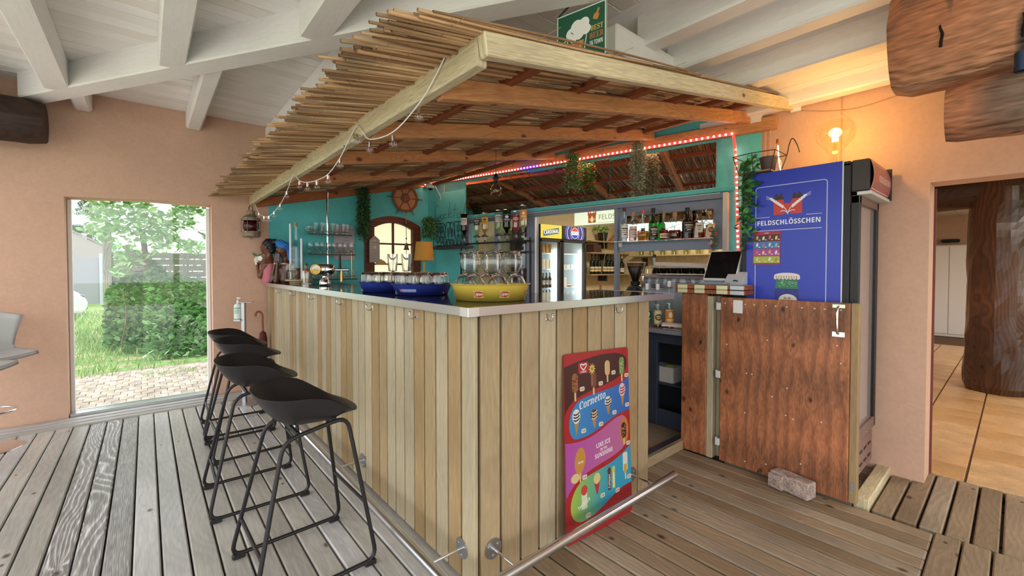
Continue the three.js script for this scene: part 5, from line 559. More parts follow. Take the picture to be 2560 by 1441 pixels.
{ const t = thing('store_shelves', 'three pale wooden wall shelves beside the lit fridges', 'shelves', [0, 0, 0]); for (const y of [1.84, 1.645, 1.282]) { part(t, 'board', cbox(1.1, 0.022, 0.24, 0.003), M.pineB, [6.08, y, -4.63]); part(t, 'bracket', cbox(0.02, 0.1, 0.18, 0.002), M.dark, [6.02, y - 0.06, -4.65]); }
  part(t, 'side_board', cbox(1.6, 0.02, 0.22, 0.003), M.pineB, [6.5, 1.6, -3.6], [0, PI / 2, 0]); part(t, 'side_board', cbox(1.9, 0.02, 0.22, 0.003), M.pineB, [6.5, 1.285, -3.6], [0, PI / 2, 0]); part(t, 'side_bracket', cbox(0.18, 0.14, 0.02, 0.002), M.dark, [6.53, 1.5, -4.15]);
  for (let i = 0; i < 8; i++) bottle('dark wine bottle with cream label on the lowest store room shelf', [5.66 + i * 0.095 + (i > 2 ? 0.05 : 0), 1.295, -4.6], { h: 0.31, r: 0.037, prof: 'wine', glass: GL.wine, label: LB.cream, ly: 0.14, lh: 0.26, cap: i > 4 && i < 7 ? mat(0xa04038, 0.5) : M.dark, caph: 0.03 }, 'wine bottles in the store room', 'wine_bottle');
  bottle('sparkling wine bottle with white foil on the lowest store room shelf', [6.5, 1.295, -4.6], { h: 0.28, r: 0.04, prof: 'wine', glass: GL.wine, label: LB.white, ly: 0.1, lh: 0.26, cap: M.whitep, caph: 0.05 });
  const gg = tumG(0.13, 0.026, 0.032); for (let i = 0; i < 9; i++) solo('storage_glass', 'clear glass on the store room side shelf', 'glass', gg, glassM(0xeef4f0), [6.5, 1.296, -4.35 + i * 0.19], 0, 'glasses on the store room side shelf'); for (let i = 0; i < 7; i++) solo('storage_jug', 'clear jug on the upper store room side shelf', 'jug', tumG(0.16, 0.04, 0.045), glassM(0xeef0e4), [6.5, 1.611, -4.2 + i * 0.2], 0, 'jugs on the store room side shelf');
  const p = thing('potted_pothos', 'pothos in a dark pot on the top store room shelf', 'plant', [5.95, 1.852, -4.6]); part(p, 'pot', lathe([[0, 0], [0.06, 0], [0.085, 0.13], [0.09, 0.13], [0.09, 0.145], [0.08, 0.145], [0, 0.12]], 18), M.dark); const q = rng(55), L = []; for (let i = 0; i < 26; i++) { const a = q() * 6.28, r = 0.05 + q() * 0.1; L.push([Math.cos(a) * r - 0.05, 0.14 + q() * 0.1, Math.sin(a) * r, rr(0.3, 1.6, q), a, 0, rr(0.06, 0.1, q)]); } scatter(p, 'foliage', LEAF, M.leafD, L, ['#4a9a3c', '#6ab450', '#8ac468']); part(p, 'trailing_stem', tube([[-0.08, 0.14, 0.06], [-0.13, 0.1, 0.12], [-0.13, -0.1, 0.13], [-0.1, -0.2, 0.13], [-0.14, -0.35, 0.13], [-0.16, -0.5, 0.13]], 0.004, 40, 5), mat(0xb4b86a, 0.7));
  const bk = thing('woven_ornament', 'brown twig ornament with round disc on the top store room shelf', 'ornament', [6.3, 1.852, -4.6]); part(bk, 'twigs', merge(...[0, 1, 2, 3, 4].map((i) => tube([[-0.2 + i * 0.02, 0.02, 0], [0, 0.1 + i * 0.02, 0.02], [0.2, 0.08 + 0.03 * i, 0]], 0.006, 12, 5))), mat(0xa85a3c, 0.8)); part(bk, 'disc', at(cyl(0.07, 0.07, 0.02, 24), 0.16, 0.2, 0, PI / 2), mat(0xc07a48, 0.8));
  solo('storage_box', 'dark red box between the upper store room shelves', 'box', cbox(0.2, 0.13, 0.15, 0.004), mat(0x4a2c26, 0.7), [5.72, 1.722, -4.6]); solo('corner_board', 'tall pale board standing beside the round emblem fridge', 'board', cbox(0.12, 2.0, 0.03, 0.003), tmat(T.yellow, 0.7), [5.02, 1.0, -4.25]);
  const w = thing('store_worktop', 'pale counter inside the store room below the hatch', 'worktop', [0, 0, 0]); part(w, 'top', cbox(0.5, 0.035, 2.2, 0.004), mat(0xc8b090, 0.5), [4.23, 1.03, -2.6]); part(w, 'front', cbox(0.46, 1.0, 2.16, 0.004), CREAM, [4.23, 0.5, -2.6]);
  for (let i = 0; i < 8; i++) solo('water_glass', 'clear water glass on the store room counter behind the hatch', 'glass', tumG(0.1, 0.028, 0.034), M.glass, [4.0 + (i % 2) * 0.09, 1.05, -2.2 - i * 0.11], 0, 'glasses on the store room counter');
  solo('sauce_bottle', 'small sauce bottle with red cap on the store room counter', 'bottle', merge(lathe([[0, 0], [0.026, 0], [0.028, 0.01], [0.026, 0.08], [0.012, 0.11], [0.012, 0.13], [0, 0.13]], 14), at(cyl(0.014, 0.014, 0.03, 10), 0, 0.14, 0)), mat(0xc06a3a, 0.4), [4.05, 1.05, -3.16]); solo('salt_shaker', 'white topped shaker on the store room counter beside the hatch post', 'shaker', merge(lathe([[0, 0], [0.022, 0], [0.024, 0.01], [0.02, 0.07], [0, 0.07]], 14), at(sph(0.02, 10, 6), 0, 0.07, 0)), mat(0xe0d8cc, 0.4), [4.03, 1.05, -2.585]);
}
// ================= RIGHT SIDE =================
{ const t = thing('flap_panel', 'narrow brown stained fixed panel with a pale pine post left of the gate', 'panel', [3.13, 0, -1.57]); part(t, 'board', cbox(0.03, 1.2, 0.192, 0.003, 1, 0.3, 0.2), M.brown, [0.015, 0.61, 0]); part(t, 'post', cbox(0.06, 1.19, 0.045, 0.004), M.pineA, [0.035, 0.6, 0.118]); part(t, 'inner_post', cbox(0.05, 1.19, 0.06, 0.004), M.pineA, [0.1, 0.6, 0.13]); part(t, 'side_board', cbox(0.12, 1.19, 0.02, 0.003), M.pineA, [0.09, 0.6, -0.086]); }
{ const t = thing('brown_gate', 'wide brown stained plank gate propped open with a stone', 'gate', [3.13, 0.014, -1.003]);
  part(t, 'board', cbox(0.026, 1.178, 0.746, 0.004, 1, 0.1, 0.5), M.brown, [0.013, 0.589, 0]); part(t, 'edge_batten', cbox(0.05, 1.178, 0.04, 0.004), M.pineD, [0.035, 0.589, 0.394], null, 'pale unstained edge batten'); part(t, 'back_batten', cbox(0.04, 0.1, 0.7, 0.004), M.pineB, [0.045, 1.0, 0]); part(t, 'latch_plate', cbox(0.002, 0.05, 0.02, 0.0005), M.brushed, [0.009, 0.1, 0.394]);
  part(t, 'handle', merge(tube([[-0.003, 1.155, 0.318], [-0.03, 1.14, 0.318], [-0.038, 1.075, 0.318], [-0.03, 1.01, 0.318], [-0.003, 0.995, 0.318]], 0.008, 30, 8), at(cbox(0.004, 0.022, 0.062, 0.001), -0.002, 1.158, 0.318), at(cbox(0.004, 0.03, 0.062, 0.001), -0.002, 0.99, 0.318)), M.chrome, null, null, 'chrome pull handle');
  for (const y of [1.11, 0.62, 0.13]) part(t, 'hinge', merge(at(cbox(0.014, 0.05, 0.03, 0.002), 0.0, y, -0.385), at(cyl(0.008, 0.008, 0.055, 8), 0.01, y, -0.4)), M.plug, null, null, 'white steel hinge');
  const sg = at(cyl(0.0045, 0.0045, 0.003, 7), 0, 0, 0, 0, 0, PI / 2), sq = rng(6); for (let i = 0; i < 11; i++) part(t, 'screw', sg, M.plug, [-0.001, 1.135, -0.34 + i * 0.066 + rr(-0.01, 0.01, sq)]); for (let i = 0; i < 15; i++) part(t, 'screw', sg, M.plug, [-0.001, [0.86, 0.6, 0.38, 0.08][i % 4] + rr(-0.07, 0.07, sq), -0.34 + sq() * 0.68]); 
  solo('notice_card', 'small white paper card taped near the top of the brown gate', 'notice', cbox(0.0015, 0.09, 0.062, 0), M.paper, [3.127, 1.13, -1.255]); }
{ const g = extr(rrect(0.23, 0.1, 0.012), 0.075, 0.006), tn = plasterTex(333, [178, 158, 146], 0.35, 0.25, 128); const t = solo('stone_block', 'rough pale concrete block wedged under the brown gate', 'stone', merge(at(g, 0, 0.012, 0.0, 0), at(extr(rrect(0.09, 0.085, 0.01), 0.03, 0.004), 0.07, 0.006, -0.025)), tmat(tn, 0.95, { bumpMap: bumpTex(334, 24, 24, 0.25), bumpScale: 0.004 }), [3.02, 0.042, -0.9], PI / 2 - 0.25); }
{ // folded counter flap
  const t = thing('counter_flap', 'two brown boards of a counter flap folded together with brass hinge plates', 'counter flap', [3.09, 1.212, -1.44]); for (const y of [0.016, 0.05]) part(t, 'flap_board', cbox(0.155, 0.03, 0.5, 0.003, 2, y * 9, 0.3), tmat(T.brown, 0.5, { color: 0xe8c8a8 }), [0.0575, y, 0]); part(t, 'rear_board', cbox(0.18, 0.064, 0.39, 0.003, 2, 0.2, 0.3), tmat(T.brown, 0.5, { color: 0xe8c8a8 }), [0.226, 0.033, -0.055]); part(t, 'top_sheet', cbox(0.15, 0.004, 0.49, 0.001), mat(0x7a8478, 0.2), [0.0575, 0.067, 0]); for (const z of [-0.19, -0.06, 0.1]) part(t, 'hinge_plate', merge(at(cbox(0.003, 0.026, 0.075, 0.0008), -0.0215, 0.05, z), at(cbox(0.003, 0.026, 0.075, 0.0008), -0.0215, 0.016, z), at(cyl(0.004, 0.004, 0.075, 8), -0.023, 0.033, z, PI / 2)), mat(0xd8d2a8, 0.35, 0.6), null, null, 'pale brass hinge plate'); part(t, 'end_plate', merge(at(cbox(0.003, 0.028, 0.09, 0.0008), -0.0215, 0.05, 0.2), at(cbox(0.003, 0.028, 0.09, 0.0008), -0.0215, 0.016, 0.2)), M.brushed); }
{ // till screen
  const t = thing('till_screen', 'black touchscreen till tilted on its stand on the counter flap', 'till', [3.2, 1.281, -1.42], -1.6); const q = new THREE.Group(); q.name = 'screen_unit'; q.position.set(0, 0.03, 0); q.rotation.x = -0.5; t.add(q); part(q, 'casing', at(extr(rrect(0.24, 0.25, 0.012), 0.035, 0.004), 0, 0.12, -0.036), mat(0xd8d8d6, 0.4)); part(q, 'screen', cbox(0.222, 0.225, 0.004, 0.001), mat(0x101216, 0.05), [0, 0.125, 0.003]); part(q, 'badge', at(cyl(0.014, 0.014, 0.004, 16), 0.122, 0.03, -0.018, 0, 0, PI / 2), M.whitep); part(t, 'stand', at(extr(shp([[-0.07, 0], [0.09, 0], [0.02, 0.09], [-0.02, 0.06]]), 0.12, 0.004), 0.06, 0, -0.02, 0, PI / 2), mat(0xb8bec4, 0.4)); part(t, 'foot', cbox(0.2, 0.014, 0.16, 0.005), mat(0x8a98a8, 0.4), [0, 0.008, 0.02]); part(t, 'cable', merge(tube([[0.08, 0.02, -0.02], [0.12, 0.05, -0.02], [0.14, 0.01, 0.03], [0.16, 0.03, -0.02]], 0.004, 24, 5), tube([[0.1, 0.015, -0.01], [0.13, 0.03, 0.04], [0.17, 0.012, 0.0]], 0.0045, 20, 5)), M.black); part(t, 'white_cable', tube([[0.1, 0.02, -0.05], [0.13, 0.07, -0.08], [0.16, 0.05, -0.1], [0.18, 0.01, -0.05]], 0.003, 30, 5), M.whitep); }
solo('receipt_printer', 'grey receipt printer box behind the till screen', 'printer', merge(cbox(0.1, 0.13, 0.09, 0.008), at(cbox(0.08, 0.02, 0.07, 0.004), 0, 0.07, 0)), mat(0x8a8e8c, 0.5), [3.37, 1.35, -1.445], 0); solo('loudspeaker', 'black box speaker beside the blue fridge', 'speaker', cbox(0.12, 0.12, 0.09, 0.006), M.black, [3.34, 1.3385, -1.345], 0); { const t = thing('chalk_sign', 'black card with two red chilli ornaments above the till', 'card', [3.33, 1.467, -1.335], -1.45); part(t, 'card', cbox(0.15, 0.12, 0.008, 0.001), mat(0x202624, 0.6)); for (const x of [-0.02, 0.03]) part(t, 'chilli', at(sph(0.018, 10, 8), x, -0.03, 0.014, 0, 0, 0.5, [0.7, 1.7, 0.7]), mat(0xc85a3c, 0.4)); }
// ---------- blue drinks fridge ----------
const beerSide = canvasTex(768, 1848, (x, W, H) => { // 0.54 m by 1.3 m, y from 0.75 to 2.05
  x.fillStyle = '#2b3fba'; x.fillRect(0, 0, W, H); x.strokeStyle = '#c8ccf0'; x.lineWidth = 7; x.beginPath(); x.roundRect(0.1 * W, 0.075 * H, 0.76 * W, H, 26); x.stroke();
  const sc = H / 1.3, Y = (y) => (2.05 - y) * sc; x.textAlign = 'center'; const cx = 0.46 * W;
  x.fillStyle = '#d03a2c'; x.beginPath(); const b = Y(1.755), t0 = Y(1.86); x.moveTo(cx - 118, b); x.lineTo(cx - 118, t0 + 40); x.lineTo(cx - 128, t0); x.lineTo(cx - 40, t0); x.lineTo(cx - 26, t0 + 46); x.lineTo(cx + 26, t0 + 46); x.lineTo(cx + 40, t0); x.lineTo(cx + 128, t0); x.lineTo(cx + 118, t0 + 40); x.lineTo(cx + 118, b); x.lineTo(cx + 18, b); x.arc(cx, b - 12, 22, 0.5, PI - 0.5, true); x.closePath(); x.fill(); x.fillStyle = '#3a2430'; for (const s of [-1, 1]) { x.beginPath(); x.moveTo(cx + s * 34, t0 + 8); x.lineTo(cx + s * 48, t0 - 50); x.lineTo(cx + s * 62, t0 - 50); x.lineTo(cx + s * 64, t0 - 30); x.lineTo(cx + s * 84, t0 - 30); x.lineTo(cx + s * 86, t0 - 50); x.lineTo(cx + s * 100, t0 - 50); x.lineTo(cx + s * 132, t0 + 8); x.fill(); }
  x.fillStyle = '#f4f0f4'; x.strokeStyle = '#f4f0f4'; x.lineWidth = 6; for (const s of [-1, 1]) { x.beginPath(); x.moveTo(cx, b); x.quadraticCurveTo(cx + s * 10, b - 70, cx + s * 90, b - 120); x.stroke(); for (let i = 0; i < 6; i++) { const u = cx + s * (50 + i * 18), v = b - 86 - i * 15; x.beginPath(); x.ellipse(u, v, 17, 8, s * -0.2, 0, 7); x.fill(); x.beginPath(); x.ellipse(u - s * 4, v + 14, 16, 7, s * -0.9, 0, 7); x.fill(); } x.lineWidth = 3; for (let i = 0; i < 3; i++) { x.beginPath(); x.moveTo(cx + s * 140, b - 165 + i * 8); x.lineTo(cx + s * 185, b - 190 + i * 14); x.stroke(); } x.lineWidth = 6; x.beginPath(); x.moveTo(cx, b - 10); x.quadraticCurveTo(cx + s * 30, b - 50, cx + s * 60, b - 30); x.stroke(); }
  x.fillStyle = '#f6f4f8'; x.font = 'bold 62px sans-serif'; x.fillText('FELDSCHLÖSSCHEN', cx, Y(1.69), 530); x.fillRect(cx - 270, Y(1.655), 540, 5); x.fillRect(cx - 270, Y(1.745), 120, 4); x.fillRect(cx + 150, Y(1.745), 120, 4);
  // bottle neck
  const by = Y(1.36); x.fillStyle = '#2f7a54'; x.beginPath(); x.moveTo(cx - 88, by + 50); x.lineTo(cx + 88, by + 50); x.lineTo(cx + 100, by + 160); x.lineTo(cx + 112, H); x.lineTo(cx - 112, H); x.lineTo(cx - 100, by + 160); x.fill(); x.fillStyle = '#8ac89a'; for (let i = 0; i < 40; i++) x.fillRect(cx - 80 + hash(i, 1, 2) * 160, by + 60 + hash(i, 2, 2) * 60, 14, 4); x.fillStyle = '#1f2c8c'; x.beginPath(); x.moveTo(cx - 100, by + 140); x.lineTo(cx + 100, by + 140); x.lineTo(cx + 116, H); x.lineTo(cx - 116, H); x.fill(); x.fillStyle = '#e8e0d0'; x.beginPath(); x.ellipse(cx + 10, by + 250, 78, 60, 0, 0, 7); x.fill(); x.fillStyle = '#403848'; x.font = 'bold 30px serif'; x.fillText('H.H.', cx + 10, by + 240); x.fillStyle = '#e9e0d4'; x.beginPath(); x.ellipse(cx, by + 16, 106, 26, 0, PI, 0); x.lineTo(cx + 110, by + 44); for (let i = 0; i <= 14; i++) x.lineTo(cx + 110 - i * 220 / 14, by + 44 + (i % 2) * 12); x.closePath(); x.fill(); x.fillStyle = '#b89a8a'; for (let i = 0; i < 9; i++) x.fillRect(cx - 92 + i * 21, by + 20, 10, 24);
});
const menuTex = canvasTex(320, 420, (x, W, H) => { x.fillStyle = '#b02a34'; x.fillRect(0, 0, W, H); const c = ['#4a2426', '#2f7cc4', '#b0469a', '#a8c04a']; c.forEach((k, i) => { x.fillStyle = k; x.fillRect(8, 40 + i * 92, W - 16, 84); for (let j = 0; j < 4; j++) { x.fillStyle = ['#d8b078', '#f0e8d8', '#c87a50', '#e8d890'][(i + j) % 4]; x.beginPath(); x.ellipse(50 + j * 74, 76 + i * 92 + (j % 2) * 8, 13, 26, 0.2, 0, 7); x.fill(); x.fillStyle = '#f4ecd8'; x.fillRect(66 + j * 74, 100 + i * 92, 22, 10); } }); x.fillStyle = '#fff'; x.font = 'bold 16px sans-serif'; x.textAlign = 'center'; x.fillText('LUSSO', W / 2, 26); });
const redHead = canvasTex(512, 192, (x) => { x.fillStyle = '#a85a5c'; x.fillRect(0, 0, 512, 192); x.strokeStyle = '#e8c8c4'; x.lineWidth = 5; x.beginPath(); x.roundRect(18, 16, 476, 160, 14); x.stroke(); x.fillStyle = '#e8d8d8'; x.font = 'bold 52px sans-serif'; x.fillText('FELDSCHLÖSSCHEN', 150, 120, 320); x.strokeStyle = '#e0603c'; x.lineWidth = 10; x.beginPath(); x.moveTo(60, 70); x.lineTo(92, 130); x.lineTo(124, 70); x.stroke(); });
{ const t = thing('drinks_fridge', 'tall black glass fronted fridge with blue brewery print on its side', 'fridge', [3.5, 0.045, -0.66]); const b = (n, x0, x1, y0, y1, z0, z1, m, c = 0.005) => part(t, n, cbox(x1 - x0, y1 - y0, z1 - z0, c), m, [(x0 + x1) / 2, (y0 + y1) / 2, (z0 + z1) / 2]);
  b('side_wall', -0.263, -0.235, 0.02, 1.99, -0.62, 0, M.dark); b('side_wall', 0.25, 0.28, 0.02, 1.99, -0.62, 0, M.dark); b('back_wall', -0.26, 0.28, 0.02, 1.99, -0.62, -0.59, M.dark); b('top', -0.263, 0.28, 1.97, 2.0, -0.62, 0.0, M.dark); b('base', -0.263, 0.28, 0.0, 0.28, -0.62, 0, M.dark); b('liner', -0.234, 0.25, 0.28, 1.8, -0.585, -0.57, mat(0xd8dcdc, 0.5));
  const bs = part(t, 'side_print', quad(0.54, 1.3), tmat(beerSide, 0.35), [-0.2665, 1.355, -0.31], [0, -PI / 2, 0]); b('print_panel', -0.266, -0.263, 0.2, 2.005, -0.585, -0.035, mat(0x2b3fba, 0.4), 0.0005); b('white_edge', -0.2675, -0.262, 0.25, 2.008, -0.04, -0.034, M.whitep, 0.0005);
  b('header_box', -0.262, 0.28, 1.81, 2.0, 0.0, 0.09, mat(0x3a322e, 0.5), 0.008); { const g = new THREE.PlaneGeometry(0.53, 0.19, 1, 10), p = g.attributes.position; for (let i = 0; i < p.count; i++) p.setZ(i, 0.02 - 2.2 * p.getY(i) * p.getY(i)); g.computeVertexNormals(); part(t, 'header_sign', prep(g), tmat(redHead, 0.3), [0.009, 1.905, 0.087]); } b('header_trim', -0.262, 0.28, 1.79, 1.81, 0.03, 0.1, M.plug, 0.003); b('header_end', 0.272, 0.284, 1.8, 2.01, 0.0, 0.11, M.dark, 0.004);
  b('door_post', -0.26, -0.215, 0.28, 1.79, 0.0, 0.045, M.blackm); b('door_post', 0.235, 0.28, 0.28, 1.79, 0.0, 0.045, M.blackm); b('door_rail', -0.26, 0.28, 1.74, 1.79, 0.0, 0.045, mat(0x7a6258, 0.4)); b('door_rail', -0.26, 0.28, 0.28, 0.35, 0.0, 0.045, mat(0x7a6258, 0.4)); b('door_glass', -0.22, 0.24, 0.34, 1.75, 0.02, 0.026, new THREE.MeshPhysicalMaterial({ color: 0xdcd0cc, roughness: 0.03, transmission: 0.6, thickness: 0, metalness: 0.25 }), 0);
  for (const y of [0.5, 0.8, 1.1, 1.4]) b('shelf', -0.23, 0.25, y, y + 0.012, -0.56, -0.08, M.plug, 0.002); b('grille', -0.262, 0.28, 0.04, 0.25, 0.0, 0.03, mat(0x8a6a60, 0.45), 0.008); for (let i = 0; i < 4; i++) for (let j = 0; j < 2; j++) part(t, 'grille_slot', cbox(0.07, 0.012, 0.006, 0.002), M.black, [-0.16 + i * 0.115, 0.1 + j * 0.08, 0.031]); part(t, 'door_lock', at(cyl(0.009, 0.009, 0.006, 10), 0, 0.305, 0.047, PI / 2), M.chrome);
  solo('ice_cream_menu', 'small ice cream menu sheet stuck on the blue fridge side', 'menu', quad(0.17, 0.225), tmat(menuTex, 0.4), [3.2305, 1.535, -1.115], -PI / 2); 
  bottle('dark bottle standing inside the black drinks fridge', [3.45, 0.56, -0.82], { h: 0.24, r: 0.034, glass: mat(0x5a2c20, 0.2), label: LB.white, cap: M.dark, caph: 0.015 }); }
{ // big filament bulb
  const t = thing('filament_bulb_lamp', 'large glowing filament globe lamp on top of the drinks fridge', 'lamp', [3.5, 2.046, -0.8]); part(t, 'base', at(cyl(0.05, 0.055, 0.04, 20), 0, 0.02, 0), mat(0x7a4a28, 0.6)); part(t, 'globe', lathe([[0.028, 0.04], [0.03, 0.1], [0.06, 0.15], [0.1, 0.2], [0.112, 0.25], [0.1, 0.3], [0.06, 0.345], [0, 0.358]], 30), glassM(0xfffaf0)); const fm = new THREE.MeshStandardMaterial({ color: 0xffe0a0, emissive: 0xffd070, emissiveIntensity: 9 }); part(t, 'filament', merge(...[0, 1, 2, 3].map((i) => at(cyl(0.004, 0.004, 0.085, 6), Math.cos(i * 1.57) * 0.014, 0.235, Math.sin(i * 1.57) * 0.014))), fm); part(t, 'stem', at(cyl(0.008, 0.014, 0.14, 8), 0, 0.12, 0), glassM(0xfff2d8)); const l = new THREE.PointLight(0xffc66a, 0.17, 0, 2); l.position.set(3.5, 2.29, -0.8); l.shadow.radius = 2; l.castShadow = true; scene.add(l); }
{ const t = thing('bottle_lamp', 'clear bottle with cork and glowing light wire on the fridge', 'lamp', [3.5, 2.046, -1.14]); part(t, 'glass_body', lathe([[0, 0], [0.036, 0], [0.038, 0.01], [0.038, 0.1], [0.016, 0.16], [0.013, 0.25], [0.016, 0.255], [0.013, 0.26]], 18), M.glass); part(t, 'cork', at(cyl(0.012, 0.014, 0.03, 10), 0, 0.27, 0), mat(0xa85a3c, 0.7)); part(t, 'light_wire', tube([[0, 0.24, 0], [0, 0.16, 0.005], [0.01, 0.09, 0.01], [0.02, 0.04, 0.02], [0, 0.01, 0.03]], 0.004, 24, 5), new THREE.MeshStandardMaterial({ color: 0xfff0d0, emissive: 0xffe0b0, emissiveIntensity: 3 })); }
{ const t = thing('wall_cable', 'thin cable clipped along the ceiling line and down to the fridge', 'cable', [0, 0, 0]); part(t, 'cable', merge(tube([[3.81, 2.655, -1.13], [3.815, 2.64, -0.84], [3.815, 2.64, -0.835]], 0.004, 12, 5), pipe([[3.815, 2.64, -0.836], [3.815, 2.06, -0.836]], 0.0035, 0, 5), tube([[3.815, 2.6, -1.1], [3.815, 2.54, -0.9], [3.815, 2.52, -0.7], [3.815, 2.57, -0.4], [3.815, 2.63, -0.1]], 0.002, 20, 5)), mat(0xc8a070, 0.7)); part(t, 'downlead', merge(pipe([[3.81, 2.6, -1.33], [3.81, 2.0, -1.33]], 0.004, 0, 5), pipe([[3.812, 2.6, -1.3], [3.812, 2.0, -1.3]], 0.003, 0, 5)), mat(0xd8b48c, 0.7)); part(t, 'junction_box', cbox(0.03, 0.05, 0.07, 0.005), M.whitep, [3.8, 2.62, -1.12]); }
// logs
function logGeo(L, r, seed, seg = 36, n = 30, crack = []) { const g = new THREE.CylinderGeometry(r, r, L, n, seg, false), p = g.attributes.position; for (let i = 0; i < p.count; i++) { const y = p.getY(i), a = Math.atan2(p.getZ(i), p.getX(i)), rad = Math.hypot(p.getX(i), p.getZ(i)); if (rad < 1e-4) continue; let k = 1 + 0.1 * (vnoise(a * 3 + 20, y * 3 + 20, 400, 400, seed) - 0.5) + 0.05 * (vnoise(a * 9 + 40, y * 7 + 40, 400, 400, seed + 1) - 0.5); const e = Math.abs(Math.abs(y) - L / 2); if (e < 0.05) k *= 0.9 + 0.1 * (e / 0.05); p.setX(i, p.getX(i) * k); p.setZ(i, p.getZ(i) * k); } g.computeVertexNormals(); const u = g.attributes.uv; for (let i = 0; i < u.count; i++) u.setXY(i, u.getY(i) * L, u.getX(i) * r * 6.28); return prep(g); }
{ const t = thing('log_beam', 'dark round log end on the wall above the glazed opening', 'log', [-0.63, 2.62, -5.37]); part(t, 'trunk', at(logGeo(3.4, 0.185, 3), -1.7, 0, 0, 0, 0, PI / 2), tmat(T.log, 0.6, { color: 0xb8a8a4 })); }
{ const hewn = (seed) => { const c = (u, v) => { const n = (f, g, k) => vnoise(u * f, v * g, f, g, seed + k), grain = n(30, 120, 1) * 0.6 + n(60, 200, 2) * 0.4, ch = clamp((n(5, 4, 3) * 0.65 + n(14, 9, 4) * 0.35 - 0.5) * 6), or = clamp((n(4, 5, 5) - 0.45) * 4), gr = clamp((n(22, 3, 6) - 0.8) * 9), k = 0.78 + grain * 0.4; const base = [mix(204, 184, or), mix(158, 116, or), mix(124, 78, or)], dk = [78, 66, 60]; return [0, 1, 2].map((i) => mix(mix(base[i], dk[i], ch * 0.6), 34, gr * 0.8) * k); }; return dataTex(768, 512, c, 1.6, 1.4); };
  const lt = tmat(hewn(611), 0.7, { bumpMap: bumpTex(92, 8, 40, 0.7), bumpScale: 0.012 });
  const t = thing('log_beam', 'thick pale and charred log with deep cracks under the ceiling', 'log', [2.98, 2.53, 0.62]); part(t, 'trunk', at(logGeo(2.1, 0.26, 7), 0, 0, 0, PI / 2), lt); const ck = mat(0x1c0f0a, 1); for (const [a, z, l] of [[2.25, -0.62, 0.2], [2.5, -0.4, 0.22], [2.0, -0.86, 0.16]]) { const P = []; for (let k = 0; k <= 6; k++) { const b = a + 1.35 + (k / 6 - 0.5) * l / 0.25; P.push([Math.cos(b) * 0.256, Math.sin(b) * 0.256, z + 0.004 * Math.sin(k * 2.1 + a * 9)]); } part(t, 'crack', tube(P, 0.006, 24, 5), ck); }
  const u = thing('log_corbel', 'short rough log block below the cracked log beam', 'log', [2.9, 2.12, 0.42]); part(u, 'trunk', at(logGeo(1.3, 0.135, 12), 0, 0, 0, PI / 2), lt); part(u, 'steel_stud', at(cyl(0.025, 0.025, 0.08, 14), -0.09, 0.145, -0.42), mat(0x3a4a68, 0.4, 0.8)); }
// ---------- beyond the doorway ----------
{ const t = thing('log_pillar', 'thick dark polished log pillar in the tiled room', 'pillar', [7.32, 0, -0.13]); const g = logGeo(2.36, 0.26, 21, 30, 30); const p = g.attributes.position; for (let i = 0; i < p.count; i++) { const k = 1.06 - 0.05 * (p.getY(i) + 1.18); p.setX(i, p.getX(i) * k); p.setZ(i, p.getZ(i) * k); } g.computeVertexNormals(); part(t, 'trunk', at(g, 0, 1.18, 0), tmat(T.log, 0.3)); part(t, 'cross_log', at(logGeo(2.4, 0.2, 25), 0, 2.3, 0.5, PI / 2 - 0.02), tmat(T.log, 0.4, { color: 0xd0c8c8 })); }
{ const t = thing('white_cabinet', 'tall white two door cabinet at the end of the tiled room', 'cabinet', [12.4, 0, -0.86]); part(t, 'carcass', cbox(0.5, 1.86, 0.6, 0.004), M.offwhite, [0.26, 0.93, 0]); part(t, 'door', cbox(0.02, 1.78, 0.24, 0.004), M.whitep, [0, 0.95, -0.17]); part(t, 'door', cbox(0.02, 1.78, 0.32, 0.004), M.whitep, [0, 0.95, 0.12]); part(t, 'plinth', cbox(0.48, 0.05, 0.58, 0.003), mat(0x8a3a3a, 0.6), [0.26, 0.02, 0]); }
solo('wall_lamp', 'flat black oval fitting above the white cabinet', 'lamp', at(extr(rrect(0.28, 0.07, 0.034), 0.05, 0.01), 0, 0, 0, 0, -PI / 2), M.black, [13.0, 1.97, -0.93]);
{ const t = thing('dining_chair', 'brown wooden chair back beside the log pillar', 'chair', [8.3, 0, 0.35]); const w = mat(0x7a4a30, 0.6); for (const x of [-0.18, 0.18]) for (const z of [-0.18, 0.18]) part(t, 'leg', cbox(0.035, z < 0 ? 0.9 : 0.45, 0.035, 0.004), w, [x, z < 0 ? 0.45 : 0.225, z]); part(t, 'seat', cbox(0.42, 0.03, 0.42, 0.006), w, [0, 0.46, 0]); part(t, 'backrest', cbox(0.36, 0.12, 0.02, 0.006), w, [0, 0.8, -0.18]); }

for (const x of [5.6, 9.6]) { const t = thing('ceiling_panel_lamp', x < 7 ? 'flat ceiling lamp near the doorway in the tiled room' : 'flat ceiling lamp beyond the log pillar in the tiled room', 'lamp', [x, 2.47, 1.2]); part(t, 'housing', cbox(1.2, 0.03, 0.6, 0.004), M.whitep); part(t, 'diffuser', cbox(1.16, 0.006, 0.56, 0.001), new THREE.MeshStandardMaterial({ color: 0xffffff, emissive: 0xfff2dc, emissiveIntensity: 1.6 }), [0, -0.017, 0]); const l = new THREE.RectAreaLight(0xfff2dc, 7, 1.16, 0.56); l.position.set(x, 2.445, 1.2); l.lookAt(x, 0, 1.2); scene.add(l); }
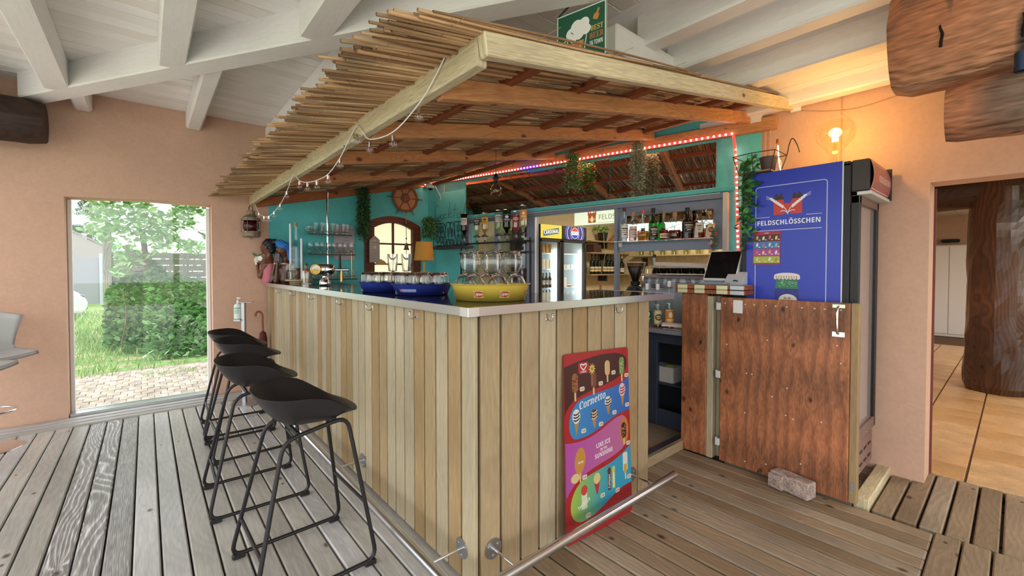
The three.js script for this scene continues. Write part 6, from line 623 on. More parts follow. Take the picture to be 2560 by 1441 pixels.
// ================= ON THE BAR =================
const TOPY = HC + 0.0005;
function trayGeo(r0, r1, h) { return lathe([[0, 0], [r0, 0], [r1, h], [r1 + 0.01, h + 0.002], [r1 + 0.01, h + 0.006], [r1 - 0.002, h + 0.005], [r0 - 0.003, 0.005], [0, 0.005]], 48); }
function trayPrint(r0, r1, h, tex, a0, da, y0, y1) { const f = (y) => mix(r0, r1, y / h) + 0.0012; const g = new THREE.CylinderGeometry(f(y1), f(y0), y1 - y0, 10, 1, true, a0 - da / 2, da); return at(prep(g), 0, (y0 + y1) / 2, 0); }
{ const lip = canvasTex(256, 128, (x) => { x.fillStyle = '#d9bd4e'; x.fillRect(0, 0, 256, 128); x.fillStyle = '#9a2a30'; x.beginPath(); x.moveTo(10, 26); x.quadraticCurveTo(128, -6, 246, 26); x.lineTo(246, 98); x.quadraticCurveTo(128, 136, 10, 98); x.fill(); x.fillStyle = '#f6ece0'; x.font = 'bold 82px sans-serif'; x.textAlign = 'center'; x.fillText('Lipton', 128, 88, 214); });
  const t = thing('yellow_tray', 'round yellow drinks tray with red logos holding wine glasses', 'tray', [1.375, TOPY, -1.79], FACE); part(t, 'pan', trayGeo(0.18, 0.2, 0.078), mat(0xd9bd4e, 0.35)); for (const a of [-1.35, -0.26, 0.42, 1.4]) part(t, 'logo', trayPrint(0.18, 0.2, 0.078, lip, a, 0.27, 0.02, 0.052), tmat(lip, 0.4)); }
const gob = (p) => lathe(p, 28);
{ // wine glasses upside down and upright
  const prof = [[0.0385, 0.006], [0.039, 0.0], [0.0405, 0.0], [0.052, 0.028], [0.0555, 0.055], [0.051, 0.085], [0.037, 0.11], [0.016, 0.127], [0.0055, 0.136], [0.0045, 0.15], [0.0045, 0.225], [0.008, 0.236], [0.036, 0.244], [0.036, 0.246], [0, 0.2465]];
  const inner = [[0, 0.129], [0.012, 0.1255], [0.0355, 0.1085], [0.0497, 0.084], [0.0542, 0.055], [0.0507, 0.028], [0.0385, 0.006]]; const g = merge(gob(prof), gob(inner));
  const up = at(g, 0, 0.2465, 0, PI), c = [1.375, TOPY + 0.006, -1.79], rt = [0.7615, 0.648], fw = [0.648, -0.7615];
  const place = (u, v) => [c[0] + rt[0] * u + fw[0] * v, c[1], c[2] + rt[1] * u + fw[1] * v];
  for (const [u, v] of [[-0.133, -0.005], [-0.075, -0.11], [-0.018, -0.003], [0.042, -0.118], [0.132, -0.02]]) solo('wine_glass', 'large wine glass standing upside down in the yellow tray', 'wine glass', g, M.drink, place(u, v), 0, 'upturned wine glasses in the yellow tray');
  for (const [u, v] of [[-0.112, 0.085], [0.0, 0.115], [0.112, 0.087]]) solo('wine_glass', 'large wine glass standing upright at the back of the yellow tray', 'wine glass', up, M.drink, place(u, v), 0, 'upright wine glasses in the yellow tray');
}
{ const brand = canvasTex(512, 96, (x) => { x.fillStyle = '#2c3c94'; x.fillRect(0, 0, 512, 96); x.fillStyle = '#d0402c'; x.fillRect(20, 24, 50, 48); x.fillStyle = '#f4f2f4'; x.beginPath(); x.moveTo(24, 40); x.lineTo(45, 66); x.lineTo(66, 40); x.lineTo(45, 54); x.fill(); x.font = 'bold 46px sans-serif'; x.fillText('FELDSCHLÖSSCHEN', 88, 66, 400); x.fillRect(88, 18, 400, 3); x.fillRect(88, 80, 400, 3); });
  const t = thing('blue_tray', 'round blue drinks tray with brewery lettering beside the yellow tray', 'tray', [1.3, TOPY, -2.385], FACE); part(t, 'pan', trayGeo(0.155, 0.178, 0.062), mat(0x2c3c94, 0.35)); part(t, 'logo', trayPrint(0.155, 0.178, 0.062, brand, -0.33, 0.72, 0.02, 0.044), tmat(brand, 0.4));
  const u = thing('blue_tray', 'round blue drinks tray partly hidden behind the lettered blue tray', 'tray', [1.275, TOPY, -2.85], FACE); part(u, 'pan', trayGeo(0.155, 0.178, 0.062), mat(0x2c3c94, 0.35));
  const tg = at(lathe([[0.032, 0.003], [0.0325, 0], [0.0345, 0], [0.0385, 0.05], [0.037, 0.088], [0.03, 0.1], [0, 0.102], [0, 0.096], [0.028, 0.094], [0.0355, 0.085], [0.037, 0.05], [0.0325, 0.004]], 22), 0, 0, 0, 0, 0, 0, [1, 1.28, 1]);
  for (const [o, n, s] of [[[1.3, -2.385], 'tumbler standing upside down in the lettered blue tray', 'tumblers in the lettered blue tray'], [[1.275, -2.85], 'tumbler standing upside down in the plain blue tray', 'tumblers in the plain blue tray']]) for (const [u2, v] of [[0, 0], [0.078, 0], [-0.078, 0], [0.039, 0.07], [-0.039, 0.07], [0.039, -0.07], [-0.039, -0.07], [0.115, 0.07], [-0.115, 0.07], [0.112, -0.066], [-0.112, -0.066]]) solo('tumbler', 'clear ' + n, 'glass', tg, M.drink, [o[0] + 0.7615 * u2 + 0.648 * v, TOPY + 0.006, o[1] + 0.648 * u2 - 0.7615 * v], 0, s);
  const tall = tumG(0.125, 0.03, 0.037); for (const [x, z] of [[1.36, -2.93], [1.42, -2.83]]) solo('highball_glass', 'tall clear glass stacked on the tumblers of the plain blue tray', 'glass', tall, M.drink, [x, TOPY + 0.139, z], 0, 'tall glasses on the tumblers'); }
{ // beer tap
  const t = thing('beer_tap', 'chrome beer tap with round amber medallion on the bar', 'beer tap', [1.27, TOPY, -4.18], FACE); part(t, 'base_ball', lathe([[0, 0], [0.04, 0], [0.05, 0.012], [0.046, 0.045], [0.025, 0.065], [0.02, 0.085], [0.026, 0.095]], 24), M.chrome); part(t, 'barrel', at(cyl(0.05, 0.05, 0.12, 24), 0, 0.15, 0, 0, 0, PI / 2), M.chrome); part(t, 'barrel_end', at(sph(0.05, 20, 14), 0.05, 0.15, 0.01), M.chrome); part(t, 'arm', at(cyl(0.011, 0.011, 0.15, 12), 0.15, 0.145, 0, 0, 0, PI / 2), M.chrome); part(t, 'spout', at(cyl(0.01, 0.012, 0.1, 12), 0.155, 0.085, 0.0), M.brass); part(t, 'lever', at(cyl(0.009, 0.014, 0.14, 10), 0.14, 0.22, 0.0), M.dark);
  const md = canvasTex(128, 128, (x) => { x.fillStyle = '#e8e2d4'; x.fillRect(0, 0, 128, 128); x.fillStyle = '#e0a838'; x.fillRect(0, 66, 128, 62); x.fillStyle = '#b8863a'; for (let i = 0; i < 3; i++) x.fillRect(30, 50 + i * 12, 68, 4); }); part(t, 'medallion_rim', at(tor(0.044, 0.006, 8, 30), -0.06, 0.15, 0.055), mat(0xd8b058, 0.25, 0.8)); const q = new THREE.CircleGeometry(0.043, 30); part(t, 'medallion', at(prep(q), -0.06, 0.15, 0.056), tmat(md, 0.2)); }
{ // tasting board
  const t = thing('tasting_board', 'round wooden turntable board for the tall spirit bottle', 'board', [1.26, TOPY, -5.03]); part(t, 'foot', at(cyl(0.09, 0.095, 0.022, 28), 0, 0.011, 0), M.pineB); part(t, 'plate', at(cyl(0.135, 0.135, 0.016, 36), 0, 0.032, 0), M.pineA);
  const by = TOPY + 0.041, b = thing('measuring_bottle', 'tall clear corked bottle with measuring scale in a holder', 'bottle', [1.25, by, -5.09], FACE); part(b, 'glass_body', lathe([[0, 0], [0.046, 0], [0.05, 0.006], [0.05, 0.34], [0.04, 0.385], [0.02, 0.41], [0.017, 0.43], [0.017, 0.58], [0.02, 0.585], [0.015, 0.585]], 24), glassM(0xeef8fa)); part(b, 'inner_tube', lathe([[0.014, 0.02], [0.014, 0.36], [0.0, 0.37]], 14), glassM(0xe0f0f4)); part(b, 'spirit', lathe([[0, 0.004], [0.044, 0.004], [0.044, 0.12], [0, 0.12]], 20), liq(0xc8742c)); part(b, 'cork', at(cyl(0.015, 0.017, 0.04, 12), 0, 0.595, 0), M.cork); part(b, 'scale_marks', merge(...Array.from({ length: 11 }, (_, i) => at(cbox(i % 2 ? 0.01 : 0.016, 0.0025, 0.001, 0), -0.025, 0.07 + i * 0.026, 0.0445))), M.whitep); part(b, 'band', at(cyl(0.052, 0.052, 0.014, 24, true), 0, 0.21, 0), glassM(0xffffff, { roughness: 0.3 }));
  const r = solo('glass_tube', 'tall white frosted glass tube left of the corked bottle', 'glass tube', at(cyl(0.011, 0.011, 0.6, 14), 0, 0.3, 0), mat(0xdfeaec, 0.15), [1.2, by, -5.12]); solo('glass_tube', 'shorter white frosted glass tube right of the corked bottle', 'glass tube', at(cyl(0.011, 0.011, 0.44, 14), 0, 0.22, 0), mat(0xdfeaec, 0.15), [1.285, by, -5.02]);
  const tul = lathe([[0, 0], [0.026, 0], [0.026, 0.003], [0.005, 0.008], [0.004, 0.06], [0.028, 0.09], [0.029, 0.11], [0.021, 0.14], [0.026, 0.17], [0.025, 0.17], [0.02, 0.14], [0.027, 0.11], [0.026, 0.092], [0, 0.064]], 20); for (const [x, z] of [[1.16, -5.05], [1.2, -5.0], [1.345, -5.09]]) solo('tulip_glass', 'small tulip shaped schnapps glass on the tasting board', 'glass', tul, M.drink, [x, by, z], 0, 'schnapps glasses on the tasting board'); bottle('small amber liqueur bottle on the tasting board', [1.32, by, -4.97], { h: 0.16, r: 0.027, glass: mat(0x9a5a28, 0.2), label: LB.orange, cap: M.dark, caph: 0.02 }); }
{ const t = thing('card_holder', 'clear stand of paper drink cards on the bar', 'card holder', [1.27, TOPY, -4.78], FACE); part(t, 'stand', merge(at(cbox(0.07, 0.11, 0.003, 0), 0, 0.055, 0.03), at(cbox(0.07, 0.11, 0.003, 0), 0, 0.055, -0.03), at(cbox(0.07, 0.003, 0.06, 0), 0, 0.002, 0)), M.glass); part(t, 'card', cbox(0.02, 0.13, 0.04, 0), M.paper, [-0.02, 0.07, 0], [0, 0, 0.06]); part(t, 'card', cbox(0.025, 0.12, 0.04, 0), mat(0xb8a488, 0.7), [0.015, 0.065, 0], [0, 0, -0.1]); }
// ---------- carved figures ----------
function sdfMesh(fn, min, max, cell) { // continuous surface from a distance field
  const res = Math.ceil(Math.max(max[0] - min[0], max[1] - min[1], max[2] - min[2]) / cell) + 4, mc = new MarchingCubes(res, new THREE.MeshBasicMaterial(), false, false, 200000), half = (res * cell) / 2, ctr = [0, 1, 2].map((i) => (min[i] + max[i]) / 2); mc.isolation = 0; mc.reset();
  for (let z = 0; z < res; z++) for (let y = 0; y < res; y++) for (let x = 0; x < res; x++) mc.field[x + y * res + z * res * res] = -fn(ctr[0] + (x - res / 2) / (res / 2) * half, ctr[1] + (y - res / 2) / (res / 2) * half, ctr[2] + (z - res / 2) / (res / 2) * half) / cell;
  mc.update(); const n = mc.count, g = new THREE.BufferGeometry(), P = new Float32Array(n * 3); for (let i = 0; i < n; i++) { for (let k = 0; k < 3; k++) P[i * 3 + k] = mc.positionArray[i * 3 + k] * half + ctr[k]; }
  g.setAttribute('position', new THREE.BufferAttribute(P, 3)); const m = mergeVertices(g, cell * 0.02); m.computeVertexNormals(); return prep(m);
}
const cap = (x, y, z, a, b, ra, rb) => { const dx = b[0] - a[0], dy = b[1] - a[1], dz = b[2] - a[2], t = clamp(((x - a[0]) * dx + (y - a[1]) * dy + (z - a[2]) * dz) / (dx * dx + dy * dy + dz * dz)); return Math.hypot(x - a[0] - dx * t, y - a[1] - dy * t, z - a[2] - dz * t) - mix(ra, rb, t); };
const ell = (x, y, z, c, r) => { const k = Math.hypot((x - c[0]) / r[0], (y - c[1]) / r[1], (z - c[2]) / r[2]); return (k - 1) * Math.min(...r); };
const smin = (a, b, k) => { const h = clamp(0.5 + 0.5 * (b - a) / k); return mix(b, a, h) - k * h * (1 - h); };
{ const skin = mat(0x5c3626, 0.28), t = thing('turbaned_bust', 'carved brown bust in a blue headwrap resting chin on raised hands', 'figurine', [1.15, TOPY, -5.36], FACE);
  const body = (x, y, z) => { let d = ell(x, y, z, [0.03, 0.36, 0], [0.058, 0.075, 0.055]); d = smin(d, ell(x, y, z, [-0.03, 0.35, 0.005], [0.012, 0.02, 0.012]), 0.015); d = smin(d, ell(x, y, z, [-0.02, 0.322, 0.01], [0.018, 0.01, 0.02]), 0.012); d = smin(d, cap(x, y, z, [0.05, 0.3, -0.01], [0.06, 0.2, -0.02], 0.032, 0.04), 0.03); d = smin(d, cap(x, y, z, [0.06, 0.17, -0.02], [0.05, 0.03, -0.01], 0.06, 0.07), 0.05); d = smin(d, cap(x, y, z, [0.0, 0.15, 0.03], [0.1, 0.16, -0.05], 0.03, 0.04), 0.04);
    for (const [e, w, h] of [[[-0.075, 0.012, 0.05], [-0.028, 0.23, 0.05], [-0.005, 0.3, 0.048]], [[-0.005, 0.012, 0.085], [0.005, 0.22, 0.068], [0.012, 0.3, 0.06]]]) { d = smin(d, cap(x, y, z, [0.03, 0.14, 0.02], e, 0.026, 0.022), 0.02); d = smin(d, cap(x, y, z, e, w, 0.022, 0.013), 0.012); for (let f = 0; f < 4; f++) d = smin(d, cap(x, y, z, [w[0] + f * 0.009 - 0.012, w[1], w[2] + 0.004 - f * 0.003], [h[0] + f * 0.009 - 0.014, h[1] + 0.028 - Math.abs(f - 1.5) * 0.008, h[2]], 0.008, 0.0055), 0.006); d = smin(d, cap(x, y, z, [w[0] + 0.012, w[1], w[2] - 0.008], [w[0] + 0.024, w[1] + 0.035, w[2] - 0.006], 0.008, 0.006), 0.006); } return d; };
  part(t, 'body', sdfMesh(body, [-0.12, -0.01, -0.12], [0.15, 0.46, 0.12], 0.005), skin); const wrap = (x, y, z) => { let d = ell(x, y, z, [0.045, 0.41, 0], [0.066, 0.05, 0.062]); d = smin(d, ell(x, y, z, [0.0, 0.445, 0.01], [0.045, 0.035, 0.045]), 0.02); d = smin(d, cap(x, y, z, [0.08, 0.4, -0.01], [0.105, 0.22, -0.03], 0.035, 0.025), 0.02); return d + 0.003 * Math.sin((x + y * 1.4) * 190); }; part(t, 'headwrap', sdfMesh(wrap, [-0.08, 0.18, -0.1], [0.16, 0.5, 0.1], 0.005), mat(0x2a78c8, 0.4)); part(t, 'lips', at(sph(0.013, 10, 8), -0.034, 0.328, 0.012, 0, 0, 0, [0.7, 0.8, 1.2]), mat(0xc84a3c, 0.35)); part(t, 'necklace', at(tor(0.05, 0.009, 8, 24), 0.055, 0.2, -0.015, PI / 2 - 0.2), mat(0xd8c8a0, 0.5)); part(t, 'bracelet', at(tor(0.018, 0.005, 6, 16), -0.024, 0.21, 0.05, PI / 2), mat(0xe8dccc, 0.4)); for (const [dx, c] of [[-0.022, 0.018], [-0.012, 0.04]]) part(t, 'eye', at(sph(0.006, 8, 6), dx - 0.002, 0.372, c), M.whitep); part(t, 'ear', at(tor(0.012, 0.005, 6, 14), 0.045, 0.355, 0.055), skin); }
{ const skin = mat(0x6a3e2a, 0.3), t = thing('cocktail_bust', 'carved dark haired bust in pink dress holding a white cocktail', 'figurine', [1.05, TOPY, -5.47], FACE);
  const body = (x, y, z) => { let d = ell(x, y, z, [-0.01, 0.4, 0], [0.06, 0.08, 0.055]); d = smin(d, ell(x, y, z, [-0.07, 0.395, 0], [0.016, 0.02, 0.012]), 0.014); d = smin(d, ell(x, y, z, [-0.058, 0.362, 0], [0.02, 0.014, 0.02]), 0.012); d = smin(d, ell(x, y, z, [-0.045, 0.335, 0], [0.022, 0.014, 0.02]), 0.014); d = smin(d, cap(x, y, z, [0.01, 0.34, 0], [0.02, 0.23, 0], 0.032, 0.036), 0.025); d = smin(d, cap(x, y, z, [0.02, 0.2, 0], [0.02, 0.02, 0], 0.065, 0.075), 0.04); d = smin(d, cap(x, y, z, [0.0, 0.2, 0.05], [-0.06, 0.07, 0.05], 0.03, 0.025), 0.025); d = smin(d, cap(x, y, z, [-0.06, 0.07, 0.05], [-0.1, 0.18, 0.03], 0.024, 0.015), 0.015); for (let f = 0; f < 4; f++) d = smin(d, cap(x, y, z, [-0.1, 0.18 + f * 0.012, 0.03], [-0.115, 0.19 + f * 0.013, 0.0], 0.008, 0.006), 0.006); d = smin(d, cap(x, y, z, [-0.1, 0.18, 0.03], [-0.09, 0.215, 0.005], 0.008, 0.006), 0.006); return d; };
  part(t, 'body', sdfMesh(body, [-0.14, -0.01, -0.1], [0.12, 0.5, 0.12], 0.005), skin); part(t, 'hair', sdfMesh((x, y, z) => smin(smin(ell(x, y, z, [0.015, 0.43, 0], [0.066, 0.065, 0.064]), ell(x, y, z, [0.075, 0.46, 0], [0.035, 0.03, 0.035]), 0.015), ell(x, y, z, [0.05, 0.37, 0], [0.04, 0.05, 0.05]), 0.02) + 0.002 * Math.sin((x * 0.6 - y) * 230), [-0.08, 0.28, -0.09], [0.14, 0.53, 0.09], 0.005), mat(0x1c1a26, 0.35)); part(t, 'dress', sdfMesh((x, y, z) => smin(cap(x, y, z, [0.02, 0.185, 0], [0.02, 0.02, 0], 0.07, 0.082), ell(x, y, z, [-0.03, 0.15, 0.02], [0.05, 0.05, 0.05]), 0.03), [-0.1, -0.01, -0.1], [0.12, 0.28, 0.1], 0.006), mat(0xc86a78, 0.5)); part(t, 'lips', at(sph(0.011, 10, 8), -0.075, 0.362, 0, 0, 0, 0, [0.7, 0.9, 1.4]), mat(0xd04a3c, 0.35)); part(t, 'ear', at(tor(0.016, 0.006, 6, 16), 0.0, 0.39, 0.054), skin); part(t, 'eye', at(sph(0.007, 8, 6), -0.052, 0.412, 0.028), M.whitep); part(t, 'cocktail', merge(at(cyl(0.032, 0.022, 0.07, 14), -0.125, 0.235, -0.005), at(cyl(0.02, 0.02, 0.02, 12), -0.125, 0.28, -0.005)), mat(0xe6e2cc, 0.5)); part(t, 'flower', merge(...[0, 1, 2, 3, 4].map((i) => at(sph(0.016, 8, 6), -0.06 + Math.cos(i * 1.257) * 0.016, 0.27 + Math.sin(i * 1.257) * 0.016, 0.05, 0, 0, 0, [1, 1, 0.4]))), M.whitep); part(t, 'leaves', merge(at(LEAF, -0.12, 0.29, 0, 0.3, 0, 0.7, 0.07), at(LEAF, -0.11, 0.285, 0, 0.2, 0.5, -0.8, 0.07)), mat(0x4a7a3c, 0.6, 0, { side: THREE.DoubleSide })); }
// ================= LEFT WALL AND FLOOR THINGS =================
{ const t = thing('ship_lantern', 'weathered brass ship lantern with dark red glass hanging from the canopy beam', 'lantern', [0.885, 1.735, -5.45]); const w = tmat(plasterTex(401, [142, 130, 108], 0.4, 0.2, 128), 0.6, { metalness: 0.4 });
  part(t, 'base', lathe([[0, 0], [0.07, 0], [0.088, 0.008], [0.09, 0.012], [0.09, 0.06], [0.084, 0.066], [0, 0.066]], 30), w); part(t, 'glass', lathe([[0.06, 0.066], [0.074, 0.09], [0.078, 0.12], [0.074, 0.155], [0.062, 0.18], [0, 0.18]], 28), new THREE.MeshPhysicalMaterial({ color: 0x4a0c1c, roughness: 0.08, transmission: 0.35, thickness: 0 }), null, null, 'dark red glass'); part(t, 'hood', lathe([[0.085, 0.178], [0.088, 0.182], [0.086, 0.21], [0.08, 0.216], [0.042, 0.245], [0.04, 0.25], [0.04, 0.285], [0.036, 0.29], [0, 0.292]], 30), w); for (let i = 0; i < 6; i++) part(t, 'guard_bar', pipe([[Math.cos(i * 1.047) * 0.092, 0.05, Math.sin(i * 1.047) * 0.092], [Math.cos(i * 1.047) * 0.092, 0.2, Math.sin(i * 1.047) * 0.092]], 0.003, 0, 5), w); part(t, 'handle', tube([[-0.018, 0.288, 0], [-0.018, 0.325, 0], [0, 0.342, 0], [0.018, 0.325, 0], [0.018, 0.288, 0]], 0.004, 24, 6), M.dark); part(t, 'ring', at(tor(0.012, 0.003, 6, 14), 0, -0.01, 0), w); }
{ const t = thing('sanitiser_stand', 'steel hand sanitiser stand on an octagonal floor plate', 'stand', [0.765, 0, -5.18], FACE); part(t, 'floor_plate', at(cyl(0.16, 0.16, 0.01, 8), 0.03, 0.005, 0), M.brushed); part(t, 'column', cbox(0.035, 1.04, 0.03, 0.002), M.brushed, [0, 0.52, 0]); part(t, 'top_arm', cbox(0.14, 0.005, 0.05, 0.001), M.brushed, [0.03, 1.045, 0]); part(t, 'holder', cbox(0.07, 0.02, 0.07, 0.002), M.brushed, [-0.05, 0.86, 0]); 
  const b = thing('sanitiser_bottle', 'white pump bottle of hand sanitiser hanging on the steel stand', 'bottle', [0.722, 0.872, -5.215], FACE); part(b, 'body', lathe([[0, 0], [0.034, 0], [0.037, 0.006], [0.037, 0.13], [0.03, 0.15], [0.014, 0.158], [0.014, 0.17], [0, 0.17]], 20), mat(0xe6ecea, 0.35)); part(b, 'label', at(prep(new THREE.CylinderGeometry(0.0376, 0.0376, 0.08, 20, 1, true, -1.1, 2.2)), 0, 0.085, 0), tmat(canvasTex(96, 96, (x) => { x.fillStyle = '#dfeee8'; x.fillRect(0, 0, 96, 96); x.fillStyle = '#3a9a78'; x.fillRect(0, 8, 96, 10); x.fillStyle = '#6a8a80'; for (let i = 0; i < 5; i++) x.fillRect(14, 32 + i * 11, 66, 4); }), 0.5)); part(b, 'pump', merge(at(cyl(0.012, 0.014, 0.02, 12), 0, 0.18, 0), at(cyl(0.004, 0.004, 0.025, 8), 0, 0.2, 0), at(cbox(0.04, 0.012, 0.016, 0.003), 0.008, 0.215, 0)), M.whitep); }
{ const t = thing('umbrella', 'folded umbrella with wooden crook handle leaning in the bar corner', 'umbrella', [0.985, 0.01, -5.36]); t.rotation.set(-0.12, 0, 0.0); part(t, 'handle', tube([[0, 0.66, 0], [0, 0.8, 0], [0, 0.87, 0], [-0.02, 0.905, 0], [-0.05, 0.905, 0], [-0.065, 0.88, 0], [-0.065, 0.855, 0]], 0.0105, 40, 8), mat(0x9a5a2c, 0.4)); part(t, 'canopy', lathe([[0.004, 0], [0.012, 0.05], [0.035, 0.4], [0.042, 0.6], [0.03, 0.67], [0.012, 0.69], [0, 0.69]], 12), mat(0x5a2420, 0.7)); part(t, 'tip', at(cyl(0.004, 0.003, 0.05, 8), 0, -0.0, 0), M.brushed); }
{ // grey swivel bar chairs, only their edges in view
  const t = thing('swivel_chair', 'light grey swivel bar chair on a chrome disc base by the left wall', 'chair', [-1.02, 0, -5.12], 0.5, 'swivel bar chairs'); part(t, 'base', lathe([[0, 0], [0.2, 0], [0.2, 0.006], [0.15, 0.018], [0.04, 0.03], [0, 0.03]], 40), M.chrome); part(t, 'column', at(cyl(0.025, 0.03, 0.66, 16), 0, 0.35, 0), M.chrome); part(t, 'foot_ring', at(tor(0.14, 0.01, 8, 30), 0, 0.3, 0.05, PI / 2), M.chrome);
  const sg = (() => { const nU = 22, nV = 12, P = [], I = []; for (let j = 0; j <= nV; j++) for (let i = 0; i <= nU; i++) { const u = (i / nU - 0.5) * 2, v = j / nV; let y, z, x; if (v < 0.45) { z = 0.2 - v / 0.45 * 0.36; y = 0.72 + 0.03 * u * u; x = u * 0.22; } else { const k = (v - 0.45) / 0.55; z = -0.16 - 0.09 * Math.sin(k * 1.4) + 0.14 * u * u * k; y = 0.72 + 0.34 * k * (1 - 0.25 * u * u) + 0.03 * u * u; x = u * (0.22 + 0.03 * k); } P.push(x, y, z); } for (let j = 0; j < nV; j++) for (let i = 0; i < nU; i++) { const a = j * (nU + 1) + i, b = a + 1, c = a + nU + 1, d = c + 1; I.push(a, b, c, b, d, c); } const n = P.length / 3, Q = P.slice(); const gg = new THREE.BufferGeometry(); gg.setAttribute('position', new THREE.Float32BufferAttribute(P, 3)); gg.setIndex(I); gg.computeVertexNormals(); const nn = gg.attributes.normal; for (let i = 0; i < n; i++) { Q.push(P[i * 3] - nn.getX(i) * 0.03, P[i * 3 + 1] - nn.getY(i) * 0.03, P[i * 3 + 2] - nn.getZ(i) * 0.03); } const J = I.slice(); for (let k = 0; k < I.length; k += 3) J.push(I[k] + n, I[k + 2] + n, I[k + 1] + n); const edge = (a, b) => J.push(a, b, b + n, a, b + n, a + n); for (let i = 0; i < nU; i++) { edge(i + 1, i); edge(nV * (nU + 1) + i, nV * (nU + 1) + i + 1); } for (let j = 0; j < nV; j++) { edge(j * (nU + 1), (j + 1) * (nU + 1)); edge((j + 1) * (nU + 1) + nU, j * (nU + 1) + nU); } const g = new THREE.BufferGeometry(); g.setAttribute('position', new THREE.Float32BufferAttribute(Q, 3)); g.setIndex(J); g.computeVertexNormals(); return prep(g); })();
  part(t, 'seat_shell', sg, mat(0xb8b8b6, 0.35)); t.position.set(-0.95, 0, -5.1); dup(t, [-0.99, 0, -4.52], 0.9, 'light grey swivel bar chair on a chrome disc base beside the first swivel chair'); }
{ // hanging tin sign
  const tx = canvasTex(768, 1024, (x, W, H) => { x.fillStyle = '#1f5c46'; x.fillRect(0, 0, W, H); x.strokeStyle = '#e8ece4'; x.lineWidth = 16; x.strokeRect(14, 14, W - 28, H - 28); x.fillStyle = '#2a2440'; x.fillRect(22, H * 0.86, W - 44, H * 0.13); x.fillStyle = '#e8ece4'; x.save(); x.translate(W * 0.42, H * 0.44); x.transform(1, 0, -0.12, 1, 0, 0); x.lineWidth = 14; x.strokeStyle = '#f4f4ee'; x.beginPath(); x.moveTo(-150, -150); x.lineTo(-150, 320); x.lineTo(120, 320); x.lineTo(150, -150); x.stroke(); x.fillStyle = '#c8824a'; x.beginPath(); x.moveTo(-120, -20); x.lineTo(110, -20); x.lineTo(100, 300); x.lineTo(-120, 300); x.fill(); x.fillStyle = '#e0b070'; x.fillRect(50, -10, 24, 300); x.fillRect(-60, -10, 14, 300); x.beginPath(); x.moveTo(-150, -80); x.bezierCurveTo(-300, -80, -290, 220, -150, 220); x.stroke(); x.fillStyle = '#f6f6f0'; x.strokeStyle = '#1c2420'; x.lineWidth = 9; for (const [a, b, r] of [[-110, -150, 76], [-30, -220, 92], [80, -230, 86], [130, -140, 70], [20, -120, 90], [-60, -70, 60]]) { x.beginPath(); x.arc(a, b, r, 0, 7); x.fill(); x.beginPath(); x.arc(a, b, r, 0.4, 2.6); x.stroke(); } x.restore();
    x.textAlign = 'center'; x.fillStyle = '#e8b84c'; x.font = 'bold 96px serif'; x.fillText('BEST', W * 0.82, H * 0.35, 190); x.fillStyle = '#c87a44'; x.font = 'bold 104px serif'; x.fillText('BEER', W * 0.81, H * 0.45, 210); x.fillStyle = '#f2f4ee'; x.font = 'bold 84px sans-serif'; x.fillText('IN TOWN', W * 0.81, H * 0.54, 200); x.fillStyle = '#d88a44'; x.save(); x.translate(W * 0.82, H * 0.16); x.rotate(0.4); x.beginPath(); x.roundRect(-45, -20, 80, 80, 18); x.fill(); x.beginPath(); x.roundRect(-20, -90, 30, 90, 14); x.fill(); x.restore(); });
  const t = thing('beer_sign', 'green tin sign with foaming beer mug reading BEST BEER IN TOWN', 'sign', [1.8, 2.595, -1.545], Math.atan2(-0.976, 0.218)); part(t, 'panel', cbox(0.3, 0.4, 0.006, 0.002), mat(0xd8d8d0, 0.4, 0.3), [0, 0, -0.004]); part(t, 'print', quad(0.298, 0.398), tmat(tx, 0.35), [0, 0, 0.0002]); part(t, 'hanging_chain', merge(tube([[-0.14, 0.2, 0], [-0.1, 0.22, 0], [0, 0.27, 0], [0.1, 0.235, 0], [0.14, 0.2, 0]], 0.005, 24, 5)), M.dark); }
// ================= OUTDOORS =================
{ const g = dataTex(512, 512, (u, v) => { const a = vnoise(u * 16, v * 16, 16, 16, 500), b = vnoise(u * 90, v * 90, 90, 90, 501), d = clamp((a - 0.55) * 4); return [mix(122, 186, d) * (0.8 + b * 0.4), mix(156, 168, d) * (0.8 + b * 0.4), mix(86, 130, d) * (0.8 + b * 0.4)]; }, 5, 5); const gr = struct('ground', new THREE.PlaneGeometry(120, 120).rotateX(-PI / 2), tmat(g, 0.95), [0, -0.19, -10]); const u = gr.geometry.attributes.uv; for (let i = 0; i < u.count; i++) u.setXY(i, u.getX(i) * 120, u.getY(i) * 120); }
{ const p = struct('pavement', null), cs = ['#c2b6a6', '#b4a898', '#cabfb2', '#a89c90', '#bcae9c'].map((c, i) => tmat(plasterTex(520 + i, [1, 3, 5].map((k) => parseInt(c.slice(k, k + 2), 16)), 0.3, 0.4, 96), 0.9)), g = [0, 1, 2].map((i) => cbox(0.118 + i * 0.002, 0.06, 0.142, 0.006)), q = rng(61); part(p, 'bedding', cbox(5, 0.05, 2.9, 0), tmat(plasterTex(530, [150, 138, 120], 0.35, 1, 128), 0.95), [0, -0.17, -7.25]);
  for (let j = 0; j < 17; j++) for (let i = 0; i < 17; i++) part(p, 'paving_brick', g[Math.floor(q() * 3)], cs[Math.floor(q() * 5)], [-1.0 + i * 0.125 + (j % 2) * 0.06, -0.145 + rr(-0.004, 0.004, q), -5.96 - j * 0.15], [rr(-0.01, 0.01, q), rr(-0.02, 0.02, q), rr(-0.01, 0.01, q)]); }
const GREENS = ['#8fb870', '#a2c884', '#7ca862', '#b4d298', '#96c07c'];
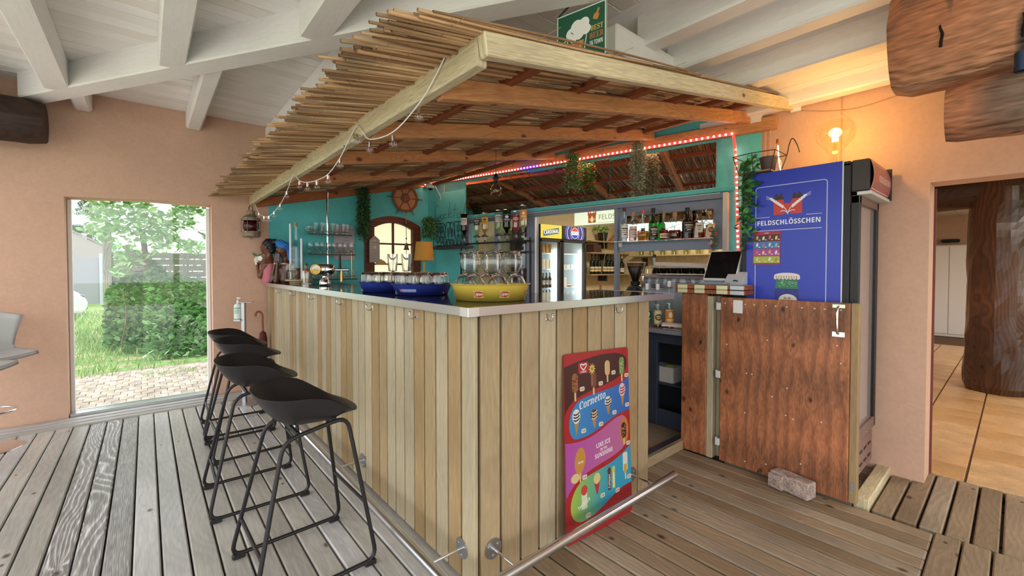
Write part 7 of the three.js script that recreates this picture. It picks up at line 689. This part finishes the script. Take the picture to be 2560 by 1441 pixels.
{ const q = rng(71), L = []; const t = new THREE.Group(); for (let i = 0; i < 9000; i++) { const z = -8.3 - Math.pow(q(), 1.3) * 12, w = (-z - 5) * 0.16, x = -0.75 + (q() - 0.62) * (2.2 + w * 1.8); if (x > -0.35 && z > -12.5) { if (q() > 0.25) continue; } L.push([x, -0.19, z, rr(-0.5, 0.5, q), rr(0, 6.28, q), rr(-0.3, 0.3, q), rr(0.06, 0.2, q) * (z < -12 ? 1.5 : 1)]); } for (let i = 0; i < 260; i++) L.push([0.25 + rr(-0.3, 0.3, q), -0.14, -7.9 + rr(-0.12, 0.12, q), rr(-0.6, 0.6, q), rr(0, 6, q), rr(-0.4, 0.4, q), rr(0.03, 0.08, q)]); const im = scatter(scene, 'grass', leafGeo(1, 0.12, 0.05, 0.3), M.leafD, L, ['#8fb468', '#a6c47c', '#7aa458', '#bcc890']); im.userData = { kind: 'stuff', label: 'patchy green grass beyond the paving', category: 'grass' }; }
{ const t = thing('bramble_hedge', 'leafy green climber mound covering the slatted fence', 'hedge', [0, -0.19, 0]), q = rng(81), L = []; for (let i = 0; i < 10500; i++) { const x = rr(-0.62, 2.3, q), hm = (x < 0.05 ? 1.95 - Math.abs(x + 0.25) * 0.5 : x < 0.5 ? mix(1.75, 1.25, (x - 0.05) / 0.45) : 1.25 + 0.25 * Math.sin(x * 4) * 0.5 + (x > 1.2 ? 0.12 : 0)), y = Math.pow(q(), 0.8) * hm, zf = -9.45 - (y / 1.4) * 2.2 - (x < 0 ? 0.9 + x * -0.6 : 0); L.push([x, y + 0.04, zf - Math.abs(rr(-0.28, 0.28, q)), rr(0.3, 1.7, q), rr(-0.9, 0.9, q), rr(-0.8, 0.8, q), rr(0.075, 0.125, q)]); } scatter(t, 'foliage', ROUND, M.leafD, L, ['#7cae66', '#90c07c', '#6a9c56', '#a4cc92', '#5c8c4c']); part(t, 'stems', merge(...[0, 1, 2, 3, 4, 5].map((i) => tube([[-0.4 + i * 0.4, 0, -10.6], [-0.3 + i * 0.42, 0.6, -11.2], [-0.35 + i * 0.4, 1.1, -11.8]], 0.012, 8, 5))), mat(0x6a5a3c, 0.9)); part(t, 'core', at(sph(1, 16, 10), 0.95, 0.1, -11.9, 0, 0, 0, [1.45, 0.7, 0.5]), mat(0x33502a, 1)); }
{ const t = thing('slat_fence', 'weathered grey horizontal slat fence behind the climber', 'fence', [0, -0.19, 0]), q = rng(83), g = [0, 1, 2].map((i) => cbox(4.2, 0.125, 0.025, 0.004, 0, i * 0.9, i * 0.2)); for (let i = 0; i < 13; i++) part(t, 'slat', g[i % 3], M.greywood, [1.55, 0.16 + i * 0.142, -12.62 + (i % 2) * 0.03], [0, 0, rr(-0.004, 0.004, q)]); for (const x of [0.75, 2.2, 3.5]) part(t, 'batten', cbox(0.05, 1.9, 0.04, 0.004), M.greywood, [x, 0.95, -12.57]); part(t, 'post', cbox(0.14, 2.4, 0.14, 0.006), M.greywood, [-0.62, 1.2, -12.6]); part(t, 'post_ball', at(sph(0.07, 14, 10), -0.62, 2.46, -12.6), M.greywood); part(t, 'slim_post', cbox(0.08, 2.1, 0.08, 0.004), M.greywood, [-0.3, 1.05, -12.75]); part(t, 'loose_stick', pipe([[0.45, 1.25, -12.4], [1.15, 1.55, -12.4]], 0.012, 0, 6), M.greywood); }
{ const q = rng(91); function tree(label, p, h, list, cols, trunkR, geo = ROUND, name = 'tree') { const t = thing(name, label, 'tree', p); part(t, 'trunk', tube([[0, 0, 0], [0.05, h * 0.4, 0], [-0.05, h * 0.8, 0]], trunkR, 10, 7), mat(0x6a5a48, 0.9)); scatter(t, 'foliage', geo, M.leafD, list, cols); return t; }
  let L = []; for (let i = 0; i < 7800; i++) { const x = rr(-1.1, 3.2, q), y0 = 1.75 + 0.35 * Math.sin(x * 3.1) + (x < -0.5 ? 0.7 : 0), y = rr(y0, 4.2, q); if (vnoise(x * 3 + 9, y * 3 + 9, 99, 99, 7) < 0.3) continue; L.push([x, y, rr(-0.9, 0.9, q), rr(0.6, 2.2, q), rr(-1, 1, q), rr(-0.8, 0.8, q), rr(0.085, 0.15, q)]); } const t1 = tree('broad leaved tree with light green leaves hanging over the slat fence', [0, -0.19, -11.9], 3, L, GREENS, 0.05); part(t1, 'branch', merge(tube([[2.6, 0, 0], [2.4, 1.8, 0], [1.6, 2.9, 0], [0.4, 3.2, 0], [-0.6, 2.9, 0]], 0.035, 30, 6), tube([[2.4, 1.8, 0], [1.5, 2.0, 0.1], [0.9, 2.4, 0]], 0.02, 16, 5)), mat(0x6a5a48, 0.9));
  L = []; for (let i = 0; i < 2600; i++) { const f = q(), r = (1 - f) * 2.0 * Math.sqrt(q()), a = q() * 6.28; L.push([Math.cos(a) * r, 0.6 + f * 6.4, Math.sin(a) * r, rr(1.2, 2.2, q), a, 0, rr(0.25, 0.45, q)]); } tree('dark conical conifer beyond the garden roofs', [-2.7, -0.19, -38], 7, L, ['#6a9470', '#5a8460', '#7fa684'], 0.14, NARROW, 'conifer_tree');
  L = []; for (let i = 0; i < 2600; i++) { const a = q() * 6.28, b = Math.acos(2 * q() - 1), r = Math.cbrt(q()) * 2.6; L.push([Math.sin(b) * Math.cos(a) * r * 1.3, 4 + Math.cos(b) * r, Math.sin(b) * Math.sin(a) * r, rr(0.6, 2.4, q), a, 0, rr(0.25, 0.45, q)]); } tree('rounded leafy tree left of the conifer', [-6.3, -0.19, -38], 5, L, ['#7aae78', '#8cbc86', '#6aa068'], 0.16);
  L = []; for (let i = 0; i < 1500; i++) { const x = rr(-5, 6, q); L.push([x, rr(0, 2.7, q) + 0.3 * Math.sin(x * 2), rr(-0.5, 0.5, q), rr(0.6, 2.4, q), q() * 6, 0, rr(0.2, 0.4, q)]); } tree('clipped hedge below the corrugated roof', [-2, -0.19, -29], 1.5, L, ['#7cb060', '#8fc074', '#68a050'], 0.06, ROUND, 'garden_hedge'); }
{ const t = thing('panel_fence', 'flat grey privacy panels beside the parked car', 'fence', [-1.95, -0.19, -25.3]); for (let i = 0; i < 4; i++) { part(t, 'panel', cbox(1.02, 1.95, 0.04, 0.005), mat(0x8e8e98, 0.7), [-2.3 + i * 1.12, 1.05, 0]); part(t, 'post', cbox(0.1, 2.2, 0.1, 0.006), mat(0xaab2ba, 0.6), [-2.86 + i * 1.12, 1.1, 0.02]); } }
{ const t = thing('garden_shed', 'small pale grey shed with a gable roof behind the panels', 'shed', [-2.6, -0.19, -28]); part(t, 'wall', extr(shp([[-1.6, 0], [1.6, 0], [1.6, 2.3], [0, 3.25], [-1.6, 2.3]]), 2), mat(0x9a948f, 0.8), [0, 0, -2]); part(t, 'roof_edge', beamGeo([-1.8, 2.25, 0.02], [0, 3.32, 0.02], 0.06, 0.06), mat(0x8a8680, 0.7)); part(t, 'roof_edge', beamGeo([0, 3.32, 0.02], [1.8, 2.25, 0.02], 0.06, 0.06), mat(0x8a8680, 0.7)); }
{ const t = thing('carport_roof', 'long white corrugated roof on posts across the garden', 'roof', [-2, -0.19, -31]); const q = []; for (let i = 0; i < 34; i++) q.push(at(cbox(0.24, 0.05, 2.2, 0.02), -7 + i * 0.36, 0, 0)); part(t, 'sheet', merge(at(cbox(12.6, 0.03, 2.2, 0), -1, -0.03, 0), ...q), mat(0xc4cace, 0.5), [0, 4.05, 0], [0.3, 0, 0]); part(t, 'gutter', cbox(12.6, 0.16, 0.12, 0.02), M.whitep, [-1, 3.8, 1.15]); for (const x of [-6.8, -2.2, 0.6, 4.8]) part(t, 'post', cbox(0.22, 3.8, 0.2, 0.01), M.whitep, [x, 1.9, 1.0]); }
{ // front corner of a parked white car
  const t = thing('parked_car', 'front corner of a white car parked on the grass', 'car', [-1.5, -0.19, -18.2], 0.12); const s = new THREE.Shape(); s.moveTo(-3.6, 0.28); s.lineTo(0.0, 0.22); s.quadraticCurveTo(0.17, 0.3, 0.15, 0.55); s.quadraticCurveTo(0.08, 0.82, -0.25, 0.9); s.lineTo(-1.15, 1.05); s.lineTo(-1.9, 1.5); s.lineTo(-3.4, 1.52); s.lineTo(-3.7, 1.0); s.closePath(); part(t, 'body', at(extr(s, 1.6, 0.09), 0, 0, -1.6), mat(0xd4d7da, 0.25)); part(t, 'headlight', at(sph(0.12, 14, 10), -0.02, 0.72, -0.02, 0, 0, 0.3, [1, 0.6, 0.7]), mat(0x6a7484, 0.1)); part(t, 'grille', cbox(0.06, 0.2, 0.7, 0.02), M.black, [0.14, 0.42, -0.75]); part(t, 'fog_light', cbox(0.1, 0.12, 0.16, 0.03), M.dark, [0.1, 0.38, -0.14]); for (const z of [0.02, -1.62]) for (const x of [-0.72, -3.0]) part(t, 'wheel', merge(at(tor(0.26, 0.08, 10, 24), x, 0.33, z), at(cyl(0.2, 0.2, 0.06, 16), x, 0.33, z, PI / 2)), M.black); part(t, 'windscreen', cbox(0.9, 0.02, 1.4, 0.005), mat(0x2a3038, 0.1), [-1.5, 1.3, -0.8], [0, 0, -0.54]); }
shade(scene);
renderer.render(scene, camera);
